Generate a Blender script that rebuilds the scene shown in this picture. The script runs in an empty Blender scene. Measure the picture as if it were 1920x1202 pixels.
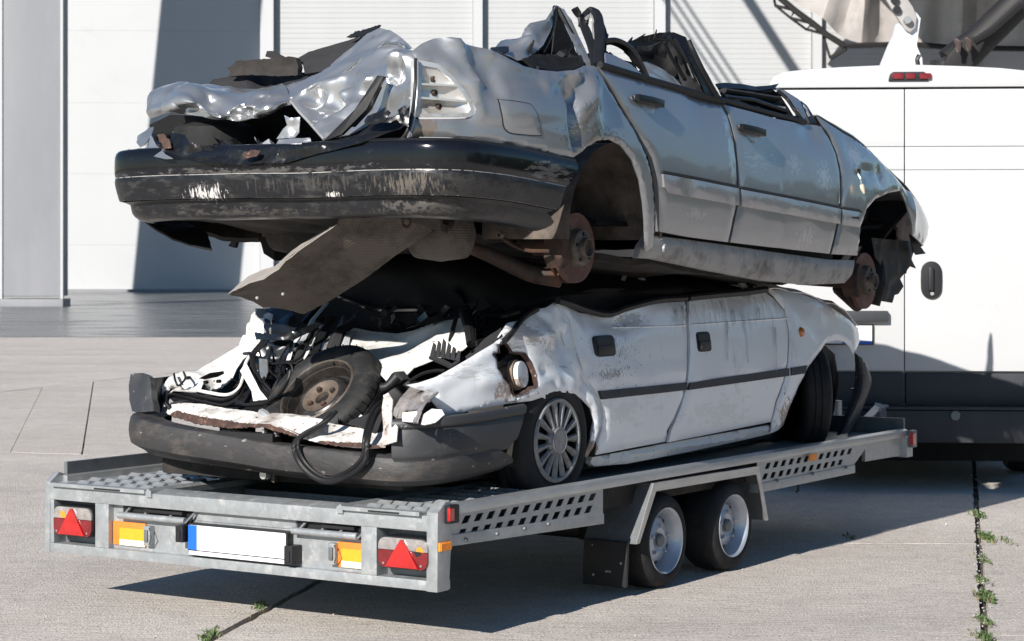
import bpy, bmesh, math, random
from mathutils import Vector, noise, geometry
R = math.radians
SC = bpy.context.scene
COL = SC.collection

# ---------------------------------------------------------------- camera, sky, sun, exposure
cam_d = bpy.data.cameras.new('camera')
cam = bpy.data.objects.new('camera', cam_d)
COL.objects.link(cam)
cam.location = (0, 0, 1.5122)
cam.rotation_euler = (R(90), 0, 0)
cam_d.sensor_width = 36
cam_d.lens = 76.69
cam_d.shift_y = -0.06444
cam_d.clip_end = 2000
cam_d.dof.use_dof = True
cam_d.dof.focus_distance = 9.6
cam_d.dof.aperture_fstop = 9
SC.camera = cam

SUN_AZ = 30.0        # the light travels this many degrees right of the view direction
SUN_EL = 28.0
world = bpy.data.worlds.new('World')
SC.world = world
world.use_nodes = True
wn = world.node_tree.nodes
sky = wn.new('ShaderNodeTexSky')
sky.sky_type = 'NISHITA'
sky.sun_disc = False
sky.sun_elevation = R(SUN_EL)
sky.sun_rotation = R(180 + SUN_AZ)
sky.air_density = 1.15
sky.dust_density = 0.0
sky.ozone_density = 4.0
wn['Background'].inputs[1].default_value = 0.06
hs = wn.new('ShaderNodeHueSaturation')
hs.inputs['Saturation'].default_value = 1.12
world.node_tree.links.new(sky.outputs[0], hs.inputs['Color'])
world.node_tree.links.new(hs.outputs[0], wn['Background'].inputs[0])
sun_d = bpy.data.lights.new('sun', 'SUN')
sun = bpy.data.objects.new('sun', sun_d)
COL.objects.link(sun)
sun_d.energy = 5.0
sun_d.angle = R(0.53)
sun_d.color = (1.0, 0.955, 0.89)
sun.rotation_euler = (R(90 - SUN_EL), 0, R(-SUN_AZ))
SC.view_settings.view_transform = 'Standard'
SC.view_settings.look = 'None'
SC.view_settings.exposure = 0.55
SC.view_settings.gamma = 1
SC.view_settings.use_curve_mapping = False

# ---------------------------------------------------------------- materials
def mat(name, base, rough=0.5, metal=0.0, var=0.0, vscale=6.0, dirt=None, dirt_amt=0.0, dscale=3.0,
        bump=0.0, bscale=40.0, coat=0.0, spec=0.5, stretch=(1, 1, 1), speck=None, speck_amt=0.0, speck_scale=60.0, rvar=0.0):
    """Procedural paint / metal / rubber: base colour with a soft variation, dirt or scuffs of another colour, specks and fine bump."""
    m = bpy.data.materials.new(name)
    m.use_nodes = True
    nt = m.node_tree
    n, l = nt.nodes, nt.links
    b = n['Principled BSDF']
    tc = n.new('ShaderNodeTexCoord')
    mp = n.new('ShaderNodeMapping')
    mp.inputs['Scale'].default_value = stretch
    l.new(tc.outputs['Object'], mp.inputs[0])
    def nz(scale, det=6, rough_=0.6):
        t = n.new('ShaderNodeTexNoise')
        t.inputs['Scale'].default_value = scale
        t.inputs['Detail'].default_value = det
        t.inputs['Roughness'].default_value = rough_
        l.new(mp.outputs[0], t.inputs['Vector'])
        return t.outputs['Fac']
    def ramp(f, a, c):
        r = n.new('ShaderNodeMapRange')
        r.inputs[1].default_value = a
        r.inputs[2].default_value = c
        l.new(f, r.inputs[0])
        return r.outputs[0]
    def mix(fac, c1, c2):
        x = n.new('ShaderNodeMix')
        x.data_type = 'RGBA'
        if isinstance(fac, float): x.inputs[0].default_value = fac
        else: l.new(fac, x.inputs[0])
        for i, c in ((6, c1), (7, c2)):
            if isinstance(c, tuple): x.inputs[i].default_value = (*c, 1)
            else: l.new(c, x.inputs[i])
        return x.outputs[2]
    def mul(f, k):
        q = n.new('ShaderNodeMath'); q.operation = 'MULTIPLY'
        l.new(f, q.inputs[0]); q.inputs[1].default_value = k
        return q.outputs[0]
    col = base
    if var:
        lo = tuple(max(0, c * (1 - var)) for c in base)
        hi = tuple(min(1, c * (1 + var)) for c in base)
        col = mix(ramp(nz(vscale), .3, .7), lo, hi)
    rf = None
    if dirt:
        d = ramp(nz(dscale, 9, .7), .62 - .35 * dirt_amt, .80 - .2 * dirt_amt)
        col = mix(d, col, dirt)
        rf = d
    if speck and speck_amt:
        s = ramp(nz(speck_scale, 3, .5), .70 - .2 * speck_amt, .74 - .2 * speck_amt)
        col = mix(s, col, speck)
    if isinstance(col, tuple): b.inputs['Base Color'].default_value = (*col, 1)
    else: l.new(col, b.inputs['Base Color'])
    b.inputs['Metallic'].default_value = metal
    b.inputs['Roughness'].default_value = rough
    b.inputs['Specular IOR Level'].default_value = spec
    b.inputs['Coat Weight'].default_value = coat
    b.inputs['Coat Roughness'].default_value = 0.06
    if rf is not None or rvar:
        f = rf if rf is not None else ramp(nz(vscale * 1.7), .3, .7)
        r = n.new('ShaderNodeMapRange')
        l.new(f, r.inputs[0])
        r.inputs[3].default_value = rough
        r.inputs[4].default_value = min(1, rough + (rvar or .35))
        l.new(r.outputs[0], b.inputs['Roughness'])
    if bump:
        bp = n.new('ShaderNodeBump')
        bp.inputs['Strength'].default_value = 1
        bp.inputs['Distance'].default_value = bump
        l.new(nz(bscale, 5), bp.inputs['Height'])
        l.new(bp.outputs[0], b.inputs['Normal'])
    return m

M = {}
def add_marks(m, marks):
    """scuffs, scratches and dust patches: (centre, radii, colour, noise stretch, threshold, strength) in the thing's own space"""
    nt = m.node_tree; n, l = nt.nodes, nt.links; b = n['Principled BSDF']
    tc = n.new('ShaderNodeTexCoord')
    lk = b.inputs['Base Color'].links
    col = lk[0].from_socket if lk else None
    for c, r, colour, st, thr, amt in marks:
        mp = n.new('ShaderNodeMapping'); mp.vector_type = 'POINT'
        mp.inputs['Location'].default_value = tuple(-c[i] / r[i] for i in range(3)); mp.inputs['Scale'].default_value = tuple(1 / x for x in r)
        l.new(tc.outputs['Object'], mp.inputs[0])
        ln = n.new('ShaderNodeVectorMath'); ln.operation = 'LENGTH'; l.new(mp.outputs[0], ln.inputs[0])
        m2 = n.new('ShaderNodeMapping'); m2.inputs['Scale'].default_value = st; m2.inputs['Rotation'].default_value = (0, .35, 0); l.new(tc.outputs['Object'], m2.inputs[0])
        nz = n.new('ShaderNodeTexNoise'); nz.inputs['Scale'].default_value = 1; nz.inputs['Detail'].default_value = 7; nz.inputs['Roughness'].default_value = .72; l.new(m2.outputs[0], nz.inputs['Vector'])
        # noise must beat a threshold that rises towards the rim of the patch
        ad = n.new('ShaderNodeMath'); ad.operation = 'MULTIPLY_ADD'; l.new(ln.outputs['Value'], ad.inputs[0]); ad.inputs[1].default_value = -.22; l.new(nz.outputs['Fac'], ad.inputs[2])
        mr = n.new('ShaderNodeMapRange'); l.new(ad.outputs[0], mr.inputs[0]); mr.inputs[1].default_value = thr - .22; mr.inputs[2].default_value = thr - .16; mr.inputs[4].default_value = amt
        mx = n.new('ShaderNodeMix'); mx.data_type = 'RGBA'; l.new(mr.outputs[0], mx.inputs[0])
        if col is None: mx.inputs[6].default_value = b.inputs['Base Color'].default_value
        else: l.new(col, mx.inputs[6])
        mx.inputs[7].default_value = (*colour, 1); col = mx.outputs[2]
    l.new(col, b.inputs['Base Color'])
M['galv'] = mat('galvanised_steel', (.36, .375, .385), .40, .5, .12, 22, dirt=(.46, .46, .45), dirt_amt=.3, dscale=16, bump=.0012, bscale=60)
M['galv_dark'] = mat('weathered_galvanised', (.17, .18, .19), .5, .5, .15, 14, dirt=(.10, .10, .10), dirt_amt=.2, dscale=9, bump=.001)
M['alu'] = mat('aluminium_rail', (.50, .50, .50), .36, .75, .15, 20, bump=.0006, stretch=(.2, 1, 1))
M['rubber'] = mat('tyre_rubber', (.014, .014, .015), .75, 0, .3, 12, dirt=(.04, .037, .034), dirt_amt=.3, dscale=7, bump=.0015, spec=.3)
M['seal'] = mat('black_rubber_seal', (.009, .009, .010), .5, 0, .3, 12, bump=.001, spec=.35)
M['plastic'] = mat('black_plastic', (.013, .013, .015), .45, 0, .3, 9, bump=.0008, spec=.4)
M['rim_silver'] = mat('silver_painted_rim', (.42, .45, .50), .35, .5, .12, 12, dirt=(.10, .08, .06), dirt_amt=.15)
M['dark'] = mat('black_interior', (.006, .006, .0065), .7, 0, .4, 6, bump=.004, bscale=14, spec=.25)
M['void'] = mat('grimy_underside', (.020, .017, .015), .85, 0, .5, 9, dirt=(.055, .043, .036), dirt_amt=.3, dscale=9, bump=.006, bscale=18)
M['white_van'] = mat('white_van_paint', (.49, .49, .495), .28, 0, .015, 3, coat=.5, dirt=(.42, .41, .39), dirt_amt=.05, dscale=2.2)
M['grey_trim'] = mat('dark_grey_cladding', (.028, .03, .036), .6, 0, .2, 4, bump=.001)
M['glass_red'] = mat('red_lens', (.42, .010, .010), .2, 0, .2, 30, coat=1)
M['dark_red'] = mat('dark_red_lens', (.16, .006, .008), .16, 0, .3, 30, coat=1)
M['lens_clear'] = mat('clear_lens', (.34, .31, .30), .18, .3, .3, 40, coat=1)
M['amber'] = mat('amber_reflector', (.85, .28, .02), .3, 0, .15, 60, coat=.6)
M['orange'] = mat('orange_strip', (.72, .20, .03), .45, 0, .1, 30)
M['yellow'] = mat('yellow_strip', (.78, .34, .02), .45, 0, .08, 30)
M['cream'] = mat('cream_strip', (.78, .62, .48), .5, 0, .05, 30)
M['white_plate'] = mat('white_plate', (.78, .78, .79), .4, 0, .02, 10)
M['blue'] = mat('blue_band', (.01, .12, .55), .4)
M['black'] = mat('black_line', (.01, .01, .011), .5)

# ---------------------------------------------------------------- mesh helpers
def link(name, me, material=None, parent=None, smooth=True, angle=38):
    o = bpy.data.objects.new(name, me)
    COL.objects.link(o)
    if material is not None and not me.materials: me.materials.append(material)
    if parent is not None: o.parent = parent
    if smooth and len(me.polygons):
        me.polygons.foreach_set('use_smooth', [True] * len(me.polygons))
        me.set_sharp_from_angle(angle=R(angle))
    return o

def rawmesh(verts, faces):
    me = bpy.data.meshes.new('m')
    me.from_pydata([tuple(v) for v in verts], [], faces)
    me.update()
    return me

class B:
    """collects shapes; base is subtracted so that parts sit at their thing's origin"""
    def __init__(self, base=(0, 0, 0)):
        self.v, self.f, self.b = [], [], Vector(base)
    def add(self, verts, faces):
        k = len(self.v)
        self.v += [Vector(p) - self.b for p in verts]
        self.f += [tuple(i + k for i in f) for f in faces]
        return self
    def box(self, a, c):
        x0, x1 = sorted((a[0], c[0])); y0, y1 = sorted((a[1], c[1])); z0, z1 = sorted((a[2], c[2]))
        return self.add([(x, y, z) for x in (x0, x1) for y in (y0, y1) for z in (z0, z1)],
                        [(0, 1, 3, 2), (4, 6, 7, 5), (0, 4, 5, 1), (2, 3, 7, 6), (0, 2, 6, 4), (1, 5, 7, 3)])
    def prism(self, poly, off):
        n = len(poly); o = Vector(off)
        vs = [Vector(p) for p in poly] + [Vector(p) + o for p in poly]
        fs = [tuple(range(n - 1, -1, -1)), tuple(range(n, 2 * n))] + [(i, (i + 1) % n, n + (i + 1) % n, n + i) for i in range(n)]
        return self.add(vs, fs)
    def tube(self, path, r, n=8, closed=False, flat=1.0):
        P = [Vector(p) for p in path]
        m = len(P); vs = []; fs = []
        up = Vector((0.13, 0.2, 1)).normalized()
        for i, p in enumerate(P):
            t = (P[(i + 1) % m] - P[i - 1]) if closed else (P[min(i + 1, m - 1)] - P[max(i - 1, 0)])
            t.normalize()
            a = t.cross(up)
            if a.length < .05: a = t.cross(Vector((1, 0, 0)))
            a.normalize(); b_ = a.cross(t)
            rr = r[i] if isinstance(r, (list, tuple)) else r
            for k in range(n):
                th = 2 * math.pi * k / n
                vs.append(p + a * (math.cos(th) * rr) + b_ * (math.sin(th) * rr * flat))
        for i in range(m if closed else m - 1):
            j = (i + 1) % m
            for k in range(n):
                fs.append((i * n + k, i * n + (k + 1) % n, j * n + (k + 1) % n, j * n + k))
        if not closed:
            fs.append(tuple(range(n - 1, -1, -1))); fs.append(tuple((m - 1) * n + k for k in range(n)))
        return self.add(vs, fs)
    def lathe(self, prof, c, axis='y', n=40, a0=0.0):
        """prof: (radius, along axis)"""
        vs = []; fs = []; m = len(prof)
        for k in range(n):
            th = a0 + 2 * math.pi * k / n
            for r, d in prof:
                ca, sa = r * math.cos(th), r * math.sin(th)
                vs.append({'y': (c[0] + ca, c[1] + d, c[2] + sa), 'x': (c[0] + d, c[1] + ca, c[2] + sa), 'z': (c[0] + ca, c[1] + sa, c[2] + d)}[axis])
        for k in range(n):
            for i in range(m - 1):
                a, b_ = k * m + i, ((k + 1) % n) * m + i
                fs.append((a, a + 1, b_ + 1, b_))
        return self.add(vs, fs)
    def build(self, name, material, parent=None, bevel=0.0, smooth=True, angle=38):
        me = rawmesh(self.v, self.f)
        bm = bmesh.new(); bm.from_mesh(me)
        bmesh.ops.recalc_face_normals(bm, faces=bm.faces)
        if bevel:
            bmesh.ops.bevel(bm, geom=[e for e in bm.edges if len(e.link_faces) == 2 and e.calc_face_angle(0) > .5],
                            offset=bevel, segments=2, affect='EDGES', profile=.7, clamp_overlap=True)
        bm.to_mesh(me); bm.free()
        return link(name, me, material, parent, smooth, angle)

def spline(pts, per=8, closed=False):
    P = [Vector(p) for p in pts]; n = len(P); out = []
    for i in range(n if closed else n - 1):
        p0 = P[(i - 1) % n] if closed or i > 0 else P[0] * 2 - P[1]
        p1, p2 = P[i], P[(i + 1) % n]
        p3 = P[(i + 2) % n] if closed or i + 2 < n else P[-1] * 2 - P[-2]
        for k in range(per):
            t = k / per
            out.append(.5 * ((2 * p1) + (p2 - p0) * t + (2 * p0 - 5 * p1 + 4 * p2 - p3) * t * t + (3 * p1 - p0 - 3 * p2 + p3) * t ** 3))
    if not closed: out.append(P[-1])
    return out

def tri(x):
    x = x - math.floor(x)
    return 4 * abs(x - .5) - 1
FOLD = {}
def crease(p, freq, seed):
    """crumpled-sheet height: sharp folds running in several directions, bent and faded by slow noise"""
    if seed not in FOLD:
        rf = random.Random(seed * 17 + 3)
        FOLD[seed] = [(Vector((rf.gauss(0, 1), rf.gauss(0, 1), rf.gauss(0, 1))).normalized(), rf.uniform(.35, .6) * k, rf.random(), 1 / k ** .75) for k in (.55, .8, 1.2, 1.9, 3.0)]
    q = Vector(p) * freq
    o = Vector((seed * 7.3, seed * 3.1, seed * 5.7))
    w = Vector((noise.noise(q * .45 + o), noise.noise(q * .45 + o + Vector((9, 2, 4))), noise.noise(q * .45 + o + Vector((3, 8, 1))))) * 1.1
    h = 0
    for i, (d, f, ph, a) in enumerate(FOLD[seed]):
        h += a * tri(d.dot(q + w) * f + ph) * (.55 + .9 * noise.noise(q * .3 + o + Vector((i * 5.1, 0, 0))))
    return h * .55 + noise.noise(q * .6 + o) * .4

def solid(me, th, away=None):
    """give a sheet thickness (behind the side its normals face)"""
    n = len(me.vertices)
    nr = [(-away if away is not None else v.normal.copy()) for v in me.vertices]
    co = [v.co.copy() for v in me.vertices]
    fs = [tuple(p.vertices) for p in me.polygons]
    cnt = {}
    for f in fs:
        for i in range(len(f)):
            a, b_ = f[i], f[(i + 1) % len(f)]
            cnt.setdefault((min(a, b_), max(a, b_)), []).append((a, b_))
    walls = [(e[0][1], e[0][0], e[0][0] + n, e[0][1] + n) for e in cnt.values() if len(e) == 1]
    vs = co + [c - q * th for c, q in zip(co, nr)]
    mats = list(me.materials)
    me.clear_geometry()
    me.from_pydata([tuple(v) for v in vs], [], fs + [tuple(i + n for i in reversed(f)) for f in fs] + walls)
    me.update()
    return me

def resample(P, step, jag=0.0, seed=1):
    out = []
    n = len(P)
    rnd = random.Random(seed)
    for i in range(n):
        a, b_ = P[i], P[(i + 1) % n]
        k = max(1, int((b_ - a).length / step))
        for j in range(k):
            q = a.lerp(b_, j / k)
            if jag: q = q + Vector((rnd.uniform(-1, 1), rnd.uniform(-1, 1))) * jag
            out.append(q)
    return out

def inside(q, poly):
    c = False; n = len(poly); x, y = q
    for i in range(n):
        a, b_ = poly[i], poly[i - 1]
        if (a[1] > y) != (b_[1] > y) and x < (b_[0] - a[0]) * (y - a[1]) / (b_[1] - a[1]) + a[0]: c = not c
    return c

def fill2d(poly, res, holes=(), jag=0, seed=1, curve=0):
    """triangulate a 2D outline with an even grid inside"""
    P = [Vector(p) for p in poly]
    if curve: P = [Vector((p[0], p[1])) for p in spline([(p[0], p[1], 0) for p in P], curve, True)]
    ring = resample(P, res, jag, seed)
    loops = [ring] + [resample([Vector(p) for p in h], res) for h in holes]
    pts = []; faces = []
    for lp in loops:
        faces.append(list(range(len(pts), len(pts) + len(lp)))); pts += lp
    edges = [(f[i], f[(i + 1) % len(f)]) for f in faces for i in range(len(f))]
    xs = [p[0] for p in ring]; ys = [p[1] for p in ring]
    nb = len(pts); bnd = pts[:]
    rnd = random.Random(seed + 5)
    y = min(ys) + res * .5; row = 0
    cell = {}
    for p in bnd: cell.setdefault((int(p[0] // res), int(p[1] // res)), []).append(p)
    while y < max(ys):
        x = min(xs) + (res * .5 if row % 2 else 0)
        while x < max(xs):
            q = Vector((x + rnd.uniform(-.15, .15) * res, y + rnd.uniform(-.15, .15) * res))
            if inside(q, ring) and not any(inside(q, h) for h in loops[1:]):
                ci, cj = int(q[0] // res), int(q[1] // res)
                if all((q - p).length > res * .55 for i in (-1, 0, 1) for j in (-1, 0, 1) for p in cell.get((ci + i, cj + j), ())):
                    pts.append(q)
            x += res
        y += res * .87; row += 1
    v, e, f, _, _, _ = geometry.delaunay_2d_cdt(pts, edges, [], 0, 1e-6)
    keep = []
    for t in f:
        c = sum((v[i] for i in t), Vector((0, 0))) / len(t)
        if inside(c, ring) and not any(inside(c, h) for h in loops[1:]): keep.append(tuple(t))
    return v, keep, loops

def edge_dist(q, loops):
    d = 9
    for lp in loops:
        for i in range(len(lp)):
            a, b_ = lp[i - 1], lp[i]
            ab = b_ - a
            t = max(0, min(1, (q - a).dot(ab) / max(ab.length_squared, 1e-12)))
            d = min(d, (q - a - ab * t).length)
    return d

def panel(name, pts, W, material, parent, base, res=.05, th=.012, holes=(), roll=.012, rollr=.02, dent=None, curve=0, facing=-1):
    """body panel drawn in side view: outline points (s,w,h), the sheet lies at w = W(s,h)"""
    out2 = [(p[0], p[2]) for p in pts]
    v, f, loops = fill2d(out2, res, [[(p[0], p[2]) for p in h] for h in holes], curve=curve)
    vs = []
    for q in v:
        w = W(q[0], q[1])
        d = edge_dist(q, loops) if roll else 1
        if d < rollr: w += roll * (1 - d / rollr) ** 2
        if dent: w += dent(q[0], q[1])
        vs.append(Vector((q[0], w, q[1])) - Vector(base))
    me = rawmesh(vs, f)
    bm = bmesh.new(); bm.from_mesh(me)
    bmesh.ops.recalc_face_normals(bm, faces=bm.faces)
    if sum(fc.normal.y * fc.calc_area() for fc in bm.faces) * facing < 0: bmesh.ops.reverse_faces(bm, faces=bm.faces)
    bm.to_mesh(me); bm.free()
    solid(me, th, Vector((0, -facing, 0)))
    return link(name, me, material, parent)

def plate(name, pts, material, parent, base=(0, 0, 0), inner=(), res=.03, th=.004, amp=0.0, freq=6.0, seed=1, power=3, jag=0.0, bulge=0.0, angle=30, lift=None, curve=0):
    """sheet spanning a 3D outline; inner points steer its depth, crease noise crumples it"""
    P = [Vector(p) for p in pts]
    n = Vector((0, 0, 0)); c = sum(P, Vector((0, 0, 0))) / len(P)
    for i in range(len(P)): n += (P[i - 1] - c).cross(P[i] - c)
    n.normalize()
    if n.dot(Vector((.1, -.8, .6))) < 0 : n = -n
    x = n.cross(Vector((0, 0, 1)))
    if x.length < .1: x = n.cross(Vector((1, 0, 0)))
    x.normalize(); y = n.cross(x)
    loc = lambda p: ((p - c).dot(x), (p - c).dot(y), (p - c).dot(n))
    o3 = [loc(p) for p in P]
    if curve: o3 = [tuple(p) for p in spline(o3, curve, True)]
    v, f, loops = fill2d([(p[0], p[1]) for p in o3], res, jag=jag, seed=seed)
    # depth samples along the outline and at the inner points
    smp = []
    for i in range(len(o3)):
        a, b_ = Vector(o3[i]), Vector(o3[(i + 1) % len(o3)])
        k = max(1, int((b_ - a).length / (res * 2)))
        for j in range(k): smp.append((a.lerp(b_, j / k), 1.0))
    for p in inner: smp.append((Vector(loc(Vector(p))), 6.0))
    vs = []
    for q in v:
        sw = sz = 0
        for p, k in smp:
            d2 = (p[0] - q[0]) ** 2 + (p[1] - q[1]) ** 2 + 1e-7
            w = k / d2 ** (power / 2)
            sw += w; sz += w * p[2]
        z = sz / sw
        e = edge_dist(q, loops) if (amp or bulge) else 0
        fade = min(1, e / .04) * .75 + .25
        p3 = c + x * q[0] + y * q[1] + n * z
        if amp: z += amp * fade * crease(p3, freq, seed)
        if bulge: z += bulge * min(1, e / .15)
        p3 = c + x * q[0] + y * q[1] + n * z
        if lift: p3 = lift(p3)
        vs.append(p3 - Vector(base))
    me = rawmesh(vs, f)
    bm = bmesh.new(); bm.from_mesh(me)
    bmesh.ops.recalc_face_normals(bm, faces=bm.faces)
    bn = sum((fc.normal * fc.calc_area() for fc in bm.faces), Vector((0, 0, 0)))
    if bn.dot(n) < 0: bmesh.ops.reverse_faces(bm, faces=bm.faces)
    bm.to_mesh(me); bm.free()
    solid(me, th, -n)
    return link(name, me, material, parent, angle=angle)

def loft(name, rows, material, parent, base=(0, 0, 0), per=6, th=.004, amp=0.0, freq=6.0, seed=1, angle=40, flip=False, closed=False):
    """smooth sheet through rows of control points"""
    R1 = [spline(r, per, closed) for r in rows]
    cols = list(zip(*R1))
    C2 = [spline(c, per) for c in cols]           # columns now dense
    nu, nv = len(C2), len(C2[0])
    vs = [C2[i][j].copy() for i in range(nu) for j in range(nv)]
    fs = [(i * nv + j, i * nv + j + 1, ((i + 1) % nu) * nv + j + 1, ((i + 1) % nu) * nv + j) for i in range(nu if closed else nu - 1) for j in range(nv - 1)]
    if flip: fs = [tuple(reversed(f)) for f in fs]
    me = rawmesh(vs, fs)
    if amp:
        nr = [v.normal.copy() for v in me.vertices]
        for v, n in zip(me.vertices, nr): v.co += n * (amp * crease(v.co, freq, seed))
    for v in me.vertices: v.co -= Vector(base)
    me.update()
    if th: solid(me, th)
    return link(name, me, material, parent, angle=angle)

# ---------------------------------------------------------------- scene bookkeeping
YAW = math.degrees(.5857)
ORG = Vector((-.2883, 8.3695, 0))
ES = Vector((math.sin(.5857), math.cos(.5857), 0)); EW = Vector((-math.cos(.5857), math.sin(.5857), 0))
def t2w(p): return ORG + ES * p[0] + EW * p[1] + Vector((0, 0, p[2]))

def tag(o, label=None, cat=None, group=None, kind=None):
    for k, v in (('label', label), ('category', cat), ('group', group), ('kind', kind)):
        if v: o[k] = v
    return o
def empty(name, loc, rz=0.0, label=None, cat=None, group=None):
    o = bpy.data.objects.new(name, None)
    COL.objects.link(o)
    o.location = loc; o.rotation_euler = (0, 0, rz); o.empty_display_size = .2
    return tag(o, label, cat, group)
def trailer_thing(name, base, label, cat, group=None):
    """a thing aligned with the trailer: local x runs forward, y to its left, z up"""
    return empty(name, t2w(base), R(90 - YAW), label, cat, group)
def copy_part(o, parent, name=None):
    c = o.copy(); COL.objects.link(c); c.parent = parent
    if name: c.name = name
    return c

# ================================================================ ground
def concrete_material():
    m = bpy.data.materials.new('weathered_concrete'); m.use_nodes = True
    nt = m.node_tree; n, l = nt.nodes, nt.links; b = n['Principled BSDF']
    geo = n.new('ShaderNodeNewGeometry')
    def nz(scale, det, rough=.6, st=(1, 1, 1)):
        mp = n.new('ShaderNodeMapping'); mp.inputs['Scale'].default_value = st
        l.new(geo.outputs['Position'], mp.inputs[0])
        t = n.new('ShaderNodeTexNoise'); t.inputs['Scale'].default_value = scale; t.inputs['Detail'].default_value = det
        t.inputs['Roughness'].default_value = rough; l.new(mp.outputs[0], t.inputs['Vector']); return t.outputs['Fac']
    def mr(f, a, c, lo=0.0, hi=1.0):
        r = n.new('ShaderNodeMapRange'); l.new(f, r.inputs[0])
        for i, x in enumerate((a, c, lo, hi)): r.inputs[i + 1].default_value = x
        return r.outputs[0]
    def mix(fac, c1, c2, mode='MIX'):
        x = n.new('ShaderNodeMix'); x.data_type = 'RGBA'; x.blend_type = mode
        if isinstance(fac, float): x.inputs[0].default_value = fac
        else: l.new(fac, x.inputs[0])
        for i, c in ((6, c1), (7, c2)):
            if isinstance(c, tuple): x.inputs[i].default_value = (*c, 1)
            else: l.new(c, x.inputs[i])
        return x.outputs[2]
    col = mix(mr(nz(.7, 8, .65), .35, .68), (.58, .518, .46), (.70, .635, .575))
    col = mix(mr(nz(.35, 10, .75, (1, 2.5, 1)), .52, .75, 0, .55), col, (.25, .23, .21))     # old stains
    col = mix(mr(nz(6, 6, .7), .45, .7, 0, .4), col, (.33, .30, .275))
    col = mix(mr(nz(22, 3, .5, (.25, 4, 1)), .50, .72, 0, .28), col, (.26, .245, .23))         # broom marks
    col = mix(mr(nz(55, 2, .6), .56, .68, 0, .75), col, (.22, .195, .17))
    col = mix(mr(nz(7, 8, .7), .56, .72, 0, .35), col, (.24, .215, .19))                       # dark aggregate
    col = mix(mr(nz(80, 2, .5), .57, .66, 0, .7), col, (.80, .76, .71))                       # pale aggregate
    col = mix(mr(nz(260, 2, .5), .40, .75, 0, .5), col, (.22, .20, .185))
    l.new(col, b.inputs['Base Color']); b.inputs['Roughness'].default_value = .85; b.inputs['Specular IOR Level'].default_value = .3
    ad = n.new('ShaderNodeMath'); ad.operation = 'ADD'
    l.new(nz(85, 4, .6), ad.inputs[0]); l.new(mr(nz(14, 6, .6, (.4, 2.5, 1)), 0, 1, 0, 1.2), ad.inputs[1])
    bp = n.new('ShaderNodeBump'); bp.inputs['Distance'].default_value = .010; bp.inputs['Strength'].default_value = .9
    l.new(ad.outputs[0], bp.inputs['Height']); l.new(bp.outputs[0], b.inputs['Normal'])
    return m
M['concrete'] = concrete_material()
M['soil'] = mat('joint_soil', (.09, .075, .062), .95, 0, .5, 30, speck=(.25, .22, .19), speck_amt=.3, speck_scale=80, bump=.01, bscale=60)
M['asphalt'] = mat('dark_asphalt', (.10, .102, .105), .26, 0, .2, .5, dirt=(.16, .158, .155), dirt_amt=.3, dscale=.35, stretch=(1, 2, 1), spec=.8)

g = B().add([(-700, -700, -.03), (700, -700, -.03), (700, 900, -.03), (-700, 900, -.03)], [(0, 1, 2, 3)]).build('ground', M['soil'], smooth=False)
tag(g, kind='structure', label='bare soil under the concrete slabs, showing in their joints')
yard = empty('concrete_yard', (0, 0, 0)); tag(yard, kind='structure')

def split(poly, p, q, gap):
    """cut a convex polygon by the line p-q; edges along the cut are moved back by gap"""
    p, q = Vector(p), Vector(q); nrm = Vector((-(q - p)[1], (q - p)[0])).normalized()
    def clip(sgn):
        out = []; n = len(poly)
        for i in range(n):
            a, b_ = Vector(poly[i]), Vector(poly[(i + 1) % n])
            da, db = (a - p).dot(nrm) * sgn - gap, (b_ - p).dot(nrm) * sgn - gap
            if da >= 0: out.append(a)
            if (da >= 0) != (db >= 0): out.append(a.lerp(b_, da / (da - db)))
        return out
    return clip(1), clip(-1)
big = [Vector(p) for p in ((-60, -40), (60, -40), (60, 39.9), (-60, 39.9))]
JA = ((1.85, 8.53), (3.42, 16.16)); JB = ((-1.19, 8.53), (.13, 15.5)); JG = ((1.29, 11.46), (2.46, 11.41)); JE = ((-3.23, 16.51), (-2.64, 16.33))
JD = ((-3.03, 15.28), (-4.8, 24.97)); JC = ((-5.63, 24.0), (-3.71, 29.78)); JH = ((5, 8.6), (9, 8.5)); JF = ((-3.6, 15.4), (-5.3, 24.6))
left, right = split(big, *JA, .013)
slabs = list(split(right, *JH, .006))
l2, mid = split(left, *JB, .015)
slabs += list(split(mid, *JG, .005))
a, b = split(l2, *JE, .007)
far, near = (a, b) if sum(p[1] for p in a) / len(a) > sum(p[1] for p in b) / len(b) else (b, a)
slabs.append(near)
c1, c2 = split(far, *JC, .012)
for c in (c1, c2):
    if inside(Vector((-3.2, 19)), c):
        d1, d2 = split(c, *JD, .005)
        for d in (d1, d2):
            if inside(Vector((-6.5, 20)), d): slabs += list(split(d, *JF, .002))
            else: slabs.append(d)
    else: slabs.append(c)
rnd = random.Random(3)
for i, s in enumerate(slabs):
    if len(s) < 3: continue
    z = rnd.uniform(-.003, .0)
    pts = []
    for k in range(len(s)):
        p, q = s[k], s[(k + 1) % len(s)]
        L = (q - p).length; nrm = Vector((-(q - p)[1], (q - p)[0])).normalized()
        t = 0
        while t < L:
            u = p.lerp(q, t / L)
            close = u.length < 32 and u[1] > 5
            pts.append((u + nrm * (abs(noise.noise(Vector((u[0] * 6, u[1] * 6, i)))) * (.02 if u.length < 17 else .006) if close and t > 0 else 0)))
            t += .05 if close else 5
    tag(B().prism([(p[0], p[1], z - .08) for p in pts], (0, 0, .08)).build('concrete_slab', M['concrete'], yard, smooth=False))
st = tag(B().box((-60, 40.0, -.1), (60, 87.6, .004)).build('asphalt_strip', M['asphalt'], smooth=False), kind='structure')

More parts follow.
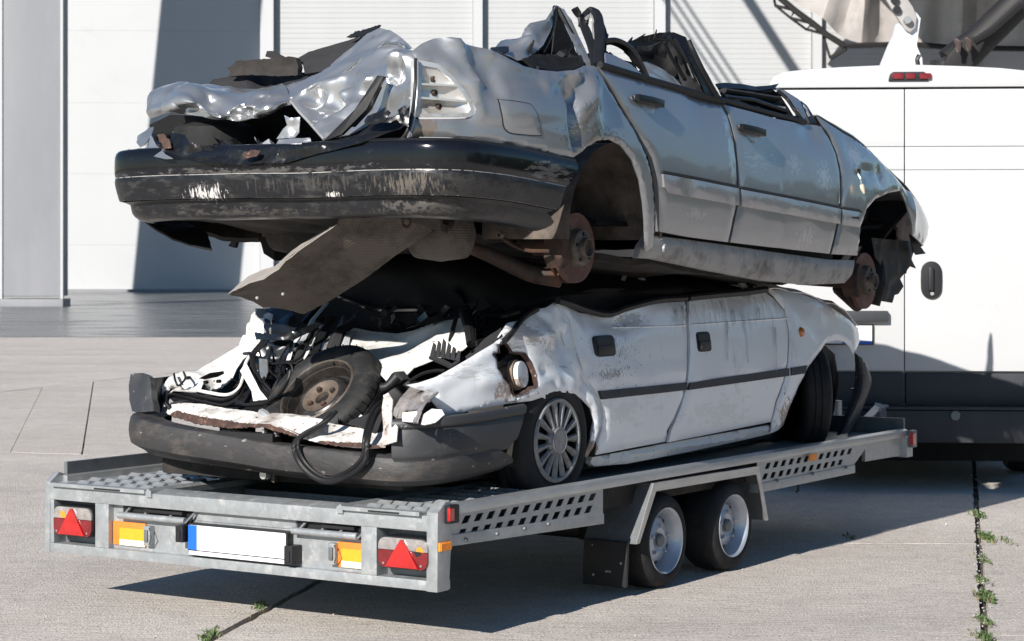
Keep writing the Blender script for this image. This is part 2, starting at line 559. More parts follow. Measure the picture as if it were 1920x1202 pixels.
# ================================================================ hangar
M['wall_white'] = mat('white_wall_cladding', (.44, .445, .455), .55, 0, .02, .5, bump=.002, bscale=3, dirt=(.40, .405, .41), dirt_amt=.1, dscale=.3)
M['shutter'] = mat('white_shutter_slats', (.405, .41, .415), .55, 0, .03, 1)
M['column_grey'] = mat('grey_column_cladding', (.22, .225, .24), .6, 0, .08, .6, dirt=(.28, .28, .295), dirt_amt=.4, dscale=.5, stretch=(1, 1, .25))
hangar = empty('hangar', (-5, 87.5, 0), 0, 'long white hangar wall with ribbed shutter doors and a smooth panel bay at its left', 'hangar')
HB = (-5, 87.5, 0)
B(HB).box((-40, 87.8, 0), (40, 96, 22)).build('wall', M['wall_white'], hangar, smooth=False)
B(HB).box((-40, 87.3, -.05), (40, 87.8, .12)).build('plinth', M['column_grey'], hangar, smooth=False)
zs = [.12, 1.9, 4.75, 7.6, 10.5, 13.4, 16.3, 19.2, 22]
for i in range(8):
    for x0, x1 in ((-40, -25.1), (-25.08, -10.12)):
        B(HB).box((x0, 87.52, zs[i] + .002), (x1, 87.8, zs[i + 1] - .002)).build('wall_panel', M['wall_white'], hangar, smooth=False)
for x0, x1 in ((-10.08, -9.55), (-1.56, -1.18), (5.71, 6.14), (12.05, 12.40), (18.2, 18.6), (24.5, 24.9)):
    B(HB).box((x0, 87.28, .1), (x1, 87.8, 22)).build('door_post', M['wall_white'], hangar, smooth=False)
slat_me = {}
for x0, x1 in ((-9.53, -1.58), (-1.16, 5.69), (6.16, 12.03), (12.42, 18.18), (18.62, 24.48)):
    w = x1 - x0
    B(HB).box((x0, 87.66, .12), (x1, 87.8, 6.3)).build('door_panel', M['shutter'], hangar, smooth=False)
    if x0 > 18: continue
    bb = B().add([(0, 0, 0), (w, 0, 0), (w, -.012, .012), (0, -.012, .012), (0, -.012, .192), (w, -.012, .192), (0, 0, .2045), (w, 0, .2045)],
                 [(0, 1, 2, 3), (3, 2, 5, 4), (4, 5, 7, 6)])
    first = bb.build('slat', M['shutter'], hangar, smooth=False)
    for k in range(34):
        o = first if k == 0 else copy_part(first, hangar)
        o.location = (x0 - HB[0], 87.70 - HB[1], 6.3 + k * .205)

col_ = empty('grey_column', (-13.95, 63.8, 0), 0, 'tall square grey column standing in front of the hangar at far left', 'column')
CB = (-13.95, 63.8, 0)
B(CB).box((-14.80, 63.32, .3), (-13.08, 64.3, 21)).build('shaft', M['column_grey'], col_, bevel=.05)
B(CB).box((-14.86, 63.29, 0), (-13.03, 64.4, .22)).build('base_plate', M['column_grey'], col_, bevel=.02)
for x in (-14.86, -13.10):
    B(CB).box((x, 63.28, .22), (x + .07, 63.45, 21)).build('corner_trim', M['wall_white'], col_)

# unseen casters added outside the frame for the shadows on the hangar: leaning pylon, cables and a beam
py = B((-21, 76, 0)).prism([(-22.1, 76, 0), (-18.25, 76, 0), (-15.9, 76, 25), (-19.6, 76, 25)], (0, .8, 0)).build('shadow_pylon', M['column_grey'], smooth=False)
py.location = (-21, 76, 0); tag(py, 'unseen leaning grey pylon at left, added to cast its shadow band on the hangar', 'pylon')
jib = empty('cable_shadow_jib', (0, 72, 30), 0, 'unseen crane jib above the picture, added with its cables to shade the hangar', 'crane')
JBs = (0, 72, 30)
B(JBs).box((-14, 71.7, 29.6), (2, 72.3, 30.2)).build('boom', M['column_grey'], jib)
for dx in (0, .36, .74):
    B(JBs).tube([(-8.4 + dx, 72, 29.6), (4.0 + dx * 1.1, 72, 11.0)], .055, 6).build('cable', M['black'], jib)
B(JBs).tube([(-4.9, 72, 29.6), (7.2, 72, 11.0)], .22, 8).build('strut', M['black'], jib)

# ================================================================ tarpaulin canopy, crane arm and boom behind the van
M['tarp'] = mat('grey_tarpaulin', (.40, .37, .355), .5, 0, .12, .8, dirt=(.54, .50, .47), dirt_amt=.4, dscale=.6)
M['steel_dark'] = mat('dark_steel', (.015, .0135, .0135), .6, .1, .3, 3)
M['arm_white'] = mat('white_crane_paint', (.74, .74, .76), .35, 0, .04, 2)
can = empty('tarpaulin_canopy', (16, 82.5, 8), 0, 'sagging grey tarpaulin canopy on a steel lattice above the van', 'canopy')
TB = (16, 82.5, 8)
rows = []
for j in range(7):
    row = []
    for i in range(25):
        t = i / 24; x = 10.3 + 18 * t
        bottom = 9.5 + 2.2 * max(0, 1 - t / .15) + .06 * math.sin(i * 2.1) * (t > .2)
        zt = bottom + (16 - bottom) * j / 6
        y = 83.3 - .35 * j + (.42 * math.sin(i * 2.6 + j * .25) + .34 * math.sin(i * 1.3 + 1)) * (1 - j / 12)
        row.append((x + j * .25 * (t < .15), y, zt))
    rows.append(row)
loft('tarpaulin', rows, M['tarp'], can, TB, per=4, th=.03, amp=.06, freq=.9, seed=4, flip=True)
lat = [(9.868,82.6,11.466), (10.71,82.6,10.756), (11.393,82.6,10.257), (11.919,82.6,9.836), (12.603,82.6,9.415)]
B(TB).tube(lat, .12, 6).build('lattice_chord', M['steel_dark'], can)
lo = [(10.01,82.9,10.975), (10.59,82.9,10.5), (11.171,82.9,10.077), (11.804,82.9,9.919), (12.095,82.9,8.969)]
B(TB).tube(lo, .05, 6).build('lattice_chord', M['steel_dark'], can)
for i in range(4):
    B(TB).tube([lat[i], lo[i], lat[i + 1]], .06, 6).build('lattice_web', M['steel_dark'], can)
B(TB).tube([(12.095,82.9,8.969), (12.656,82.6,9.31)], .09, 6).build('lattice_web', M['steel_dark'], can)
B(TB).tube([(12.603,82.6,9.415), (15.075,82.6,9.478), (16.758,82.6,9.336), (19.598,82.6,9.3)], .11, 6).build('edge_rail', M['steel_dark'], can)

B(TB).box((12.0, 72.5, 13.4), (40, 83.6, 13.7)).build('shade_sheet', M['steel_dark'], can)  # unseen sheet above the picture, added to shade the tarpaulin

arm = empty('white_crane_arm', (6.2, 27, 0), 0, 'white jointed crane arm with a grey knuckle plate standing behind the van roof', 'crane arm')
AB = (6.2, 27, 0)
B(AB).box((5.2, 26.2, 0), (7.2, 28, 1.2)).build('base', M['arm_white'], arm, bevel=.05)
B(AB).prism([(4.592,27,3.803), (5.091,27,3.803), (5.082,27,3.941), (5.014,27,4.096), (5.065,27,4.439), (4.996,27,4.525), (4.824,27,4.405), (4.79,27,4.267), (4.73,27,4.147)], (0, .5, 0)).build('lower_arm', M['arm_white'], arm, bevel=.03)
B(AB).box((5.85, 26.9, 1.1), (7.0, 27.6, 3.2)).build('mast', M['arm_white'], arm, bevel=.05)
kn = [(4.58,26.93,4.723), (4.846,26.93,4.723), (4.949,26.93,4.569), (4.997,26.93,4.449), (4.983,26.93,4.312), (4.915,26.93,4.257), (4.85,26.93,4.295), (4.795,26.93,4.38), (4.675,26.93,4.569)]
M['arm_grey'] = mat('grey_arm_plate', (.36, .34, .33), .5, .1, .1, 3)
B(AB).prism(kn, (0, .07, 0)).build('knuckle_plate', M['arm_grey'], arm, bevel=.01)
c = (4.872,26.9,4.403)
B(AB).lathe([(0, -.06), (.045, -.06), (.05, -.03), (.05, .1), (0, .1)], c, 'y', 20).build('pivot_pin', M['alu'], arm)
for q in ((4.721,26.9,4.651), (4.747,26.9,4.531)):
    B(AB).lathe([(0, -.02), (.05, -.02), (.05, .03)], q, 'y', 14).build('bolt_hole', M['black'], arm)
B(AB).tube([(5.002,26.8,3.966), (4.976,26.8,3.906), (4.993,26.8,3.82)], .03, 6).build('hose', M['black'], arm)

M['rust_pale'] = mat('pale_rusty_fitting', (.07, .05, .045), .6, .2, .3, 9)
bo = empty('black_boom', (7.5, 30, 0), 0, 'black hydraulic boom rising diagonally at the top right behind the van', 'boom')
BB = (7.5, 30, 0)
q0, q1, q2 = (6.048,30,4.115), (6.43,30,4.459), (7.118,30,5.128)
B(BB).tube([(q0[0] - 1.0, 30, 0), q0], .3, 10).build('pedestal', M['steel_dark'], bo)
B(BB).tube([q0, q1, q2], [.26, .22, .21], 14).build('cylinder_tube', M['steel_dark'], bo)
B(BB).prism([(5.874,29.7,4.07), (5.94,29.7,4.231), (6.025,29.7,4.326), (6.073,29.7,4.411), (6.158,29.7,4.458), (6.29,29.7,4.49), (6.441,29.7,4.411), (6.366,29.7,4.259), (6.262,29.7,4.07)], (0, .55, 0)).build('boom_foot', M['steel_dark'], bo, bevel=.03)
for q in ((6.015,29.6,4.363), (6.156,29.6,4.382)):
    B(BB).tube([(q[0], 29.55, q[2] + .05), (q[0] + .03, 29.5, q[2]), (q[0] + .02, 29.5, q[2] - .12)], [.04, .05, .03], 8).build('hose_fitting', M['rust_pale'], bo)
B(BB).tube([(6.933,29.7,4.921), (6.555,29.7,4.581), (6.29,29.7,4.411)], .05, 6).build('hose', M['black'], bo)

# trees far to the right, outside the picture: they are what the silver doors mirror
M['foliage'] = mat('dark_foliage', (.035, .05, .022), .9, 0, .4, 1.5)
tv = B()
rt = random.Random(8)
for k in range(900):
    a = rt.uniform(0, 1); x = 40 + 14 * a + rt.uniform(-4, 4); y = 60 - 75 * a + rt.uniform(-3, 3)
    hmax = 6.2 + 2.6 * noise.noise(Vector((x * .13, y * .13, 0))) + 1.2 * noise.noise(Vector((x * .5, y * .5, 3)))
    z = hmax * rt.uniform(.04, 1) ** .8; r = rt.uniform(.7, 1.6)
    d = Vector((rt.gauss(0, 1), rt.gauss(0, 1), rt.gauss(0, 1))).normalized() * r
    e = d.orthogonal().normalized() * r
    c = Vector((x, y, z))
    tv.add([c + d, c + e, c - d, c - e], [(0, 1, 2, 3)]).add([c + d, c + d.cross(e) / r, c - d, c - d.cross(e) / r], [(0, 1, 2, 3)])
tag(tv.build('far_wood', M['foliage'], smooth=False), 'dark belt of trees far to the right of the yard', 'wood', kind='stuff')

# ================================================================ white van
VBASE = (2.55, 14.2, 0)
van = empty('white_van', VBASE, R(-4.4), 'white high roofed panel van seen from behind, towing the car trailer', 'van')
def vbox(name, a, c, m, parent=van, bevel=.02): return B().box(a, c).build(name, m, parent, bevel=bevel)
def vprism(name, pts, off, m, parent=van, bevel=.0, angle=38): return B().prism(pts, off).build(name, m, parent, bevel=bevel, angle=angle)
hw = 1.02
body = [(-hw, 0, .40), (-hw - .005, 0, 1.0), (-hw, 0, 1.35), (-hw + .04, 0, 1.9), (-.90, 0, 2.50), (-.875, 0, 2.585)]
body = body + [(-x, y, z) for x, y, z in reversed(body)]
B().prism([(x, .045, z) for x, y, z in body], (0, 5.3, 0)).build('body', M['white_van'], van, bevel=.035)
cap = [(-.865, 0, 2.60), (-.872, 0, 2.625), (-.84, 0, 2.675), (-.78, 0, 2.705), (-.62, 0, 2.722), (-.4, 0, 2.735), (0, 0, 2.75)]
cap = cap + [(-x, y, z) for x, y, z in reversed(cap[:-1])]
B().prism([(x, -.015, z) for x, y, z in cap], (0, 5.0, 0)).build('roof_cap', M['white_van'], van, bevel=.03)
sx = .005
def door(sgn, name='rear_door'):
    X = lambda x: sx + sgn * x
    pieces = []
    zc = [(.69, 1.0, 1.94), (1.0, 1.0, 1.9)]
    lim = lambda z: .99 if z < 1.35 else .99 - .04 * (z - 1.35) / .55 if z < 1.9 else .95 - .075 * (z - 1.9) / .6
    b = B()
    for z0, z1, d in ((.755, 2.0615, 0), (2.0645, 2.2135, .003), (2.2165, 2.588, 0)):
        n = 8
        zz = [z0 + (z1 - z0) * k / n for k in range(n + 1)]
        out = [(X(.0035), d, z) for z in zz] + [(X(lim(z)), d, z) for z in reversed(zz)]
        b.prism(out, (0, .06, 0))
    return b.build(name, M['white_van'], van, bevel=.004)
dl, dr = door(-1), door(1)
h0 = (0.108,0,1.468); h1 = (0.245,0,1.225)
hx, hz = (h0[0] + h1[0]) / 2, (h0[2] + h1[2]) / 2
pl_ = [(hx + .068 * math.cos(t) * (1 - .12 * math.sin(t) ** 2), -.018, hz + .122 * math.copysign(abs(math.sin(t)) ** .45, math.sin(t))) for t in [k * math.pi / 16 for k in range(32)]]
hd = B().prism(pl_, (0, .02, 0)).build('handle_plate', M['plastic'], dr, bevel=.006)
B().box((hx - .022, -.045, hz - .07), (hx + .012, -.018, hz + .085)).build('handle_grip', M['black'], dr, bevel=.012)
B().lathe([(0, -.024), (.012, -.024), (.013, -.016)], (hx + .004, 0, hz - .088), 'y', 14).build('lock', M['alu'], dr)
# high brake light
b0, b1 = (-0.102,0,2.7), (0.157,0,2.639)
B().prism([(b0[0], -.03, b1[2]), (b0[0] + .01, -.03, b0[2] - .015), (b0[0] + .03, -.03, b0[2]), (b1[0] - .03, -.03, b0[2]), (b1[0] - .01, -.03, b0[2] - .015), (b1[0], -.03, b1[2])], (0, .06, 0)).build('brake_light_housing', M['plastic'], van, bevel=.008)
for k in range(3):
    x0 = b0[0] + .025 + k * .088
    B().box((x0, -.04, b1[2] + .012), (x0 + (.075 if k != 1 else .06), -.02, b0[2] - .01)).build('brake_light_lens', M['dark_red'], van, bevel=.01)
# cladding and bumper
def vq(u0, v0, u1, v1, y, th, name, m, bevel=.012):
    return B().box((u0, y, v0), (u1, y + th, v1)).build(name, m, van, bevel=bevel)
vq(-1.03, .535, -.006 + sx, .742, -.025, .1, 'lower_cladding', M['grey_trim'])
vq(.006 + sx, .535, 1.03, .742, -.025, .1, 'lower_cladding', M['grey_trim'])
vq(-1.04, .30, 1.04, .515, -.20, .26, 'rear_bumper', M['grey_trim'], .04)
vq(-.95, .515, .95, .53, -.19, .2, 'bumper_step', M['grey_trim'], .004)
B().lathe([(0, -.212), (.03, -.212), (.032, -.2)], ((0.307,0,0.48)), 'y', 12).build('bumper_emblem', M['galv_dark'], van)
vq(-.9, .16, .9, .32, .1, 3.6, 'underframe', M['dark'], .02)
# plate lamp bar and number plate at the left door
q0, q1 = (-0.424,0,1.146), (-0.102,0,1.076)
B().box((q0[0], -.05, q1[2]), (q1[0], .0, q0[2])).build('plate_lamp_bar', M['grey_trim'], dl, bevel=.012)
p1, p2 = (-0.196,0,1.057), (-0.205,0,0.923)
B().box((p1[0] - .54, -.022, p2[2]), (p1[0], -.002, p1[2])).build('plate_frame', M['black'], dl, bevel=.004)
B().box((p1[0] - .53, -.027, p2[2] + .01), (p1[0] - .011, -.01, p1[2] - .008)).build('number_plate', M['white_plate'], dl)
B().box((p1[0] - .2, -.029, p2[2] + .005), (p1[0] - .012, -.012, p2[2] + .026)).build('plate_band', M['blue'], dl)
# wheels, tail lamps, tow hitch
for x in (-.92, .92):
    for y in (1.1, 4.5):
        wv = B().lathe([(.18, -.1), (.30, -.11), (.335, -.06), (.335, .06), (.30, .11), (.18, .1)], (0, 0, 0), 'x', 32).build('wheel', M['rubber'], van)
        wv.location = (x, y, .335)
    vq(x * 1.09 - .03, .84, x * 1.09 + .03, 1.24, -.006, .1, 'tail_lamp', M['dark_red'], .015)
B().tube([(-.55, -.1, .40), (-.55, -.35, .40), (-.55, -.42, .44)], .03, 8).build('tow_hitch', M['steel_dark'], van)
B().lathe([(0, .02), (.018, .018), (.025, 0), (.018, -.018), (0, -.025)], (-.55, -.42, .47), 'z', 14).build('tow_ball', M['alu'], van)
B().tube([(0.337,-0.15,0.391), (0.461,-0.15,0.398), (0.56,-0.15,0.361), (0.647,-0.15,0.368)], .02, 8).build('exhaust_pipe', M['alu'], van)
B().tube([(.2, .4, .25), (.9, .4, .22)], .05, 8).build('spring_bracket', M['steel_dark'], van)

# ================================================================ trailer
TW = 2.098; TL = 4.53
TBASE = (2.2, 1.05, 0)
tr = trailer_thing('car_trailer', TBASE, 'galvanised twin axle car trailer carrying the two crushed cars', 'trailer')
def tb(): return B(TBASE)
tb().prism([(0, 0, .445), (0, 0, .505), (.09, 0, .52), (.09, 0, .445)], (0, TW, 0)).build('rear_crossbeam', M['galv'], tr, bevel=.004)
tb().prism([(0, 0, .217), (0, 0, .256), (.09, 0, .256), (.09, 0, .217)], (0, TW, 0)).build('lower_crossbeam', M['galv'], tr, bevel=.004)
def post(w0, w1): return tb().box((0.002, w0, .2561), (.08, w1, .4449)).build('post', M['galv'], tr, bevel=.004)
post(1.725, 1.804); post(.291, .368); post(2.05, TW - .002)
# right corner post: a folded plate that rises above the deck
tb().prism([(-.003, -.004, .215), (.075, -.004, .215), (.105, -.004, .545), (.055, -.004, .560), (.0, -.004, .52)], (0, .052, 0)).build('corner_post', M['galv'], tr, bevel=.004)
tb().prism([(-.003, TW + .004, .215), (.075, TW + .004, .215), (.105, TW + .004, .545), (.055, TW + .004, .560), (.0, TW + .004, .52)], (0, -.03, 0)).build('corner_post', M['galv'], tr, bevel=.004)
tb().box((.035, .368, .2561), (.05, 1.725, .4449)).build('rear_panel', M['galv'], tr)
tb().box((.0362, .72, .405), (.030, 1.25, .4448)).build('fold_panel', M['galv'], tr)
for w0, w1 in ((1.804, 2.05), (.048, .291)):
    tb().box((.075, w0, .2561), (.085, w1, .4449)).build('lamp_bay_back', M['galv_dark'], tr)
# tail lamps
def rrect(w0, w1, h0, h1, r, s, n=5):
    out = []
    for cw, ch, a in ((w0 + r, h0 + r, 180), (w1 - r, h0 + r, 270), (w1 - r, h1 - r, 0), (w0 + r, h1 - r, 90)):
        for k in range(n + 1):
            t = R(a + 90 * k / n); out.append((s, cw + r * math.cos(t), ch + r * math.sin(t)))
    return out
for w0, w1, h0, h1 in ((1.812, 2.043, .293, .423), (.034, .277, .292, .416)):
    hm = h0 + (h1 - h0) * .58
    lamp = tb().prism(rrect(w0, w1, h0, h1, .035, .0), (.06, 0, 0)).build('tail_lamp', M['plastic'], tr, bevel=.004)
    red = [p for p in rrect(w0 + .003, w1 - .003, h0 + .003, h1 - .003, .033, -.012) if p[2] < hm]
    red = red[:6] + red[6:]
    lo = [(-.012, w0 + .003, hm)] + [p for p in red] + [(-.012, w1 - .003, hm)]
    tb().prism(lo, (.014, 0, 0)).build('red_lens', M['dark_red'], lamp, bevel=.004)
    hi = [p for p in rrect(w0 + .003, w1 - .003, h0 + .003, h1 - .003, .033, -.012) if p[2] > hm + .001]
    tb().prism([(-.012, w0 + .003, hm + .001), (-.012, w1 - .003, hm + .001)] + hi, (.014, 0, 0)).build('clear_lens', M['lens_clear'], lamp, bevel=.004)
    cw = (w0 + w1) / 2
    tb().prism([(-.021, cw - .078, h0 + .008), (-.021, cw + .078, h0 + .008), (-.021, cw + .064, h0 + .03), (-.021, cw + .006, h1 - .008), (-.021, cw - .006, h1 - .008), (-.021, cw - .064, h0 + .03)], (.01, 0, 0)).build('triangle_reflector', M['glass_red'], lamp, bevel=.002)
    for d in (-.09, .09):
        tb().lathe([(0, -.016), (.0045, -.016), (.0045, -.01)], (0, cw + d, h0 + .02), 'x', 8).build('screw', M['alu'], lamp)
    if w0 < 1:
        tb().prism([(-.0128, w0 + .03, hm), (-.0128, w0 + .07, hm + .003), (-.0128, w0 + .055, hm - .018), (-.0128, w0 + .035, hm - .012)], (.0005, 0, 0)).build('broken_hole', M['black'], lamp)
        tb().prism([(-.0135, w0 + .02, hm + .001), (-.0135, w0 + .055, hm + .004), (-.0135, w0 + .05, hm + .02), (-.0135, w0 + .03, hm + .022)], (.002, 0, 0)).build('bulb_glow_cap', M['amber'], lamp)
    else:
        tb().prism([(-.0135, w1 - .08, hm + .004), (-.0135, w1 - .05, hm + .004), (-.0135, w1 - .045, hm + .03), (-.0135, w1 - .07, hm + .034)], (.002, 0, 0)).build('bulb_cap', M['amber'], lamp)
# number plate
pw0, pw1, ph0, ph1 = .735, 1.268, .262, .397
tb().prism(rrect(pw0, pw1, ph0, ph1, .012, -.004), (.036, 0, 0)).build('plate_holder', M['black'], tr, bevel=.002)
pl = tb().prism(rrect(pw0 + .007, pw1 - .006, ph0 + .026, ph1 - .007, .008, -.008), (.01, 0, 0)).build('number_plate', M['white_plate'], tr)
tb().box((-.0095, pw1 - .053, ph0 + .0265), (-.007, pw1 - .0065, ph1 - .0075)).build('plate_band', M['blue'], pl)
tb().box((-.006, pw0 + .007, ph0 + .005), (.01, pw1 - .006, ph0 + .021)).build('holder_strip', M['white_plate'], tr)
for w0, w1, h0, h1 in ((1.275, 1.315, .316, .385), (.69, .733, .268, .345)):
    k = tb().box((-.03, w0, h0), (.034, w1, h1)).build('plate_lamp', M['plastic'], tr, bevel=.006)
    tb().box((-.034, w0 + .012, h0 + .012), (-.028, w1 - .012, h1 - .02)).build('lamp_window', M['black'], k)
# orange marker strips, latches
for w0, w1 in ((1.535, 1.722), (.371, .505)):
    o = tb().box((.026, w0, .272), (.0352, w1, .372)).build('marker_strip', M['orange'], tr, bevel=.003)
    tb().box((.0245, w0, .298), (.027, w1 - .04 if w0 > 1 else w1 - .022, .346)).build('yellow_field', M['yellow'], o)
    tb().box((.0240, w0 + .002, .272), (.027, w1 - .04 if w0 > 1 else w1 - .022, .2975)).build('pale_field', M['cream'], o)
for w0 in (1.49, .50):
    la = tb().box((.004, w0, .282), (.034, w0 + .035, .366)).build('latch', M['galv'], tr, bevel=.005)
    tb().box((-.004, w0 + .008, .30), (.006, w0 + .027, .35)).build('latch_plate', M['galv_dark'], la, bevel=.003)
    tb().tube([(0, w0, .36), (-.01, w0 - .022, .325), (0, w0, .29)], .003, 6).build('latch_hook', M['galv_dark'], la)
# ramp hinge tubes
for w0, w1 in ((1.275, 1.668), (.372, .715)):
    tb().box((.032, w0, .385), (.0345, w1, .4445)).build('ramp_slot', M['black'], tr)
    tu = tb().tube([(.005, w0 + .015, .402), (.005, w1, .402)], .0145, 14).build('ramp_tube', M['galv'], tr)
    tb().box((.0, w0 + .03, .425), (.03, w1 - .05 - .1, .437)).build('ramp_edge', M['plastic'], tu)
    for q in (w0 + .01, w0 + .12, w1 - .13, w1 - .02):
        tb().prism([(.0, q, .392), (.0, q + .012, .392), (.012, q - .03, .436), (.012, q - .042, .436)], (.008, 0, 0)).build('hinge_tab', M['galv_dark'], tu)
# deck runways with louvres
tb().box((.09, .05, .49), (TL - .05, .47, .505)).build('runway_base', M['galv_dark'], tr)
tb().box((.09, 1.52, .49), (TL - .05, 2.06, .505)).build('runway_base', M['galv_dark'], tr)
lv = None
for w0, w1 in ((.07, .45), (1.50, 2.05)):
    tb().box((-.02, w0, .505), (.0, w1, .5205)).build('runway_lip', M['galv'], tr)
    for w2 in (w0 + (w1 - w0) * .25,):
        tb().box((-.0235, w2, .5075), (-.0195, w2 + .15, .5135)).build('grip_slot', M['black'], tr)
    x = .0; k = 0
    while x < (1.75 if w0 > 1 else 1.0):
        pa = tb().box((x, w0, .5052), (min(x + .248, TL - .06), w1, .5145)).build('tread_plate', M['galv'], tr)
        for r_ in range(2):
            n = 5 if w0 > 1 else 4
            for c_ in range(n):
                w = w0 + .04 + (w1 - w0 - .08) * (c_ + .25 + .5 * (r_ % 2)) / n
                s = x + .06 + r_ * .12
                if lv is None:
                    lv = B().prism([(0, 0, 0), (.022, 0, .013), (.045, 0, 0)], (0, .065, 0)).build('louvre', M['galv'], pa, bevel=.002); o = lv
                else: o = copy_part(lv, pa)
                o.location = Vector((s, w - .03, .5143)) - Vector(TBASE)
        x += .25
    if x < TL - .06: tb().box((x, w0, .5052), (TL - .06, w1, .5145)).build('tread_plate', M['galv'], tr)
for s, a in ((0, 1.50), (0, .45)):
    sg = -1 if a > 1 else 1
    tb().prism([(-.01, a, .5150), (-.01, a + sg * .012, .527), (-.01, a + sg * .03, .5148), (-.01, a + sg * .03, .49), (-.01, a, .49)], (TL - .1, 0, 0)).build('runway_edge', M['galv'], tr)
# centre well
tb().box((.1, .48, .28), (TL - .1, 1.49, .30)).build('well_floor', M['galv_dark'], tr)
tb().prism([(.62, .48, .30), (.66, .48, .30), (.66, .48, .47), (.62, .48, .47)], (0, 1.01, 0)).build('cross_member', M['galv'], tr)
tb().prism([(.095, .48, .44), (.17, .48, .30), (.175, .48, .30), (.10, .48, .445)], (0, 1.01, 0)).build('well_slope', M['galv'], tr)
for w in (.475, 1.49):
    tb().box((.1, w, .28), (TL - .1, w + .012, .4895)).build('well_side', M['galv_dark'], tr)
for s in (.3, .38):
    tb().prism([(s, 1.4885, .445), (s + .05, 1.4885, .445), (s + .05, 1.4885, .455), (s, 1.4885, .455)], (0, .001, 0)).build('slot', M['lens_clear'], tr)
# side rails
for w, sg in ((0, 1), (TW, -1)):
    rl = tb().prism([(.08, w, .502), (.08, w + sg * .004, .536), (.08, w + sg * .03, .546), (.08, w + sg * .05, .54), (.08, w + sg * .05, .502)], (TL - .1, 0, 0)).build('side_rail', M['alu'], tr, bevel=.003)
tb().box((.1, TW - .03, .5142), (TL - .1, TW - .012, .60)).build('side_board', M['galv_dark'], tr)
# perforated skirt panels
def perforated(s0, s1, top, bot0, bot1, cut0=0, cut1=0):
    """skirt under the right rail with two rows of slanted slots; bot0/bot1 = lower edge at either end"""
    holes = []
    n = int((s1 - s0 - .1) / .086)
    for r_ in range(2):
        for k in range(n):
            s = s0 + .05 + k * .086 + (.03 if r_ == 0 else 0)
            bt = bot0 + (bot1 - bot0) * (s - s0) / (s1 - s0)
            h1 = top - .014 - r_ * .05; h0 = h1 - .029
            if s + .09 > s1 - cut1 * (r_ + 1) * .6 or s < s0 + .02: continue
            holes.append([(s, h0), (s + .044, h0), (s + .070, h1), (s + .026, h1)])
    out = [(s0, bot0), (s1 - cut1, bot1), (s1, top), (s0, top)]
    v, f, _ = fill2d(out, .5, holes)
    me = rawmesh([Vector((q[0], .012, q[1])) - Vector(TBASE) for q in v], f)
    bm = bmesh.new(); bm.from_mesh(me); bmesh.ops.recalc_face_normals(bm, faces=bm.faces)
    bmesh.ops.solidify(bm, geom=bm.faces[:], thickness=.004); bm.to_mesh(me); bm.free()
    link('perforated_panel', me, M['galv'], tr, smooth=False)
    tb().prism([(s0, .006, bot0), (s1 - cut1, .006, bot1), (s1 - cut1, .006, bot1 - .045), (s0, .006, bot0 - .045)], (0, .05, 0)).build('panel_flange', M['galv'], tr, bevel=.003)
tb().box((.12, .07, .40), (3.95, .085, .4885)).build('dark_backing', M['void'], tr)  # dark strip added behind the slots, standing for the shade inside
perforated(.10, 1.25, .502, .425, .395)
perforated(2.70, 4.02, .502, .395, .40, cut1=.2)
for s in (.2, .42, .62, .8, 2.9, 3.3, 3.7):
    tb().lathe([(0, -.006), (.008, -.005), (.009, .006)], (s, .002, .395), 'y', 8).build('bolt', M['galv_dark'], tr)
tb().prism([(4.0, .03, .50), (TL, .03, .50), (TL, .03, .395), (4.0, .03, .40)], (0, .02, 0)).build('front_skirt', M['galv'], tr)
tb().box((TL - .04, 0.0, .385), (TL + .04, TW, .498)).build('front_beam', M['galv'], tr, bevel=.005)
tb().box((TL - .02, .03, .5), (TL + .0, TW - .03, .60)).build('front_board', M['galv_dark'], tr)
tb().box((1.0, .06, .385), (1.02, 2.04, .489)).build('cross_member', M['galv_dark'], tr)
for w in (.5, 1.6):
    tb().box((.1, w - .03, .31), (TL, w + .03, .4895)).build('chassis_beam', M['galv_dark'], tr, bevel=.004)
# axles, brackets
for s in (1.803, 2.455):
    tb().tube([(s, .12, .235), (s, 1.98, .235)], .04, 12).build('axle', M['steel_dark'], tr)
    tb().box((s - .1, .26, .2), (s + .1, .42, .48)).build('axle_bracket', M['dark'], tr, bevel=.02)
tb().prism([(.80, .2, .46), (1.02, .2, .49), (1.12, .2, .40), (.95, .2, .33), (.84, .2, .38)], (0, .16, 0)).build('jack_bracket', M['dark'], tr, bevel=.01)
tb().box((1.0, .16, .37), (1.16, .5, .43)).build('mudguard_stay', M['galv'], tr, bevel=.01)
# mudguard
def guard(w_out, w_in, sg):
    prof = [(1.494, .236), (1.648, .491), (2.672, .485), (2.775, .212)]
    nm = 'mudguard'
    g_ = tb()
    p3 = [(s, w_in, h) for s, h in prof]
    for i in range(3):
        (s0, h0), (s1, h1) = prof[i], prof[i + 1]
        g_.add([(s0, w_out, h0), (s1, w_out, h1), (s1, w_in, h1), (s0, w_in, h0)], [(0, 1, 2, 3)])
    me = rawmesh(g_.v, g_.f); solid(me, .004)
    go = link(nm, me, M['galv_dark'], tr, smooth=False)
    inner = [(1.494 + .03, .236), (1.648 + .022, .491 - .038), (2.672 - .025, .485 - .038), (2.775 - .03, .212)]
    fl = tb()
    for i in range(3):
        a, b_, c, d = prof[i], prof[i + 1], inner[i + 1], inner[i]
        fl.prism([(a[0], w_out - sg * .004, a[1]), (b_[0], w_out - sg * .004, b_[1]), (c[0], w_out - sg * .004, c[1]), (d[0], w_out - sg * .004, d[1])], (0, sg * .0038, 0))
    fl.build('guard_flange', M['alu'], go, smooth=False)
guard(-.008, .26, 1); guard(TW + .008, TW - .26, -1)
tb().prism([(1.47, .02, .245), (1.49, .02, .245), (1.475, .02, .045), (1.46, .02, .045)], (0, .225, 0)).build('mudflap', M['plastic'], tr, bevel=.004)
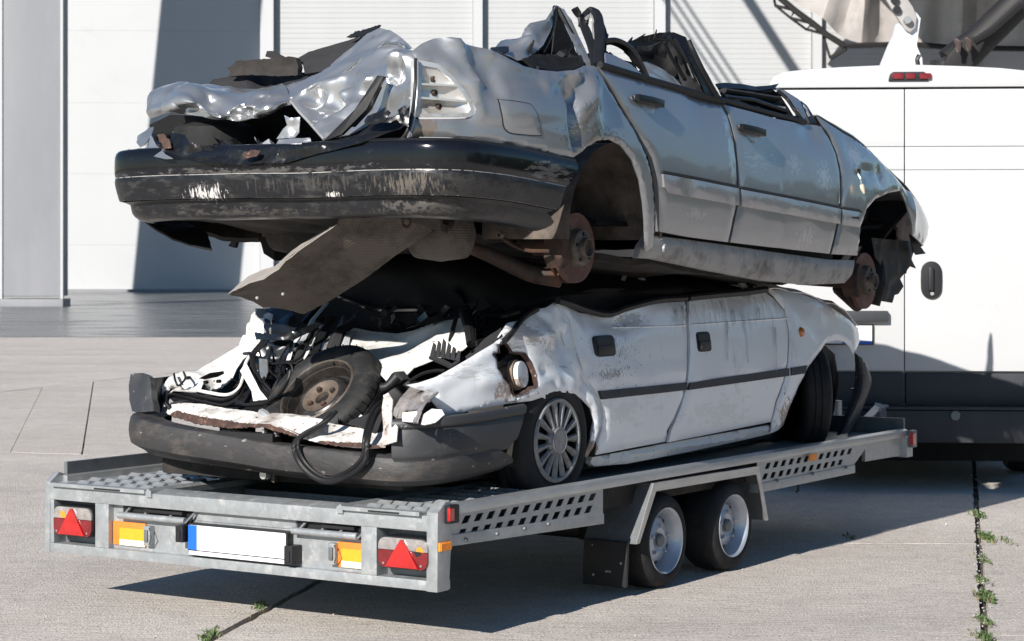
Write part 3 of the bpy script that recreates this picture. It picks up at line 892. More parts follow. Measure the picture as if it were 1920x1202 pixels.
for h, w in ((.232, .09), (.22, .2), (.09, .19), (.15, .05)):
    tb().lathe([(0, -.006), (.006, -.005), (.007, .004)], (1.462 + .07 * (h - .045) / .2 * .2, w, h), 'x', 8).build('rivet', M['galv'], tr)
tb().box((1.463, .10, .105), (1.468, .13, .114)).build('mudflap_mark', M['lens_clear'], tr)
# wheels
def trailer_wheel(s, w, sg):
    t_ = tb().lathe([(.135, .02), (.150, .004), (.175, 0), (.200, .012), (.213, .035), (.217, .07), (.217, .13), (.213, .165), (.2, .188), (.17, .2), (.135, .18)], (0, 0, 0), 'y', 56)
    t_.v = [v + Vector(TBASE) for v in t_.v]
    tyre = t_.build('tyre', M['rubber'], tr)
    r_ = B().lathe([(.152, .006), (.149, .0), (.142, .004), (.137, .014), (.132, .024), (.124, .036), (.119, .075), (.113, .082), (.107, .070), (.100, .056), (.085, .050), (.055, .040), (.048, .044), (.0, .044)], (0, 0, 0), 'y', 48)
    rim = r_.build('rim', M['rim_silver'], tyre)
    for k in range(5):
        a = 2 * math.pi * k / 5 + .3
        B().lathe([(0, .026), (.007, .028), (.010, .040), (.010, .055)], (.070 * math.cos(a), 0, .065 * math.sin(a)), 'y', 6).build('wheel_nut', M['rim_silver'], tyre)
        B().lathe([(0, .0535), (.010, .0535), (.011, .06)], (.096 * math.cos(a + .6), 0, .098 * math.sin(a + .6)), 'y', 12).build('rim_hole', M['black'], tyre)
    B().lathe([(0, .022), (.022, .024), (.03, .032), (.03, .05)], (0, 0, 0), 'y', 20).build('hub_cap', M['galv_dark'], tyre)
    tyre.location = Vector((s, w, .217)) - Vector(TBASE)
    if sg < 0: tyre.rotation_euler = (0, 0, math.pi)
    return tyre
for s in (1.803, 2.455):
    trailer_wheel(s, .008, 1); trailer_wheel(s, TW - .008, -1)
# raised sidewall lettering band on the tyres
# side markers
def marker(s, w, h, ds, dh, m, name):
    b_ = tb().box((s, w - .014, h), (s + ds, w, h + dh)).build(name, M['plastic'], tr, bevel=.005)
    tb().box((s + ds * .18, w - .018, h + dh * .15), (s + ds * .82, w - .012, h + dh * .85)).build('marker_lens', m, b_, bevel=.002)
tb().box((.045, -.03, .474), (.11, -.005, .546)).build('side_marker', M['plastic'], tr, bevel=.006)
tb().box((.040, -.034, .486), (.07, -.02, .536)).build('marker_lens', M['glass_red'], tr, bevel=.003)
mk = tb().box((TL - .03, -.03, .44), (TL + .03, .0, .535)).build('side_marker', M['galv_dark'], tr, bevel=.006)
tb().box((TL - .036, -.034, .455), (TL + .0, -.012, .522)).build('marker_lens', M['glass_red'], mk, bevel=.003)
for s, h in ((.0, .372), (3.235, .466)):
    a = tb().box((s, -.016, h), (s + .078, -.006, h + .034)).build('amber_reflector', M['amber'], tr, bevel=.002)
    for k in range(6):
        tb().box((s + .006 + k * .0117, -.0185, h + .002), (s + .012 + k * .0117, -.0155, h + .032)).build('reflector_rib', M['amber'], a)
# rope hook under the skirt, winch post and drawbar
tb().tube([(3.25, .06, .36), (3.25, .06, .31), (3.23, .06, .305)], .006, 6).build('rope_hook', M['black'], tr)
wp = tb().tube([(5.856,0.9,0.436), (6.104,0.9,0.527), (6.119,0.9,0.553)], .03, 4).build('winch_post', M['galv'], tr)
tb().tube([(6.104,0.9,0.533), (6.251,0.9,0.525)], .02, 8).build('winch_arm', M['galv'], wp)
tb().lathe([(0, 0), (.05, 0), (.05, .08), (0, .08)], (6.094,0.85,0.482), 'y', 16).build('winch_drum', M['galv_dark'], wp)
for w in (.35, 1.75):
    tb().tube([(TL - .1, w, .42), (5.75, 1.05 + (w - 1.05) * .08, .43)], .04, 4).build('drawbar', M['galv'], tr)
tb().tube([(5.7, 1.05, .43), (5.95, 1.05, .45)], .045, 10).build('coupling', M['steel_dark'], tr)
tb().tube([(5.4, .85, .62), (5.4, .85, .2)], .03, 10).build('jockey_stand', M['galv'], tr)

# ================================================================ silver saloon wreck (upper car)
M['silver'] = mat('silver_car_paint', (.31, .315, .325), .33, .6, .03, 3, dirt=(.30, .30, .30), dirt_amt=.03, dscale=5, coat=.85, speck=(.6, .61, .63), speck_amt=.0, speck_scale=22)
M['silver_crush'] = mat('crumpled_silver_paint', (.44, .445, .455), .30, .75, .05, 6, dirt=(.12, .12, .12), dirt_amt=.14, dscale=11, coat=.45)
M['sill_grey'] = mat('dull_silver_sill', (.30, .295, .29), .5, .25, .12, 6, dirt=(.12, .10, .085), dirt_amt=.36, dscale=7)
M['navy'] = mat('gloss_black_paint', (.007, .0075, .009), .3, 0, .2, 6, spec=.45, dirt=(.03, .028, .027), dirt_amt=.2, dscale=9)
M['bump_black'] = mat('scuffed_black_bumper', (.006, .0065, .009), .13, 0, .3, 4, spec=.5, dirt=(.03, .029, .029), dirt_amt=.06, dscale=14)
M['bump_scuff'] = mat('scraped_black_bumper', (.010, .0105, .0125), .30, 0, .4, 5, spec=.4, dirt=(.06, .056, .052), dirt_amt=.34, dscale=16, speck=(.5, .48, .45), speck_amt=.0, speck_scale=45, stretch=(.6, .6, 2), bump=.001)
M['carpet'] = mat('grey_brown_carpet', (.028, .024, .0225), .95, 0, .3, 20, bump=.006, bscale=70)
M['rust'] = mat('flaking_rust', (.062, .034, .026), .9, 0, .5, 20, speck=(.15, .085, .06), speck_amt=.4, speck_scale=40, bump=.006, bscale=30)
M['rust_dark'] = mat('dark_rusty_iron', (.045, .030, .024), .7, .3, .5, 14, dirt=(.13, .06, .035), dirt_amt=.4, dscale=8, bump=.003)
M['rotor'] = mat('rusty_brake_disc', (.12, .06, .043), .6, .4, .35, 18, dirt=(.20, .15, .13), dirt_amt=.3, dscale=9)
M['iron'] = mat('bare_iron_hub', (.15, .125, .105), .55, .5, .4, 18, dirt=(.06, .045, .035), dirt_amt=.5, dscale=14)
M['shield'] = mat('dimpled_heat_shield', (.105, .088, .075), .6, .3, .15, 5, dirt=(.045, .038, .034), dirt_amt=.4, dscale=6)
def dimple(m):
    nt = m.node_tree; n, l = nt.nodes, nt.links; tc = n.new('ShaderNodeTexCoord')
    v = n.new('ShaderNodeTexVoronoi'); v.inputs['Scale'].default_value = 95; v.inputs['Randomness'].default_value = .15
    l.new(tc.outputs['Object'], v.inputs['Vector'])
    bp = n.new('ShaderNodeBump'); bp.inputs['Distance'].default_value = .004; l.new(v.outputs['Distance'], bp.inputs['Height']); l.new(bp.outputs[0], n['Principled BSDF'].inputs['Normal'])
dimple(M['shield'])
M['lamp_shell'] = mat('silvered_lamp_shell', (.62, .61, .59), .28, .6, .1, 10, dirt=(.30, .24, .19), dirt_amt=.3, dscale=9)
M['dusty_glass'] = mat('dusty_window_glass', (.30, .34, .38), .3, .1, .15, 6, coat=.6, dirt=(.45, .46, .47), dirt_amt=.4, dscale=6)
M['seat'] = mat('dark_grey_cloth', (.018, .0175, .020), .9, 0, .2, 9, bump=.003, bscale=50)
SB = (2.0, .75, 1.40)
sc = trailer_thing('crushed_silver_car', SB, 'crushed silver saloon with flattened roof and missing wheels, stacked on top of the white car', 'car')
def sb(): return B(SB)
def WM(s, h):
    d = h - (1.855 - .0767 * (s - 1.474))
    w = -.19 + (.40 * d * d if d > 0 else .3 * d * d)
    if s > 3.3: w += .09 * (s - 3.3) ** 2
    if s < .75: w += .24 * ((.75 - s) / .8) ** 3
    return w
def ridge(lines):
    """sharp folds in a panel: (from, to, width, height; negative = outwards)"""
    def f(s, h):
        t = 0
        for a, b_, r, k in lines:
            dx, dz = b_[0] - a[0], b_[2] - a[2]
            u = max(0, min(1, ((s - a[0]) * dx + (h - a[2]) * dz) / (dx * dx + dz * dz)))
            d = math.hypot(s - a[0] - dx * u, h - a[2] - dz * u)
            if d < r: t += k * (1 - d / r) ** 1.3
        return t
    return f
def gauss(pts):
    """dents: (centre point, radius along, radius up, depth inwards)"""
    def f(s, h):
        t = 0
        for c, rs, rh, a in pts:
            q = ((s - c[0]) / rs) ** 2 + ((h - c[2]) / rh) ** 2
            if q < 9: t += a * math.exp(-q)
        return t
    return f
# --- rear quarter panel, with its dents and creases
qdent = gauss([((0.2,-0.076,2.252), .10, .10, .050), ((0.273,-0.101,2.257), .03, .10, -.022), ((0.501,-0.153,2.201), .22, .05, .035), ((0.105,-0.013,2.317), .04, .10, -.03), ((0.138,-0.064,2.173), .05, .06, -.02),
               ((0.725,-0.17,2.135), .05, .16, .045), ((0.873,-0.154,2.201), .05, .2, -.025), ((0.742,-0.187,1.992), .05, .05, .02), ((0.042,0.025,2.314), .08, .04, .03), ((0.426,-0.165,2.087), .25, .06, -.012), ((0.312,-0.148,2.02), .2, .03, .008), ((0.107,-0.058,2.096), .04, .12, .012)])
qridge = ridge([((0.12,-0.012,2.35), (0.157,-0.069,2.197), .06, -.020), ((0.157,-0.069,2.197), (0.15,-0.083,2.075), .05, -.014), ((0.277,-0.098,2.272), (0.239,-0.112,2.147), .05, .022), ((0.239,-0.112,2.147), (0.551,-0.159,2.188), .07, -.016), ((0.551,-0.159,2.188), (0.786,-0.142,2.256), .05, -.014),
    ((0.9,-0.128,2.293), (0.741,-0.17,2.136), .05, .022), ((0.741,-0.17,2.136), (0.706,-0.182,2.054), .05, .030), ((0.706,-0.182,2.054), (0.738,-0.19,1.913), .05, .026), ((0.929,-0.148,2.221), (0.786,-0.174,2.107), .05, -.016), ((0.058,0.023,2.345), (0.128,-0.052,2.211), .04, .010), ((0.171,-0.096,2.045), (0.624,-0.187,1.995), .05, -.005)])
def qd(s, h): return qridge(s, h) + qdent(s, h) * .75 + .006 * noise.noise(Vector((s * 5, h * 5, 1.5)))
quarter = [(-0.036,0.078,2.289), (0.019,0.046,2.33), (0.059,0.024,2.349), (0.092,0.006,2.354), (0.122,-0.012,2.351), (0.17,-0.042,2.333), (0.252,-0.077,2.319), (0.305,-0.097,2.304), (0.361,-0.116,2.281), (0.433,-0.133,2.261), (0.532,-0.143,2.253), (0.662,-0.144,2.254), (0.793,-0.137,2.27), (0.893,-0.127,2.296), (0.97,-0.123,2.302),
    (1.004,-0.131,2.276), (1.047,-0.148,2.212), (1.121,-0.166,2.125), (1.204,-0.179,2.038), (1.289,-0.188,1.942), (1.336,-0.19,1.851), (1.368,-0.184,1.726), (1.384,-0.172,1.617), (1.396,-0.157,1.529), (1.334,-0.156,1.529),
    (1.302,-0.171,1.616), (1.274,-0.184,1.732), (1.237,-0.189,1.831), (1.171,-0.19,1.912), (1.078,-0.187,1.97), (0.984,-0.186,1.991), (0.88,-0.187,1.982), (0.808,-0.189,1.955), (0.741,-0.19,1.908), (0.592,-0.188,1.907), (0.415,-0.172,1.928), (0.201,-0.112,1.952), (0.053,-0.031,1.963), (-0.072,0.071,1.963), (-0.065,0.066,2.031),
    (0.054,-0.03,2.035), (0.121,-0.071,2.039), (0.142,-0.081,2.052), (0.148,-0.082,2.075), (0.138,-0.073,2.112), (0.12,-0.058,2.149), (0.084,-0.028,2.205), (0.037,0.013,2.251), (-0.024,0.062,2.264)]
panel('quarter_panel', quarter, WM, M['silver'], sc, SB, res=.016, th=.006, roll=.010, rollr=.012, dent=qd)
# fuel flap
ff = [(0.245,-0.119,2.109), (0.264,-0.125,2.114), (0.373,-0.154,2.107), (0.405,-0.16,2.097), (0.434,-0.169,2.056), (0.454,-0.176,1.995), (0.445,-0.176,1.985), (0.33,-0.155,1.986), (0.281,-0.141,1.994), (0.26,-0.132,2.026)]
qoff = lambda k: (lambda s, h: WM(s, h) + qd(s, h) + k)
fcx, fcz = sum(p[0] for p in ff) / len(ff), sum(p[2] for p in ff) / len(ff)
panel('fuel_flap_gap', [(p[0] + (p[0] - fcx) * .05, p[1], p[2] + (p[2] - fcz) * .05) for p in ff], qoff(-.0025), M['black'], sc, SB, res=.015, th=.001, roll=0, curve=4)
panel('fuel_flap', ff, qoff(-.008), M['silver'], sc, SB, res=.02, th=.005, roll=.004, rollr=.008, curve=4)
# tail lamp: empty silvered shell with three chambers
tl_out = [(-0.037,0.075,2.259), (-0.022,0.063,2.26), (0.036,0.017,2.248), (0.083,-0.024,2.201), (0.119,-0.054,2.146), (0.138,-0.069,2.108), (0.147,-0.078,2.075), (0.142,-0.077,2.053), (0.125,-0.068,2.043), (0.057,-0.028,2.041), (-0.06,0.065,2.038)]
lampW = lambda s, h: WM(s, h) + .004
tl_in = [(-0.016,0.054,2.239), (0.03,0.017,2.23), (0.071,-0.019,2.189), (0.104,-0.046,2.141), (0.125,-0.063,2.1), (0.133,-0.07,2.074), (0.122,-0.066,2.059), (0.058,-0.027,2.055), (-0.041,0.049,2.052)]
lamp = panel('tail_lamp', tl_out, lampW, M['lamp_shell'], sc, SB, res=.02, th=.02, holes=[tl_in], roll=.003, rollr=.006)
panel('lamp_reflector', tl_in, lambda s, h: WM(s, h) + .055, M['lamp_shell'], lamp, SB, res=.03, th=.004, roll=-.04, rollr=.03)
for a, b_ in (((-0.03,0.048,2.167), (0.096,-0.042,2.164)), ((-0.04,0.05,2.114), (0.133,-0.071,2.104))):
    sb().prism([(a[0], WM(a[0], a[2]) + .004, a[2] + .004), (b_[0], WM(b_[0], b_[2]) + .004, b_[2] + .004), (b_[0], WM(b_[0], b_[2]) + .004, b_[2] - .004), (a[0], WM(a[0], a[2]) + .004, a[2] - .004)], (0, .05, 0)).build('lamp_divider', M['lamp_shell'], lamp)
for c, m_ in (((0.042,-0.004,2.19), 'rust'), ((0.04,-0.011,2.137), 'iron'), ((0.05,-0.024,2.083), 'black')):
    q = (c[0], WM(c[0], c[2]), c[2])
    sb().lathe([(.006, .042), (.012, .043), (.013, .056)], q, 'y', 14).build('bulb_socket', M['rust_dark'], lamp)
    sb().lathe([(0, .047), (.011, .047), (.011, .052)], q, 'y', 14).build('socket_core', M[m_], lamp)
# --- doors, fender, mouldings, handles
ddent = gauss([((1.815,-0.153,2.135), .10, .2, .006), ((1.984,-0.111,2.261), .2, .08, .012)])
rdoor = [(1,-0.124,2.299), (1.086,-0.125,2.288), (1.223,-0.125,2.278), (1.474,-0.125,2.257), (1.737,-0.126,2.236), (1.876,-0.129,2.214), (2.029,-0.127,2.209), (2.082,-0.127,2.205), (2.114,-0.142,2.151), (2.123,-0.164,2.061), (2.121,-0.184,1.925), (2.118,-0.19,1.817), (2.116,-0.189,1.745), (2.094,-0.185,1.682), (2.061,-0.173,1.569), (1.69,-0.171,1.59), (1.431,-0.172,1.612),
         (1.407,-0.184,1.715), (1.382,-0.19,1.832), (1.339,-0.188,1.932), (1.264,-0.183,1.999), (1.192,-0.172,2.088), (1.116,-0.155,2.179), (1.042,-0.137,2.253)]
rd = panel('rear_door', rdoor, WM, M['silver'], sc, SB, res=.035, th=.02, roll=.008, rollr=.012, dent=lambda s, h: ddent(s, h) + .003 * noise.noise(Vector((s * 4, h * 4, 4))))
fdent = gauss([((2.992,-0.135,2.111), .12, .06, .02), ((3.127,-0.123,2.137), .05, .05, -.01), ((2.601,-0.19,1.736), .03, .2, .004), ((2.445,-0.175,1.973), .2, .1, .008)])
fdoor = [(2.109,-0.127,2.203), (2.341,-0.126,2.189), (2.646,-0.126,2.166), (2.908,-0.122,2.157), (3.096,-0.117,2.159), (3.163,-0.116,2.154), (3.221,-0.132,2.102), (3.255,-0.154,2.019), (3.253,-0.173,1.925), (3.218,-0.189,1.767), (3.199,-0.19,1.688), (3.131,-0.177,1.516), (2.778,-0.175,1.533), (2.447,-0.174,1.549), (2.087,-0.173,1.568), (2.115,-0.185,1.683), (2.135,-0.189,1.746), (2.139,-0.19,1.818), (2.143,-0.184,1.926), (2.145,-0.163,2.062), (2.137,-0.142,2.152)]
fd = panel('front_door', fdoor, WM, M['silver'], sc, SB, res=.035, th=.02, roll=.008, rollr=.012, dent=lambda s, h: fdent(s, h) + .004 * noise.noise(Vector((s * 4, h * 4, 8))))
fedent = gauss([((3.643,-0.155,1.938), .12, .04, .012), ((3.562,-0.148,1.996), .12, .03, -.006), ((3.435,-0.14,2.051), .06, .06, .008), ((3.822,-0.141,1.923), .05, .05, .02), ((4.382,-0.077,1.769), .05, .1, -.02)])
fender = [(3.162,-0.098,2.206), (3.235,-0.104,2.184), (3.441,-0.116,2.13), (3.587,-0.114,2.106), (3.681,-0.116,2.077), (3.86,-0.113,2.023), (4.057,-0.104,1.949), (4.297,-0.079,1.869), (4.613,-0.019,1.812), (4.798,0.02,1.745), (4.927,0.051,1.669), (4.838,0.023,1.601), (4.692,-0.015,1.565), (4.374,-0.086,1.619), (4.334,-0.092,1.704), (4.284,-0.094,1.789), (4.175,-0.103,1.858), (3.914,-0.145,1.838), (3.708,-0.169,1.802), (3.562,-0.183,1.748), (3.482,-0.186,1.652), (3.466,-0.176,1.507), (3.154,-0.176,1.514), (3.222,-0.19,1.683), (3.241,-0.189,1.767), (3.279,-0.172,1.926), (3.283,-0.152,2.023), (3.249,-0.129,2.108), (3.187,-0.114,2.16)]
fe = panel('front_fender', fender, WM, M['silver'], sc, SB, res=.025, th=.008, roll=.008, rollr=.012, dent=lambda s, h: fedent(s, h) + .005 * noise.noise(Vector((s * 5, h * 5, 2))))
Wo = lambda k: (lambda s, h: WM(s, h) + k)
M['mould'] = mat('silver_side_moulding', (.36, .36, .365), .32, .5, .06, 8, coat=.5, dirt=(.34, .20, .20), dirt_amt=.12, dscale=6)
for pts, par in (([(1.404,-0.19,1.86), (1.438,-0.19,1.859), (1.746,-0.19,1.84), (2.108,-0.19,1.815), (2.113,-0.189,1.738), (1.749,-0.188,1.761), (1.45,-0.188,1.782), (1.418,-0.189,1.804)], rd),
            ([(2.129,-0.19,1.812), (2.621,-0.19,1.781), (3.203,-0.19,1.741), (3.196,-0.189,1.665), (2.623,-0.189,1.704), (2.134,-0.189,1.735)], fd),
            ([(3.221,-0.19,1.739), (3.425,-0.188,1.729), (3.457,-0.188,1.721), (3.436,-0.188,1.653), (3.402,-0.188,1.653), (3.214,-0.189,1.663)], fe)):
    panel('side_moulding', pts, Wo(-.017), M['mould'], par, SB, res=.04, th=.018, roll=.007, rollr=.014)
    up = [p for p in pts[:len(pts) // 2]]
    sb().tube([(p[0], WM(p[0], p[2]) - .004, p[2] + .008) for p in up], .007, 6).build('moulding_seal', M['seal'], par)
b0 = [(3.316,-0.19,1.704), (3.4,-0.189,1.703), (3.4,-0.189,1.694), (3.316,-0.19,1.695)]
sb().prism([(p[0], WM(p[0], p[2]) - .02, p[2]) for p in b0], (0, .004, 0)).build('moulding_badge', M['black'], fe)
def handle(c, par, x0, x1):
    q = lambda p, k: (p[0], WM(p[0], p[2]) + k, p[2])
    cc = [(c[0] + .062 * math.cos(t), 0, c[2] + .058 * math.sin(t)) for t in [k * math.pi / 12 for k in range(24)]]
    panel('handle_recess', cc, Wo(-.0032), M['handle_cup'], par, SB, res=.015, th=.001, roll=.003, rollr=.02)
    d = Vector((x1[0] - x0[0], 0, x1[2] - x0[2])); up_ = Vector((-d[2], 0, d[0])).normalized() * .0165
    rows_ = [(0, .6, -.012), (.06, 1, -.030), (.5, 1, -.040), (.94, 1, -.030), (1, .6, -.012)]
    g_ = sb(); vs = []
    for t, k, dw in rows_:
        c_ = x0 + d * t; w_ = WM(c_[0], c_[2])
        for sg, e in ((1, 0), (1, 1), (-1, 1), (-1, 0)): vs.append((c_[0] + up_[0] * sg * k, w_ + (dw if e else dw * .2 + .0), c_[2] + up_[2] * sg * k))
    fs = [(i * 4 + j, i * 4 + (j + 1) % 4, i * 4 + 4 + (j + 1) % 4, i * 4 + 4 + j) for i in range(4) for j in range(4)] + [(0, 1, 2, 3), (16, 17, 18, 19)]
    g_.add(vs, fs).build('door_handle', M['navy'], par, bevel=.004)
M['handle_cup'] = M['silver']
handle(Vector((1.351,-0.152,2.172)), rd, Vector((1.218,-0.152,2.181)), Vector((1.463,-0.151,2.166)))
handle(Vector((2.317,-0.153,2.093)), fd, Vector((2.173,-0.154,2.102)), Vector((2.431,-0.153,2.084)))
# sill
sill = [(1.391,-0.149,1.598), (1.762,-0.15,1.577), (2.116,-0.151,1.555), (2.549,-0.152,1.526), (3.196,-0.153,1.486), (3.503,-0.152,1.483), (3.495,-0.141,1.409), (3.427,-0.134,1.366), (3.005,-0.128,1.362), (2.546,-0.125,1.386), (1.954,-0.128,1.442), (1.461,-0.131,1.494), (1.338,-0.129,1.497), (1.343,-0.14,1.547)]
sl = panel('sill', sill, Wo(.02), M['sill_grey'], sc, SB, res=.02, th=.03, roll=.016, rollr=.04, dent=lambda s, h: .006 * noise.noise(Vector((s * 6, h * 6, 3))))
for c in ((1.521,-0.161,1.539), (3.038,-0.164,1.442)):
    sb().lathe([(0, .012), (.018, .012), (.022, .02), (.024, .03)], (c[0], WM(c[0], c[2]), c[2]), 'y', 16).build('sill_plug', M['sill_grey'], sl)
# black gap filler behind the panels: inner body shell
inner = [(1.50, 1.50), (3.42, 1.40), (3.46, 1.75), (3.5, 2.02), (3.1, 2.13), (2.0, 2.17), (1.05, 2.24), (.95, 2.14), (1.25, 2.04), (1.42, 1.9), (1.49, 1.7)]
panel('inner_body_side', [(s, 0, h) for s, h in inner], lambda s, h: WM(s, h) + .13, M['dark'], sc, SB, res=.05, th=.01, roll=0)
lside = [(.3, 1.72), (1.2, 1.6), (4.2, 1.42), (4.35, 1.6), (3.9, 1.85), (2.5, 1.96), (.3, 2.05)]
panel('left_body_side', [(s, 0, h) for s, h in lside], lambda s, h: 1.62 - (.17 * (s - 3.3) ** 2 if s > 3.3 else 0), M['silver'], sc, SB, res=.1, th=.02, roll=.01, facing=1, dent=lambda s, h: .02 * noise.noise(Vector((s * 3, h * 3, 5))))
# --- bumper
def bm_plan(t, inset):
    """t = 0 at the right-hand end of the side, 1 at the left-hand end"""
    a = .93 - inset; b_ = 1.07 - inset; n = 9
    th = math.pi * t
    c, s_ = math.cos(th), math.sin(th)
    return (.9 - b_ * abs(s_) ** (2 / n), .73 - a * math.copysign(abs(c) ** (2 / n), c))
def bm_rows(rows, nt=90):
    out = []
    for z, ins, send in rows:
        pts = []
        for k in range(nt + 1):
            t = k / nt
            # denser sampling round the corners
            s_, w_ = bm_plan(t, ins)
            pts.append([s_, w_])
        pts = [p for p in pts if not (p[1] < .4 and p[0] > send) and not (p[1] > 1 and p[0] > .55)]
        if pts[0][0] < send - .01: pts.insert(0, [send, pts[0][1]])
        # resample evenly
        L = [0]
        for i in range(1, len(pts)): L.append(L[-1] + math.dist(pts[i], pts[i - 1]))
        res = []
        for k in range(61):
            d = L[-1] * k / 60
            i = max(j for j in range(len(L)) if L[j] <= d + 1e-9); i = min(i, len(pts) - 2)
            f = (d - L[i]) / max(L[i + 1] - L[i], 1e-9)
            s_, w_ = [pts[i][q] + (pts[i + 1][q] - pts[i][q]) * f for q in (0, 1)]
            dz = .008 * noise.noise(Vector((s_ * 2.2, w_ * 2.2, 3)))
            res.append((s_ + dz * .6, w_, z - .073 * max(s_, -.05) + dz))
        out.append(res)
    return out
sTop = (0.699,-0.2,1.901)[0]; sC1 = (0.61,-0.2,1.762)[0]; sC2 = (0.561,-0.185,1.675)[0]; sBo = (0.573,-0.14,1.616)[0]
up = loft('rear_bumper', bm_rows([(1.940, .06, sTop), (1.942, .02, sTop), (1.93, .004, sTop), (1.90, 0, sTop - .005), (1.85, 0, sC1 + .03), (1.832, .004, sC1)]), M['bump_black'], sc, SB, per=2, th=.006)
loft('bumper_middle_band', bm_rows([(1.832, .016, sC1), (1.829, .002, sC1), (1.80, .002, sC1 - .02), (1.75, .012, sC2 + .02), (1.737, .016, sC2)]), M['bump_scuff'], up, SB, per=2, th=.006)
loft('bumper_lower_lip', bm_rows([(1.736, .03, sC2), (1.733, .034, sC2), (1.722, .05, sC2 - .02), (1.69, .055, sBo + .03), (1.665, .075, sBo), (1.655, .12, sBo)]), M['bump_scuff'], up, SB, per=2, th=.006)
M['edge_light'] = mat('edge_highlight', (.36, .34, .32), .5, .2, .3, 20, speck=(.02, .02, .02), speck_amt=.5, speck_scale=14)  # pale colour that paints a highlight along the bumper creases
for z, ins, se in ((1.831, -.0015, sC1), (1.7365, .0125, sC2)):
    r_ = bm_rows([(z, ins, se)])[0]
    sb().tube(r_, .0022, 5).build('edge_highlight', M['edge_light'], up)
r_ = bm_rows([(1.944, .012, sTop)])[0]
sb().tube(r_[:30], .008, 8).build('bumper_trim', M['navy'], up)
# scrapes: bare plastic and old paint rubbed into the bands, dust and scratches on the doors
def mk(p, r, colour, st, thr, amt=1.0): return (tuple(p[i] - SB[i] for i in range(3)), r, colour, st, thr, amt)
add_marks(M['bump_scuff'], [mk((-0.17,1.025,1.759), (.12, .13, .045), (.55, .53, .51), (70, 110, 30), .60), mk((-0.17,0.38,1.742), (.1, .04, .02), (.55, .53, .5), (60, 90, 30), .58),
    mk((-0.157,0.007,1.78), (.12, .20, .060), (.15, .13, .11), (80, 130, 16), .60, .7), mk((-0.17,0.477,1.789), (.2, .6, .06), (.07, .065, .06), (40, 60, 10), .66, .6),
    mk((-0.11,0.876,1.68), (.2, .8, .04), (.10, .09, .08), (30, 30, 60), .65, .5), mk((-0.09,0.019,1.693), (.2, .3, .05), (.12, .11, .10), (40, 40, 60), .61, .6), mk((-0.017,-0.171,1.7), (.5, .2, .2), (.045, .042, .04), (12, 12, 20), .58, .6)])
add_marks(M['bump_black'], [mk((0.486,-0.2,1.841), (.22, .1, .05), (.20, .19, .18), (14, 40, 80), .58, .6), mk((-0.134,-0.073,1.809), (.5, .3, .03), (.16, .15, .15), (20, 20, 60), .60, .6), mk((-0.17,0.724,1.839), (.3, .9, .03), (.10, .095, .09), (20, 20, 60), .60, .7)])
add_marks(M['silver'], [mk((2.356,-0.179,1.952), (.35, .2, .10), (.62, .62, .63), (12, 30, 60), .66, .3), mk((3.054,-0.179,1.899), (.10, .2, .10), (.66, .62, .62), (60, 40, 40), .58, .5), mk((2.734,-0.176,1.946), (.12, .2, .08), (.62, .62, .62), (60, 40, 50), .61, .4),
    mk((2.848,-0.183,1.598), (.2, .2, .07), (.62, .62, .62), (50, 30, 24), .62, .4), mk((1.721,-0.184,1.694), (.16, .2, .06), (.60, .52, .52), (50, 30, 30), .62, .35), mk((3.49,-0.148,2.013), (.14, .2, .08), (.70, .70, .70), (90, 60, 70), .56, .55), mk((0.835,-0.187,1.996), (.24, .2, .07), (.14, .12, .11), (40, 30, 60), .53, .75),
    mk((0.818,-0.178,2.076), (.08, .2, .06), (.16, .15, .14), (50, 30, 20), .52, .7), mk((-0.051,0.051,2.001), (.08, .2, .05), (.30, .20, .13), (40, 40, 14), .52, .7), mk((3.867,-0.143,1.883), (.25, .2, .1), (.55, .55, .55), (30, 30, 30), .55, .6), mk((2.079,-0.181,1.96), (.04, .2, .3), (.66, .66, .66), (90, 60, 40), .55, .6)])
# --- underside
pan = [[(.0, w, 1.70 + .03 * math.sin(w * 9)) for w in (.0, .3, .75, 1.2, 1.5)], [(.5, w, 1.62 - .03 * math.cos(w * 6)) for w in (.25, .4, .75, 1.2, 1.5)], [(1.3, w, 1.53) for w in (.27, .4, .75, 1.2, 1.5)], [(1.5, w, 1.50) for w in (.02, .3, .75, 1.2, 1.58)], [(3.35, w, 1.40) for w in (.02, .3, .75, 1.2, 1.58)], [(3.5, w, 1.44) for w in (.33, .4, .75, 1.2, 1.45)], [(4.3, w, 1.46) for w in (.33, .45, .75, 1.2, 1.4)]]
loft('floor_pan', pan, M['void'], sc, SB, per=8, th=.03, amp=.03, freq=5, seed=5)
loft('cabin_floor', [[(p[0], p[1], p[2] + .16) for p in r] for r in pan], M['dark'], sc, SB, per=6, th=.02, amp=.03, freq=4, seed=6)
plate('bumper_flap', [(0.05,1.561,1.656), (0.08,1.516,1.617), (0.1,1.445,1.579), (0.12,1.364,1.554), (0.12,1.244,1.533), (0.2,1.326,1.567), (0.25,1.387,1.605), (0.3,1.526,1.644), (0.3,1.639,1.666)], M['seal'], sc, SB, res=.03, th=.008, amp=.006)
plate('spare_well', [(0.35,1.662,1.665), (0.3,1.526,1.627), (0.3,1.425,1.61), (0.3,1.337,1.588), (0.32,1.244,1.58), (0.35,1.188,1.58), (0.4,1.203,1.626), (0.5,1.309,1.666)], M['void'], sc, SB, res=.03, th=.02, amp=.02, freq=9, seed=3)
sb().prism([(0.4,1.368,1.585), (0.4,1.348,1.58), (0.4,1.363,1.541), (0.4,1.399,1.549)], (.02, 0, 0)).build('rubber_hanger', M['seal'], sc)
sb().prism([(0.5,1.321,1.594), (0.5,1.221,1.585), (0.5,1.221,1.483), (0.5,1.287,1.515), (0.5,1.301,1.56)], (.2, 0, 0)).build('exhaust_bracket', M['dark'], sc, bevel=.01)
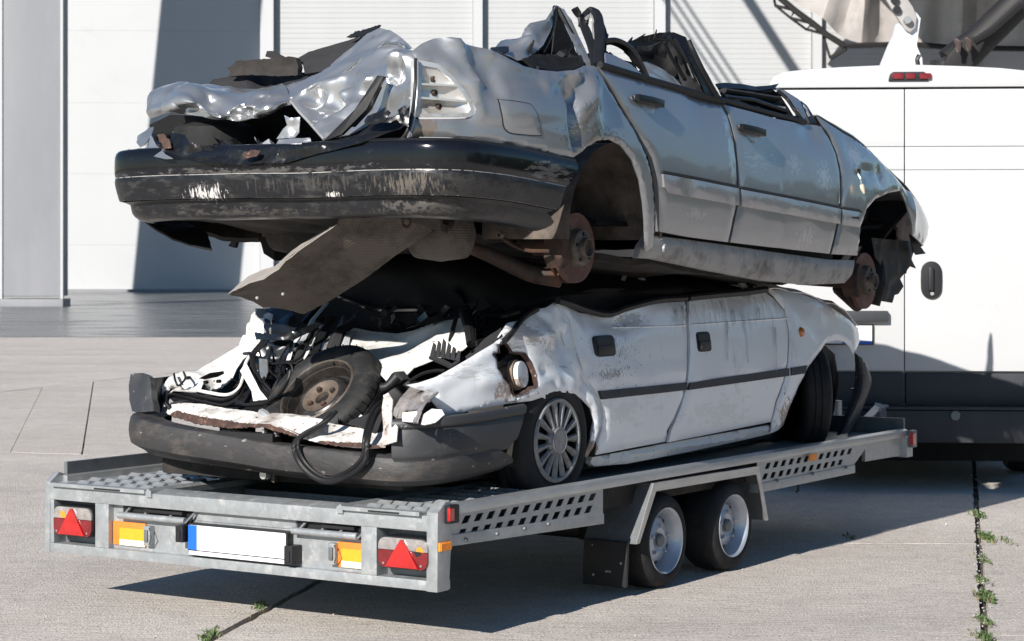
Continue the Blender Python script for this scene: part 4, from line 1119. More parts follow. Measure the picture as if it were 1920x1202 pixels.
a, b_ = Vector((0.45,1.18,1.626)), Vector((0.45,0.839,1.608))
sb().tube([a.lerp(b_, t) for t in (0, .08, .5, .92, 1)], [.07, .1, .115, .1, .07], 18).build('silencer', M['void'], sc)
a, b_ = Vector((0.45,0.449,1.596)), Vector((0.5,0.191,1.595))
sb().tube([a.lerp(b_, t) for t in (0, .1, .5, .9, 1)], [.07, .11, .125, .11, .06], 18, flat=.9).build('fuel_tank', M['shield'], sc)
sb().tube(spline([(0.7,0.354,1.55), (0.8,0.274,1.501), (0.9,0.162,1.435), (0.95,0.038,1.415)], 5), [.026 + .0012 * k for k in range(16)], 10).build('trailing_arm', M['rust_dark'], sc)
sb().tube([(1,0.741,1.604), (1,0.328,1.551), (1.02,0.082,1.534)], .045, 10).build('rear_axle', M['dark'], sc)
sb().tube(spline([(0.7,0.187,1.594), (0.72,0.142,1.558), (0.75,0.084,1.53), (0.8,0,1.526)], 5), .008, 6).build('brake_pipe', M['rust_dark'], sc)
sb().lathe([(.006, 0), (.014, 0), (.014, .02), (.006, .02)], (0.5,0.05,1.591), 'x', 12).build('tie_ring', M['iron'], sc)
# hanging heat shield
hs = [(-0.02,0.47,1.633), (-0.04,0.539,1.589), (-0.05,0.616,1.545), (-0.06,0.702,1.49), (-0.06,0.736,1.456), (-0.06,0.814,1.416), (-0.06,0.888,1.4), (-0.05,1.006,1.352), (0.02,1.005,1.341), (0.08,0.985,1.32), (0.12,0.965,1.294), (0.15,0.937,1.296), (0.2,0.907,1.287), (0.27,0.871,1.268), (0.27,0.752,1.315), (0.28,0.569,1.412), (0.3,0.414,1.513), (0.32,0.312,1.575), (0.35,0.276,1.606), (0.3,0.248,1.664), (0.15,0.287,1.672), (0,0.471,1.671)]
hsh = plate('heat_shield', hs, M['shield'], sc, SB, res=.025, th=.003, inner=[(0.16,0.647,1.439), (0.14,0.462,1.54)], amp=.009, freq=7, seed=2)
M['shield_edge'] = mat('sunlit_shield_edge', (.44, .40, .365), .5, .3, .12, 9, dirt=(.25, .22, .19), dirt_amt=.2, dscale=9)  # lighter copy of the shield colour, sunlight painted into the flange
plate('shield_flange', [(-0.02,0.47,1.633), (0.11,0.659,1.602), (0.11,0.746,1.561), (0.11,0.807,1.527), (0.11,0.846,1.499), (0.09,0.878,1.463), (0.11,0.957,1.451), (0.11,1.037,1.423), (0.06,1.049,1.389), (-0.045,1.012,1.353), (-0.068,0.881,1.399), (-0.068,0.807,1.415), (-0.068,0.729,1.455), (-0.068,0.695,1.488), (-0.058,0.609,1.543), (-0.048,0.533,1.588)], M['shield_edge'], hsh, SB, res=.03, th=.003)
for c in ((0,0.895,1.336), (0.05,0.801,1.352)):
    sb().lathe([(0, -.006), (.006, -.006), (.007, .0)], c, 'x', 8).build('shield_rivet', M['lamp_shell'], hsh)
sb().lathe([(.012, 0), (.019, -.004), (.026, 0), (.019, .006), (.012, 0)], (0.12,0.232,1.639), 'x', 20).build('tow_eye', M['rust_dark'], sc)
# wheel arches and brakes
M['liner'] = mat('muddy_arch_lining', (.085, .070, .060), .9, 0, .5, 8, dirt=(.16, .135, .115), dirt_amt=.35, dscale=7, bump=.006, bscale=16, spec=.2)
def arch(c, r, w0, w1, name='wheel_arch'):
    n = 24; g_ = sb()
    pf = []
    for k in range(n + 1):
        a_ = math.pi * (-.02 + 1.04 * k / n)
        pf.append((c[0] + r * math.cos(a_), c[1] + r * math.sin(a_)))
    vs = [(s, w0, h) for s, h in pf] + [(s, w1, h) for s, h in pf]
    g_.add(vs, [(k, k + 1, n + 2 + k, n + 1 + k) for k in range(n)])
    return g_.build(name, M['liner'], sc)
def arch_back(pts):
    return plate('arch_lining', pts, M['liner'], sc, SB, res=.03, amp=.015, freq=6, th=.01)
arch((1.10, 1.60), .385, -.15, .28)
arch_back([(1.448,0.27,1.933), (1.531,0.27,2.006), (1.632,0.27,2.042), (1.752,0.27,2.051), (1.875,0.27,2.021), (1.982,0.27,1.953), (2.055,0.27,1.864), (2.091,0.27,1.745), (2.082,0.27,1.58), (1.683,0.27,1.586), (1.514,0.27,1.647), (1.399,0.27,1.706), (1.382,0.27,1.818)])
arch_back([(4.355,0.26,1.382), (4.406,0.26,1.506), (4.445,0.26,1.665), (4.524,0.26,1.776), (4.657,0.26,1.839), (4.833,0.26,1.877), (5.028,0.26,1.893), (5.118,0.26,1.809), (5.17,0.26,1.719), (5.199,0.26,1.627), (5.141,0.26,1.443), (4.916,0.26,1.331)])
def brake(c, w, r, par_name):
    root = sb().lathe([(.075, .012), (r, .012), (r, -.012), (.075, -.012)], (c[0], w, c[2]), 'y', 48)
    o = root.build('brake_disc', M['rotor'], sc)
    sb().lathe([(0, -.052), (.034, -.054), (.036, -.075), (.04, -.075), (.044, -.054), (.076, -.048), (.08, -.03), (.082, .0), (.0, .0)], (c[0], w, c[2]), 'y', 36).build('hub', M['iron'], o)
    for k in range(5):
        a_ = 2 * math.pi * k / 5 + .4
        sb().lathe([(0, -.058), (.008, -.058), (.009, -.045)], (c[0] + .058 * math.cos(a_), w, c[2] + .058 * math.sin(a_)), 'y', 10).build('stud_hole', M['black'], o)
    cal = [(c[0] + rr * math.cos(a_), w - .035, c[2] + rr * math.sin(a_)) for rr, a_ in ((.095, 2.4), (.15, 2.45), (.158, 2.8), (.158, 3.4), (.15, 3.75), (.095, 3.8), (.09, 3.1))]
    sb().prism(cal, (0, .09, 0)).build('caliper', M['rust_dark'], o, bevel=.008)
    sb().lathe([(.06, .03), (r + .002, .03), (r + .002, .036), (.06, .036)], (c[0], w, c[2]), 'y', 32).build('splash_plate', M['rust_dark'], o)
    sb().tube([(c[0], w + .03, c[2]), (c[0] + .02, w + .4, c[2] + .02)], .045, 10).build('knuckle', M['rust_dark'], o)
    return o
rb = (0.999,-0.06,1.54); brake((rb[0] - .005, 0, rb[2]), .0, .148, 'rear')
fb = (3.947,-0.03,1.371); brake((fb[0], 0, fb[2]), .02, .150, 'front')
# front suspension debris and torn arch lining
plate('torn_lining', [(4.234,0.1,1.605), (4.768,0.1,1.587), (4.908,0.1,1.559), (4.993,0.1,1.52), (4.88,0.1,1.518), (4.824,0.1,1.531), (4.782,0.1,1.487), (4.846,0.1,1.433), (4.741,0.1,1.448), (4.713,0.1,1.404), (4.604,0.1,1.399), (4.677,0.1,1.333), (4.604,0.1,1.29), (4.55,0.1,1.285), (4.523,0.1,1.242), (4.364,0.1,1.255), (4.417,0.1,1.347), (4.39,0.1,1.433), (4.286,0.1,1.498)], M['seal'], sc, SB, res=.02, th=.006, amp=.012, freq=9)
plate('torn_lining', [(4.591,0.03,1.627), (4.799,0.03,1.567), (4.737,0.03,1.551), (4.827,0.03,1.517), (4.687,0.03,1.51), (4.646,0.03,1.534)], M['seal'], sc, SB, res=.02, th=.006, amp=.01)
sb().tube([(4.397,0.15,1.498), (4.356,0.12,1.358), (4.345,0.15,1.239)], .05, 10).build('strut', M['dark'], sc)
sb().tube([(4.237,0.3,1.326), (4.056,0.1,1.235)], .035, 8).build('control_arm', M['rust_dark'], sc)
# hole in the fender with the dangling indicator plug
c = (3.466,-0.165,1.938); q = (c[0], WM(c[0], c[2]), c[2])
sb().box((q[0] - .022, q[1] - .012, q[2] - .014), (q[0] + .022, q[1] + .02, q[2] + .014)).build('indicator_hole', M['black'], fe, bevel=.003)
wz = [(3.429,-0.189,1.928), (3.427,-0.203,1.9), (3.429,-0.208,1.865)]
wi = sb().tube(wz, .003, 5).build('indicator_wire', M['lamp_shell'], fe)
sb().tube([(3.429,-0.208,1.868), (3.434,-0.21,1.85), (3.451,-0.212,1.825)], [.010, .012, .006], 8).build('indicator_plug', M['cream'], wi)
# --- boot: crumpled lid, lips, carpet
lidrows = [[(0.16,1.633,2.1), (0.06,1.42,2.102), (0.02,1.253,2.092), (0,1.117,2.064), (0.02,0.987,2.065), (0.06,0.886,2.083), (0.12,0.822,2.13)],
           [(0.14,1.631,2.125), (0,1.376,2.132), (0.03,1.273,2.124), (-0.04,1.088,2.087), (0.04,1.015,2.089), (0,0.846,2.104), (0.14,0.834,2.152)],
           [(0.16,1.641,2.155), (0.05,1.433,2.17), (-0.02,1.239,2.15), (0.06,1.186,2.133), (-0.02,0.974,2.12), (0.08,0.918,2.144), (0.16,0.855,2.166)],
           [(0.22,1.663,2.202), (0.1,1.451,2.219), (0.12,1.331,2.224), (0.1,1.227,2.194), (0.14,1.127,2.176), (0.1,0.951,2.174), (0.22,0.925,2.201)],
           [(0.32,1.704,2.227), (0.25,1.548,2.254), (0.3,1.481,2.252), (0.28,1.38,2.228), (0.3,1.26,2.207), (0.3,1.119,2.205), (0.32,1.024,2.228)],
           [(0.45,1.777,2.229), (0.42,1.668,2.258), (0.45,1.603,2.257), (0.45,1.513,2.236), (0.45,1.378,2.213), (0.45,1.245,2.212), (0.45,1.136,2.233)]]
lid = loft('boot_lid', lidrows, M['silver_crush'], sc, SB, per=14, th=.004, amp=.024, freq=8, seed=14, angle=24)
plate('boot_lid_ridge', [(0.32,1.029,2.225), (0.34,0.94,2.246), (0.36,0.851,2.264), (0.4,0.799,2.334), (0.42,0.732,2.389), (0.42,0.66,2.438), (0.4,0.579,2.454), (0.38,0.509,2.437), (0.34,0.425,2.402), (0.28,0.325,2.348), (0.2,0.282,2.32), (0.24,0.375,2.365), (0.26,0.449,2.371), (0.26,0.518,2.337), (0.24,0.593,2.284), (0.2,0.642,2.237), (0.18,0.728,2.214), (0.16,0.809,2.17), (0.15,0.852,2.157), (0.22,0.931,2.189)],
      M['silver_crush'], lid, SB, res=.010, amp=.024, freq=9, seed=4, th=.004, angle=24)
plate('boot_lid_skin', [(0.14,0.836,2.141), (0.17,0.817,2.175), (0.2,0.744,2.22), (0.22,0.658,2.241), (0.26,0.608,2.29), (0.27,0.526,2.341), (0.28,0.464,2.376), (0.26,0.39,2.369), (0.2,0.282,2.323), (0.06,0.147,2.3), (0,0.095,2.193), (-0.02,0.09,2.102), (-0,0.136,2.078), (0.02,0.212,2.055), (0,0.34,2.013), (-0.02,0.411,1.983), (-0.04,0.52,1.969), (0.06,0.682,2.05), (0.1,0.76,2.095)],
      M['silver_crush'], lid, SB, inner=[(0.2,0.723,2.139), (0.08,0.638,2.066), (0.14,0.575,2.161), (0.22,0.588,2.087), (0.14,0.447,2.219), (0.16,0.393,2.272), (0.16,0.413,2.14), (0.08,0.275,2.284), (0.14,0.281,2.25), (0.06,0.27,2.175), (0.1,0.233,2.176)], res=.009, amp=.034, freq=8.5, seed=9, th=.004, angle=24)
sb().tube([(0.13,0.828,2.141), (0.09,0.752,2.092), (0.05,0.672,2.048), (-0.05,0.512,1.967)], .006, 5).build('lid_flange', M['lamp_shell'], lid)
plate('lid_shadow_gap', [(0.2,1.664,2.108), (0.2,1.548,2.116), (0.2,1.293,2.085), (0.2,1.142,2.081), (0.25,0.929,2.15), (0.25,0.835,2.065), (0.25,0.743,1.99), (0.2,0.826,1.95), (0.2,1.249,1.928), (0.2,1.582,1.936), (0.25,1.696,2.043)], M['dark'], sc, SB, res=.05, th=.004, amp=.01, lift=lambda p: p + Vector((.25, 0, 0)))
plate('carpet_under', [(0.5,1.608,2.267), (0.55,1.618,2.297), (0.55,1.509,2.301), (0.6,1.394,2.309), (0.6,1.151,2.307), (0.6,0.999,2.321), (0.5,1.026,2.273), (0.45,1.136,2.237), (0.45,1.289,2.218), (0.45,1.423,2.225)], M['seat'], sc, SB, res=.02, amp=.03, freq=9, seed=7, th=.01, jag=.004)
plate('carpet_roll', [(0.5,1.466,2.33), (0.5,1.438,2.339), (0.5,1.41,2.36), (0.5,1.287,2.36), (0.5,1.178,2.363), (0.5,1.107,2.364), (0.5,1.078,2.353), (0.5,1.065,2.317), (0.5,1.069,2.281), (0.5,1.178,2.282), (0.5,1.332,2.294), (0.5,1.46,2.293), (0.5,1.446,2.312)], M['carpet'], sc, SB, res=.014, amp=.014, freq=8, seed=17, th=.03, bulge=.05, jag=.002, angle=40)
plate('foam_sheet', [(0.56,1.145,2.365), (0.56,1.086,2.392), (0.56,0.978,2.409), (0.56,0.862,2.428), (0.54,0.752,2.449), (0.5,0.655,2.463), (0.52,0.768,2.397), (0.5,0.857,2.334), (0.5,0.941,2.297), (0.5,1.056,2.289), (0.5,1.065,2.325)], M['seat'], sc, SB, res=.014, amp=.018, freq=7, seed=18, th=.03, bulge=.04, angle=30)
plate('carpet_scrap', [(0.55,1.509,2.333), (0.55,1.453,2.367), (0.55,1.453,2.352), (0.55,1.481,2.317)], M['carpet'], sc, SB, res=.015, amp=.01, th=.006, jag=.004)
plate('torn_bracket', [(0.7,1.433,2.396), (0.7,1.422,2.42), (0.7,1.393,2.419), (0.7,1.315,2.384), (0.7,1.343,2.37)], M['seat'], sc, SB, res=.02, amp=.006, th=.012)
plate('torn_seal', [(0.5,0.82,2.433), (0.5,0.773,2.451), (0.46,0.681,2.455), (0.42,0.584,2.464), (0.42,0.594,2.451), (0.45,0.683,2.43), (0.5,0.784,2.427)], M['seal'], sc, SB, res=.012, amp=.012, th=.006, jag=.003)
# boot inside
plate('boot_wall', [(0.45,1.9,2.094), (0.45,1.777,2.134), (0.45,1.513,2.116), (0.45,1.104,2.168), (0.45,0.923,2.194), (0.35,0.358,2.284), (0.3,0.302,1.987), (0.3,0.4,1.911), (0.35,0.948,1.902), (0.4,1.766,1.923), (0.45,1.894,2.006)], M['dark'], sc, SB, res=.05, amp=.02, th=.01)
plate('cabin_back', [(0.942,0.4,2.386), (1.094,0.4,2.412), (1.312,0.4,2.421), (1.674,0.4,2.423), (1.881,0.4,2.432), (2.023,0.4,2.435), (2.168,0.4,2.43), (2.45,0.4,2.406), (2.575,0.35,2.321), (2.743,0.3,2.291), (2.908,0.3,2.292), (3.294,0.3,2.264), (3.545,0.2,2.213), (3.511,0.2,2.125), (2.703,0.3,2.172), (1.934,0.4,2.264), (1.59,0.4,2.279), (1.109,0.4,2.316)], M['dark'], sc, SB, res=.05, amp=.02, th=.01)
plate('boot_floor', [(-.02, .05, 1.86), (-.02, 1.5, 1.86), (1.0, 1.5, 1.80), (1.0, .05, 1.80)], M['dark'], sc, SB, res=.08, amp=.02, th=.02)
c = (0.22,1.311,1.989)
sb().lathe([(0, .09), (.12, .085), (.175, .06), (.19, .0), (.19, -.06)], c, 'z', 36).build('spare_cover', M['rubber'], sc)
vl = [(-0.085,1.398,2.01), (-0.095,1.327,2.019), (-0.135,1.167,2.001), (-0.185,1.096,1.961), (-0.185,0.996,1.953), (-0.135,1.014,1.989), (-0.115,0.985,1.977), (-0.185,0.863,1.935), (-0.185,0.771,1.919), (-0.185,0.661,1.936), (-0.185,0.514,1.939), (-0.185,0.417,1.944), (-0.105,0.307,1.978), (-0.095,0.201,2.03), (-0.085,0.134,2.047), (-0.075,0.094,2.057), (-0.085,0.073,2.023), (-0.105,0.1,1.993), (-0.185,0.226,1.937), (-0.185,0.465,1.894), (-0.2,0.599,1.87), (-0.21,0.79,1.867), (-0.21,0.974,1.881), (-0.19,1.117,1.904), (-0.185,1.228,1.929), (-0.185,1.276,1.958)]
va = plate('rear_valance', vl, M['navy'], sc, SB, inner=[(-0.06,1.023,1.913), (-0.05,0.723,1.913), (-0,0.369,1.975), (-0.04,1.307,1.969)], res=.011, amp=.022, freq=18, seed=13, th=.004, angle=24)
plate('rust_patch', [(-0.14,1.31,2.005), (-0.15,1.271,2.008), (-0.17,1.215,1.977), (-0.19,1.186,1.944), (-0.19,1.223,1.941), (-0.16,1.278,1.967)], M['rust'], va, SB, res=.01, amp=.006, th=.003, jag=.002)
plate('rust_patch', [(-0.235,0.779,1.908), (-0.22,0.742,1.924), (-0.22,0.692,1.921), (-0.235,0.699,1.898), (-0.24,0.755,1.89)], M['rust'], va, SB, res=.01, amp=.006, th=.003, jag=.002)
plate('bent_edge', [(-0.12,1.369,2.008), (-0.14,1.31,1.965), (-0.19,1.223,1.921), (-0.21,1.162,1.901), (-0.21,1.205,1.9), (-0.17,1.312,1.916), (-0.13,1.371,1.955)], M['silver_crush'], va, SB, res=.012, amp=.01, th=.003)
for i, pp in enumerate(([(-0.07,0.697,2.068), (-0.07,0.667,2.055), (-0.05,0.633,2.059), (-0.05,0.638,1.997), (-0.07,0.642,1.977), (-0.07,0.737,1.974), (-0.07,0.702,2.013), (-0.07,0.682,2.028)], [(-0.1,0.717,1.95), (-0.09,0.71,1.972), (-0.09,0.551,1.973), (-0.11,0.525,1.956), (-0.12,0.547,1.943)])):
    plate('torn_bracket', pp, M['silver_crush'], sc, SB, res=.012, amp=.014, freq=14, seed=20 + i, th=.004)
sb().prism([(-0.03,0.264,2.21), (-0.03,0.233,2.204), (-0.07,0.286,2.076), (-0.1,0.387,1.979), (-0.1,0.484,1.953), (-0.1,0.436,1.988), (-0.08,0.336,2.077)], (.02, 0, 0)).build('seal_strip', M['seal'], sc, bevel=.004)
sb().prism([(-0,0.277,2.171), (-0,0.271,2.166), (-0.03,0.298,2.079), (-0.05,0.364,2.011), (-0.05,0.388,2.012), (-0.03,0.326,2.072)], (.012, 0, 0)).build('seal_strip', M['seal'], sc)
plate('twisted_plastic', [(-0.15,0.23,2.024), (-0.15,0.216,2.043), (-0.16,0.152,2.055), (-0.16,0.124,2.071), (-0.16,0.096,2.049), (-0.17,0.107,2.023), (-0.17,0.163,2.006), (-0.16,0.213,2.005)], M['navy'], sc, SB, res=.01, amp=.035, freq=16, seed=5, th=.004)
plate('twisted_plastic', [(-0.13,0.091,2.065), (-0.12,0.061,2.08), (-0.13,0.036,2.052), (-0.14,0.033,1.996), (-0.15,0.048,2.004), (-0.15,0.067,2.034)], M['navy'], sc, SB, res=.01, amp=.03, freq=16, seed=6, th=.004)
sb().tube(spline([(-0.05,0.064,2.264), (-0.06,0.059,2.15), (-0.08,0.061,2.045), (-0.11,0.069,1.969), (-0.13,0.119,1.934), (-0.14,0.233,1.926)], 6), .007, 8).build('boot_seal', M['seal'], sc)
sb().tube(spline([(-0.045,0.059,2.256), (-0.055,0.053,2.136), (-0.07,0.056,2.038), (-0.1,0.058,1.969), (-0.14,0.074,1.92), (-0.15,0.253,1.909)], 6), .006, 8).build('boot_flange', M['silver_crush'], sc)
plate('left_quarter_corner', [(0.25,1.798,2.004), (0.28,1.817,2.036), (0.32,1.79,2.071), (0.35,1.783,2.077), (0.25,1.708,2.035), (0.2,1.701,1.99), (0.2,1.73,1.981)], M['silver_crush'], sc, SB, res=.015, amp=.004, th=.004, bulge=.02)
plate('left_bumper_top', [(0.1,1.712,1.944), (0.12,1.726,1.967), (0.12,1.615,1.97), (0.05,1.538,1.95), (0,1.481,1.926), (0.03,1.593,1.934)], M['navy'], up, SB, res=.02, th=.01)
# --- crushed roof, pillars and cabin
plate('roof_fold', [(0.691,0.22,2.367), (0.772,0.25,2.383), (0.883,0.3,2.418), (0.989,0.32,2.441), (1.08,0.32,2.456), (1.099,0.32,2.489), (1.142,0.32,2.517), (1.237,0.3,2.539), (1.288,0.3,2.586), (1.32,0.3,2.612), (1.336,0.3,2.604), (1.309,0.3,2.549), (1.245,0.28,2.487), (1.143,0.25,2.42), (0.973,0.2,2.357), (0.746,0.12,2.319), (0.673,0.12,2.333), (0.601,0.12,2.341)], M['silver_crush'], sc, SB, inner=[(0.958,0.18,2.444), (1.019,0.3,2.414)], res=.010, amp=.026, freq=10, seed=31, th=.004, angle=24)
plate('roof_lining', [(1.421,0.36,2.615), (1.387,0.36,2.534), (1.311,0.36,2.413), (1.61,0.36,2.406), (1.543,0.36,2.494), (1.468,0.36,2.576)], M['dark'], sc, SB, res=.03, amp=.01, th=.01)
plate('lining_panel', [(1.372,0.33,2.57), (1.432,0.33,2.546), (1.491,0.33,2.484), (1.558,0.33,2.408), (1.34,0.33,2.391), (1.356,0.33,2.477)], M['seat'], sc, SB, res=.03, th=.006)
sb().tube([(1.339,0.31,2.609), (1.301,0.3,2.523), (1.245,0.29,2.457), (1.174,0.28,2.393)], .014, 6).build('torn_seal', M['seal'], sc)
plate('pillar_skin', [(1.341,0.3,2.614), (1.363,0.28,2.6), (1.359,0.24,2.546), (1.323,0.18,2.471), (1.226,0.08,2.387), (1.104,-0.02,2.317), (1.073,0,2.313), (1.142,0.06,2.356), (1.258,0.18,2.457), (1.326,0.26,2.536)], M['silver_crush'], sc, SB, res=.010, amp=.016, freq=18, seed=33, th=.004, angle=24)
sb().tube(spline([(1.346,0.3,2.598), (1.326,0.25,2.535), (1.295,0.19,2.465), (1.223,0.12,2.395), (1.09,0.02,2.326)], 5), .010, 6).build('glass_edge', M['seal'], sc)
for pts, r in (([(1.319,0.2,2.594), (1.339,0.18,2.549), (1.295,0.12,2.478), (1.181,0.02,2.395), (1.041,-0.08,2.313)], .022), ([(1.328,0.16,2.517), (1.372,0.18,2.561), (1.409,0.18,2.593), (1.41,0.15,2.586), (1.356,0.1,2.533), (1.204,0,2.438), (1.024,-0.1,2.311)], .024), ([(1.45,0.2,2.599), (1.418,0.14,2.563), (1.389,0.1,2.519), (1.346,0.06,2.472)], .012), ([(1.328,0.05,2.468), (1.229,0,2.415), (1.088,-0.08,2.342)], .018)):
    sb().tube(spline(pts, 5), r, 8, flat=.5).build('door_seal', M['seal'], sc)
sb().tube(spline([(1.336,0.15,2.547), (1.372,0.15,2.563), (1.344,0.12,2.533), (1.32,0.1,2.496), (1.241,0.05,2.427)], 5), .008, 6).build('pillar_edge', M['lamp_shell'], sc)
plate('parcel_shelf', [(0.753,0.1,2.325), (0.881,0.15,2.35), (1.112,0.2,2.372), (1.284,0.15,2.368), (1.125,0.02,2.334), (1.014,0,2.303), (0.799,0,2.274), (0.711,0.02,2.285)], M['dark'], sc, SB, res=.02, amp=.02, freq=10, seed=2, th=.01)
plate('shelf_scrap', [(0.662,0.2,2.37), (0.793,0.2,2.383), (0.725,0.15,2.357), (0.585,0.1,2.325), (0.529,0.1,2.339)], M['seal'], sc, SB, res=.015, amp=.015, th=.005, jag=.003)
sb().tube(spline([(0.679,-0.02,2.274), (0.797,-0.03,2.267), (0.903,-0.04,2.281), (0.995,-0.05,2.312)], 5), .010, 6).build('torn_seal', M['seal'], sc)
# rear door window: bent frame, pale glass, dark cabin
plate('door_frame_skin', [(1.087,-0.1,2.365), (1.168,-0.1,2.359), (1.265,-0.12,2.328), (1.39,-0.12,2.282), (1.215,-0.13,2.289), (1.037,-0.13,2.311)], M['silver'], rd, SB, res=.02, th=.006, amp=.004)
sb().tube(spline([(1.204,-0.02,2.424), (1.26,-0.04,2.43), (1.333,-0.06,2.407), (1.375,-0.08,2.359), (1.416,-0.1,2.282)], 6), .026, 8, flat=.6).build('window_frame', M['navy'], rd)
sb().tube(spline([(1.359,-0.03,2.397), (1.375,-0.06,2.364), (1.386,-0.09,2.312)], 6), .006, 6).build('frame_trim', M['lamp_shell'], rd)
sb().tube([(1.007,-0.12,2.307), (1.232,-0.12,2.288), (1.483,-0.12,2.267), (1.747,-0.12,2.246), (1.938,-0.12,2.229), (2.098,-0.12,2.217)], .016, 8).build('belt_seal', M['seal'], rd)
plate('dusty_glass', [(1.656,0.1,2.384), (1.814,0.12,2.392), (1.939,0.12,2.375), (2.032,0.1,2.335), (1.999,0.02,2.269), (1.711,-0.02,2.277), (1.546,-0.02,2.297)], M['dusty_glass'], rd, SB, res=.03, th=.005, amp=.004)
plate('cabin_wreck', [(1.841,0.25,2.458), (1.93,0.25,2.489), (2.075,0.25,2.519), (2.172,0.2,2.529), (2.158,0.15,2.488), (2.181,0.1,2.405), (2.242,0.05,2.26), (2.144,0.1,2.283), (2.098,0.2,2.39), (1.93,0.25,2.416)], M['dark'], sc, SB, res=.02, amp=.03, freq=10, seed=8, th=.01)
plate('trim_cloth', [(1.689,0.15,2.447), (1.76,0.14,2.458), (1.848,0.14,2.463), (1.939,0.12,2.492), (1.977,0.1,2.471), (1.994,0.12,2.419), (1.884,0.14,2.439), (1.794,0.15,2.422)], M['seat'], sc, SB, res=.015, amp=.03, freq=11, seed=12, th=.006)
plate('frame_lining', [(1.89,0,2.463), (1.927,-0.02,2.407), (1.983,-0.04,2.326), (2.043,-0.05,2.246), (1.992,-0.04,2.255), (1.945,0,2.267), (1.944,0.03,2.339), (1.925,0.04,2.41)], M['seat'], sc, SB, res=.015, amp=.02, freq=12, seed=14, th=.006)
plate('pillar_frame', [(1.613,0.12,2.445), (1.691,0.12,2.48), (1.77,0.1,2.506), (1.834,0.06,2.524), (1.907,0.03,2.529), (1.963,0,2.51), (1.968,-0.03,2.468), (2.002,-0.06,2.389), (2.069,-0.09,2.289), (2.145,-0.1,2.225), (2.069,-0.1,2.234), (2.007,-0.09,2.235), (1.956,-0.07,2.318), (1.913,-0.04,2.405), (1.899,0,2.47), (1.87,0.05,2.491), (1.814,0.1,2.487), (1.673,0.12,2.439)], M['navy'], sc, SB, res=.014, amp=.012, freq=10, seed=15, th=.01, angle=24)
sb().tube(spline([(1.877,-0.06,2.483), (1.892,-0.09,2.41), (1.948,-0.12,2.306), (2.023,-0.13,2.23)], 5), .014, 8).build('pillar_seal', M['seal'], sc)
plate('glass_shard', [(1.87,-0.06,2.379), (1.895,-0.06,2.372), (1.932,-0.07,2.321), (1.91,-0.07,2.315)], M['lamp_shell'], sc, SB, res=.02, th=.004)
for pts in ([(1.745,0.05,2.481), (1.781,0.05,2.533), (1.754,0.04,2.494)], [(1.674,0.1,2.478), (1.77,0.1,2.515), (1.726,0.1,2.487)], [(1.605,0.1,2.455), (1.656,0.1,2.49), (1.639,0.1,2.46)], [(1.781,0.02,2.496), (1.853,0.02,2.528), (1.817,0.02,2.49)]):
    plate('torn_strip', pts, M['seal'], sc, SB, res=.02, th=.008, amp=.01)
for k, pts in enumerate(([(1.8,0,2.496), (1.854,-0.02,2.437), (1.891,-0.02,2.378)], [(1.799,0.02,2.475), (1.871,0.02,2.405), (1.945,0,2.32)], [(1.818,-0.02,2.488), (1.873,-0.05,2.402), (1.928,-0.07,2.298)])):
    sb().tube(spline(pts, 5), .009, 6).build('wiring', M['seal'], sc)
# front door window
plate('front_cabin', [(2.556,0.15,2.331), (2.769,0.15,2.345), (3.071,0.12,2.353), (3.089,0.08,2.318), (3.001,-0.05,2.184), (2.609,-0.05,2.204), (2.25,-0.05,2.236)], M['dark'], sc, SB, res=.03, amp=.015, th=.01)
plate('roof_edge', [(2.443,0.1,2.332), (2.532,0.1,2.342), (2.674,0.1,2.346), (2.86,0.1,2.346), (3.009,0.1,2.361), (3.154,0.12,2.381), (3.034,0.08,2.349), (2.863,0.08,2.324), (2.656,0.08,2.319), (2.435,0.08,2.311)], M['navy'], sc, SB, res=.015, amp=.01, th=.008)
for y0, m_ in ((300, 'seat'), (330, 'navy')):
    sb().tube([((2.437,0.06,2.296)), ((2.699,0.06,2.294)), ((2.976,0.04,2.286))] if y0 == 300 else [(2.334,0,2.255), (2.624,0,2.257), (2.922,-0.03,2.217)], .022, 8, flat=.6).build('cabin_rail', M[m_], sc)
plate('light_slit', [(2.699,0.03,2.256), (2.85,0.03,2.252), (2.987,0,2.247), (2.983,0,2.239), (2.85,0.03,2.242), (2.714,0.03,2.25)], M['lamp_shell'], sc, SB, res=.02, th=.003)
sb().tube([(2.089,-0.1,2.228), (2.39,-0.1,2.206), (2.803,-0.1,2.179), (2.997,-0.1,2.168)], .014, 8).build('belt_seal', M['seal'], fd)
plate('windscreen_pillar', [(3.053,0.1,2.356), (3.103,0.06,2.338), (3.177,0.02,2.297), (3.192,0,2.262), (3.135,-0.06,2.169), (3.055,-0.07,2.169), (3.021,-0.04,2.222), (3.045,0.02,2.289), (3.038,0.06,2.329)], M['silver'], sc, SB, res=.012, amp=.004, th=.008, bulge=.012)
sb().tube(spline([(2.976,0.04,2.329), (3.004,0,2.286), (2.97,-0.06,2.223), (3.007,-0.09,2.169)], 5), .010, 6).build('pillar_seal', M['seal'], sc)
plate('mirror_triangle', [(3.117,-0.02,2.285), (3.184,-0.02,2.266), (3.164,-0.06,2.219), (3.13,-0.1,2.172), (3.074,-0.1,2.166), (3.102,-0.06,2.216)], M['navy'], sc, SB, res=.015, th=.006)
plate('mirror_glint', [(3.113,-0.035,2.266), (3.139,-0.04,2.253), (3.115,-0.075,2.206), (3.093,-0.075,2.203), (3.111,-0.05,2.231)], M['lamp_shell'], sc, SB, res=.02, th=.003)
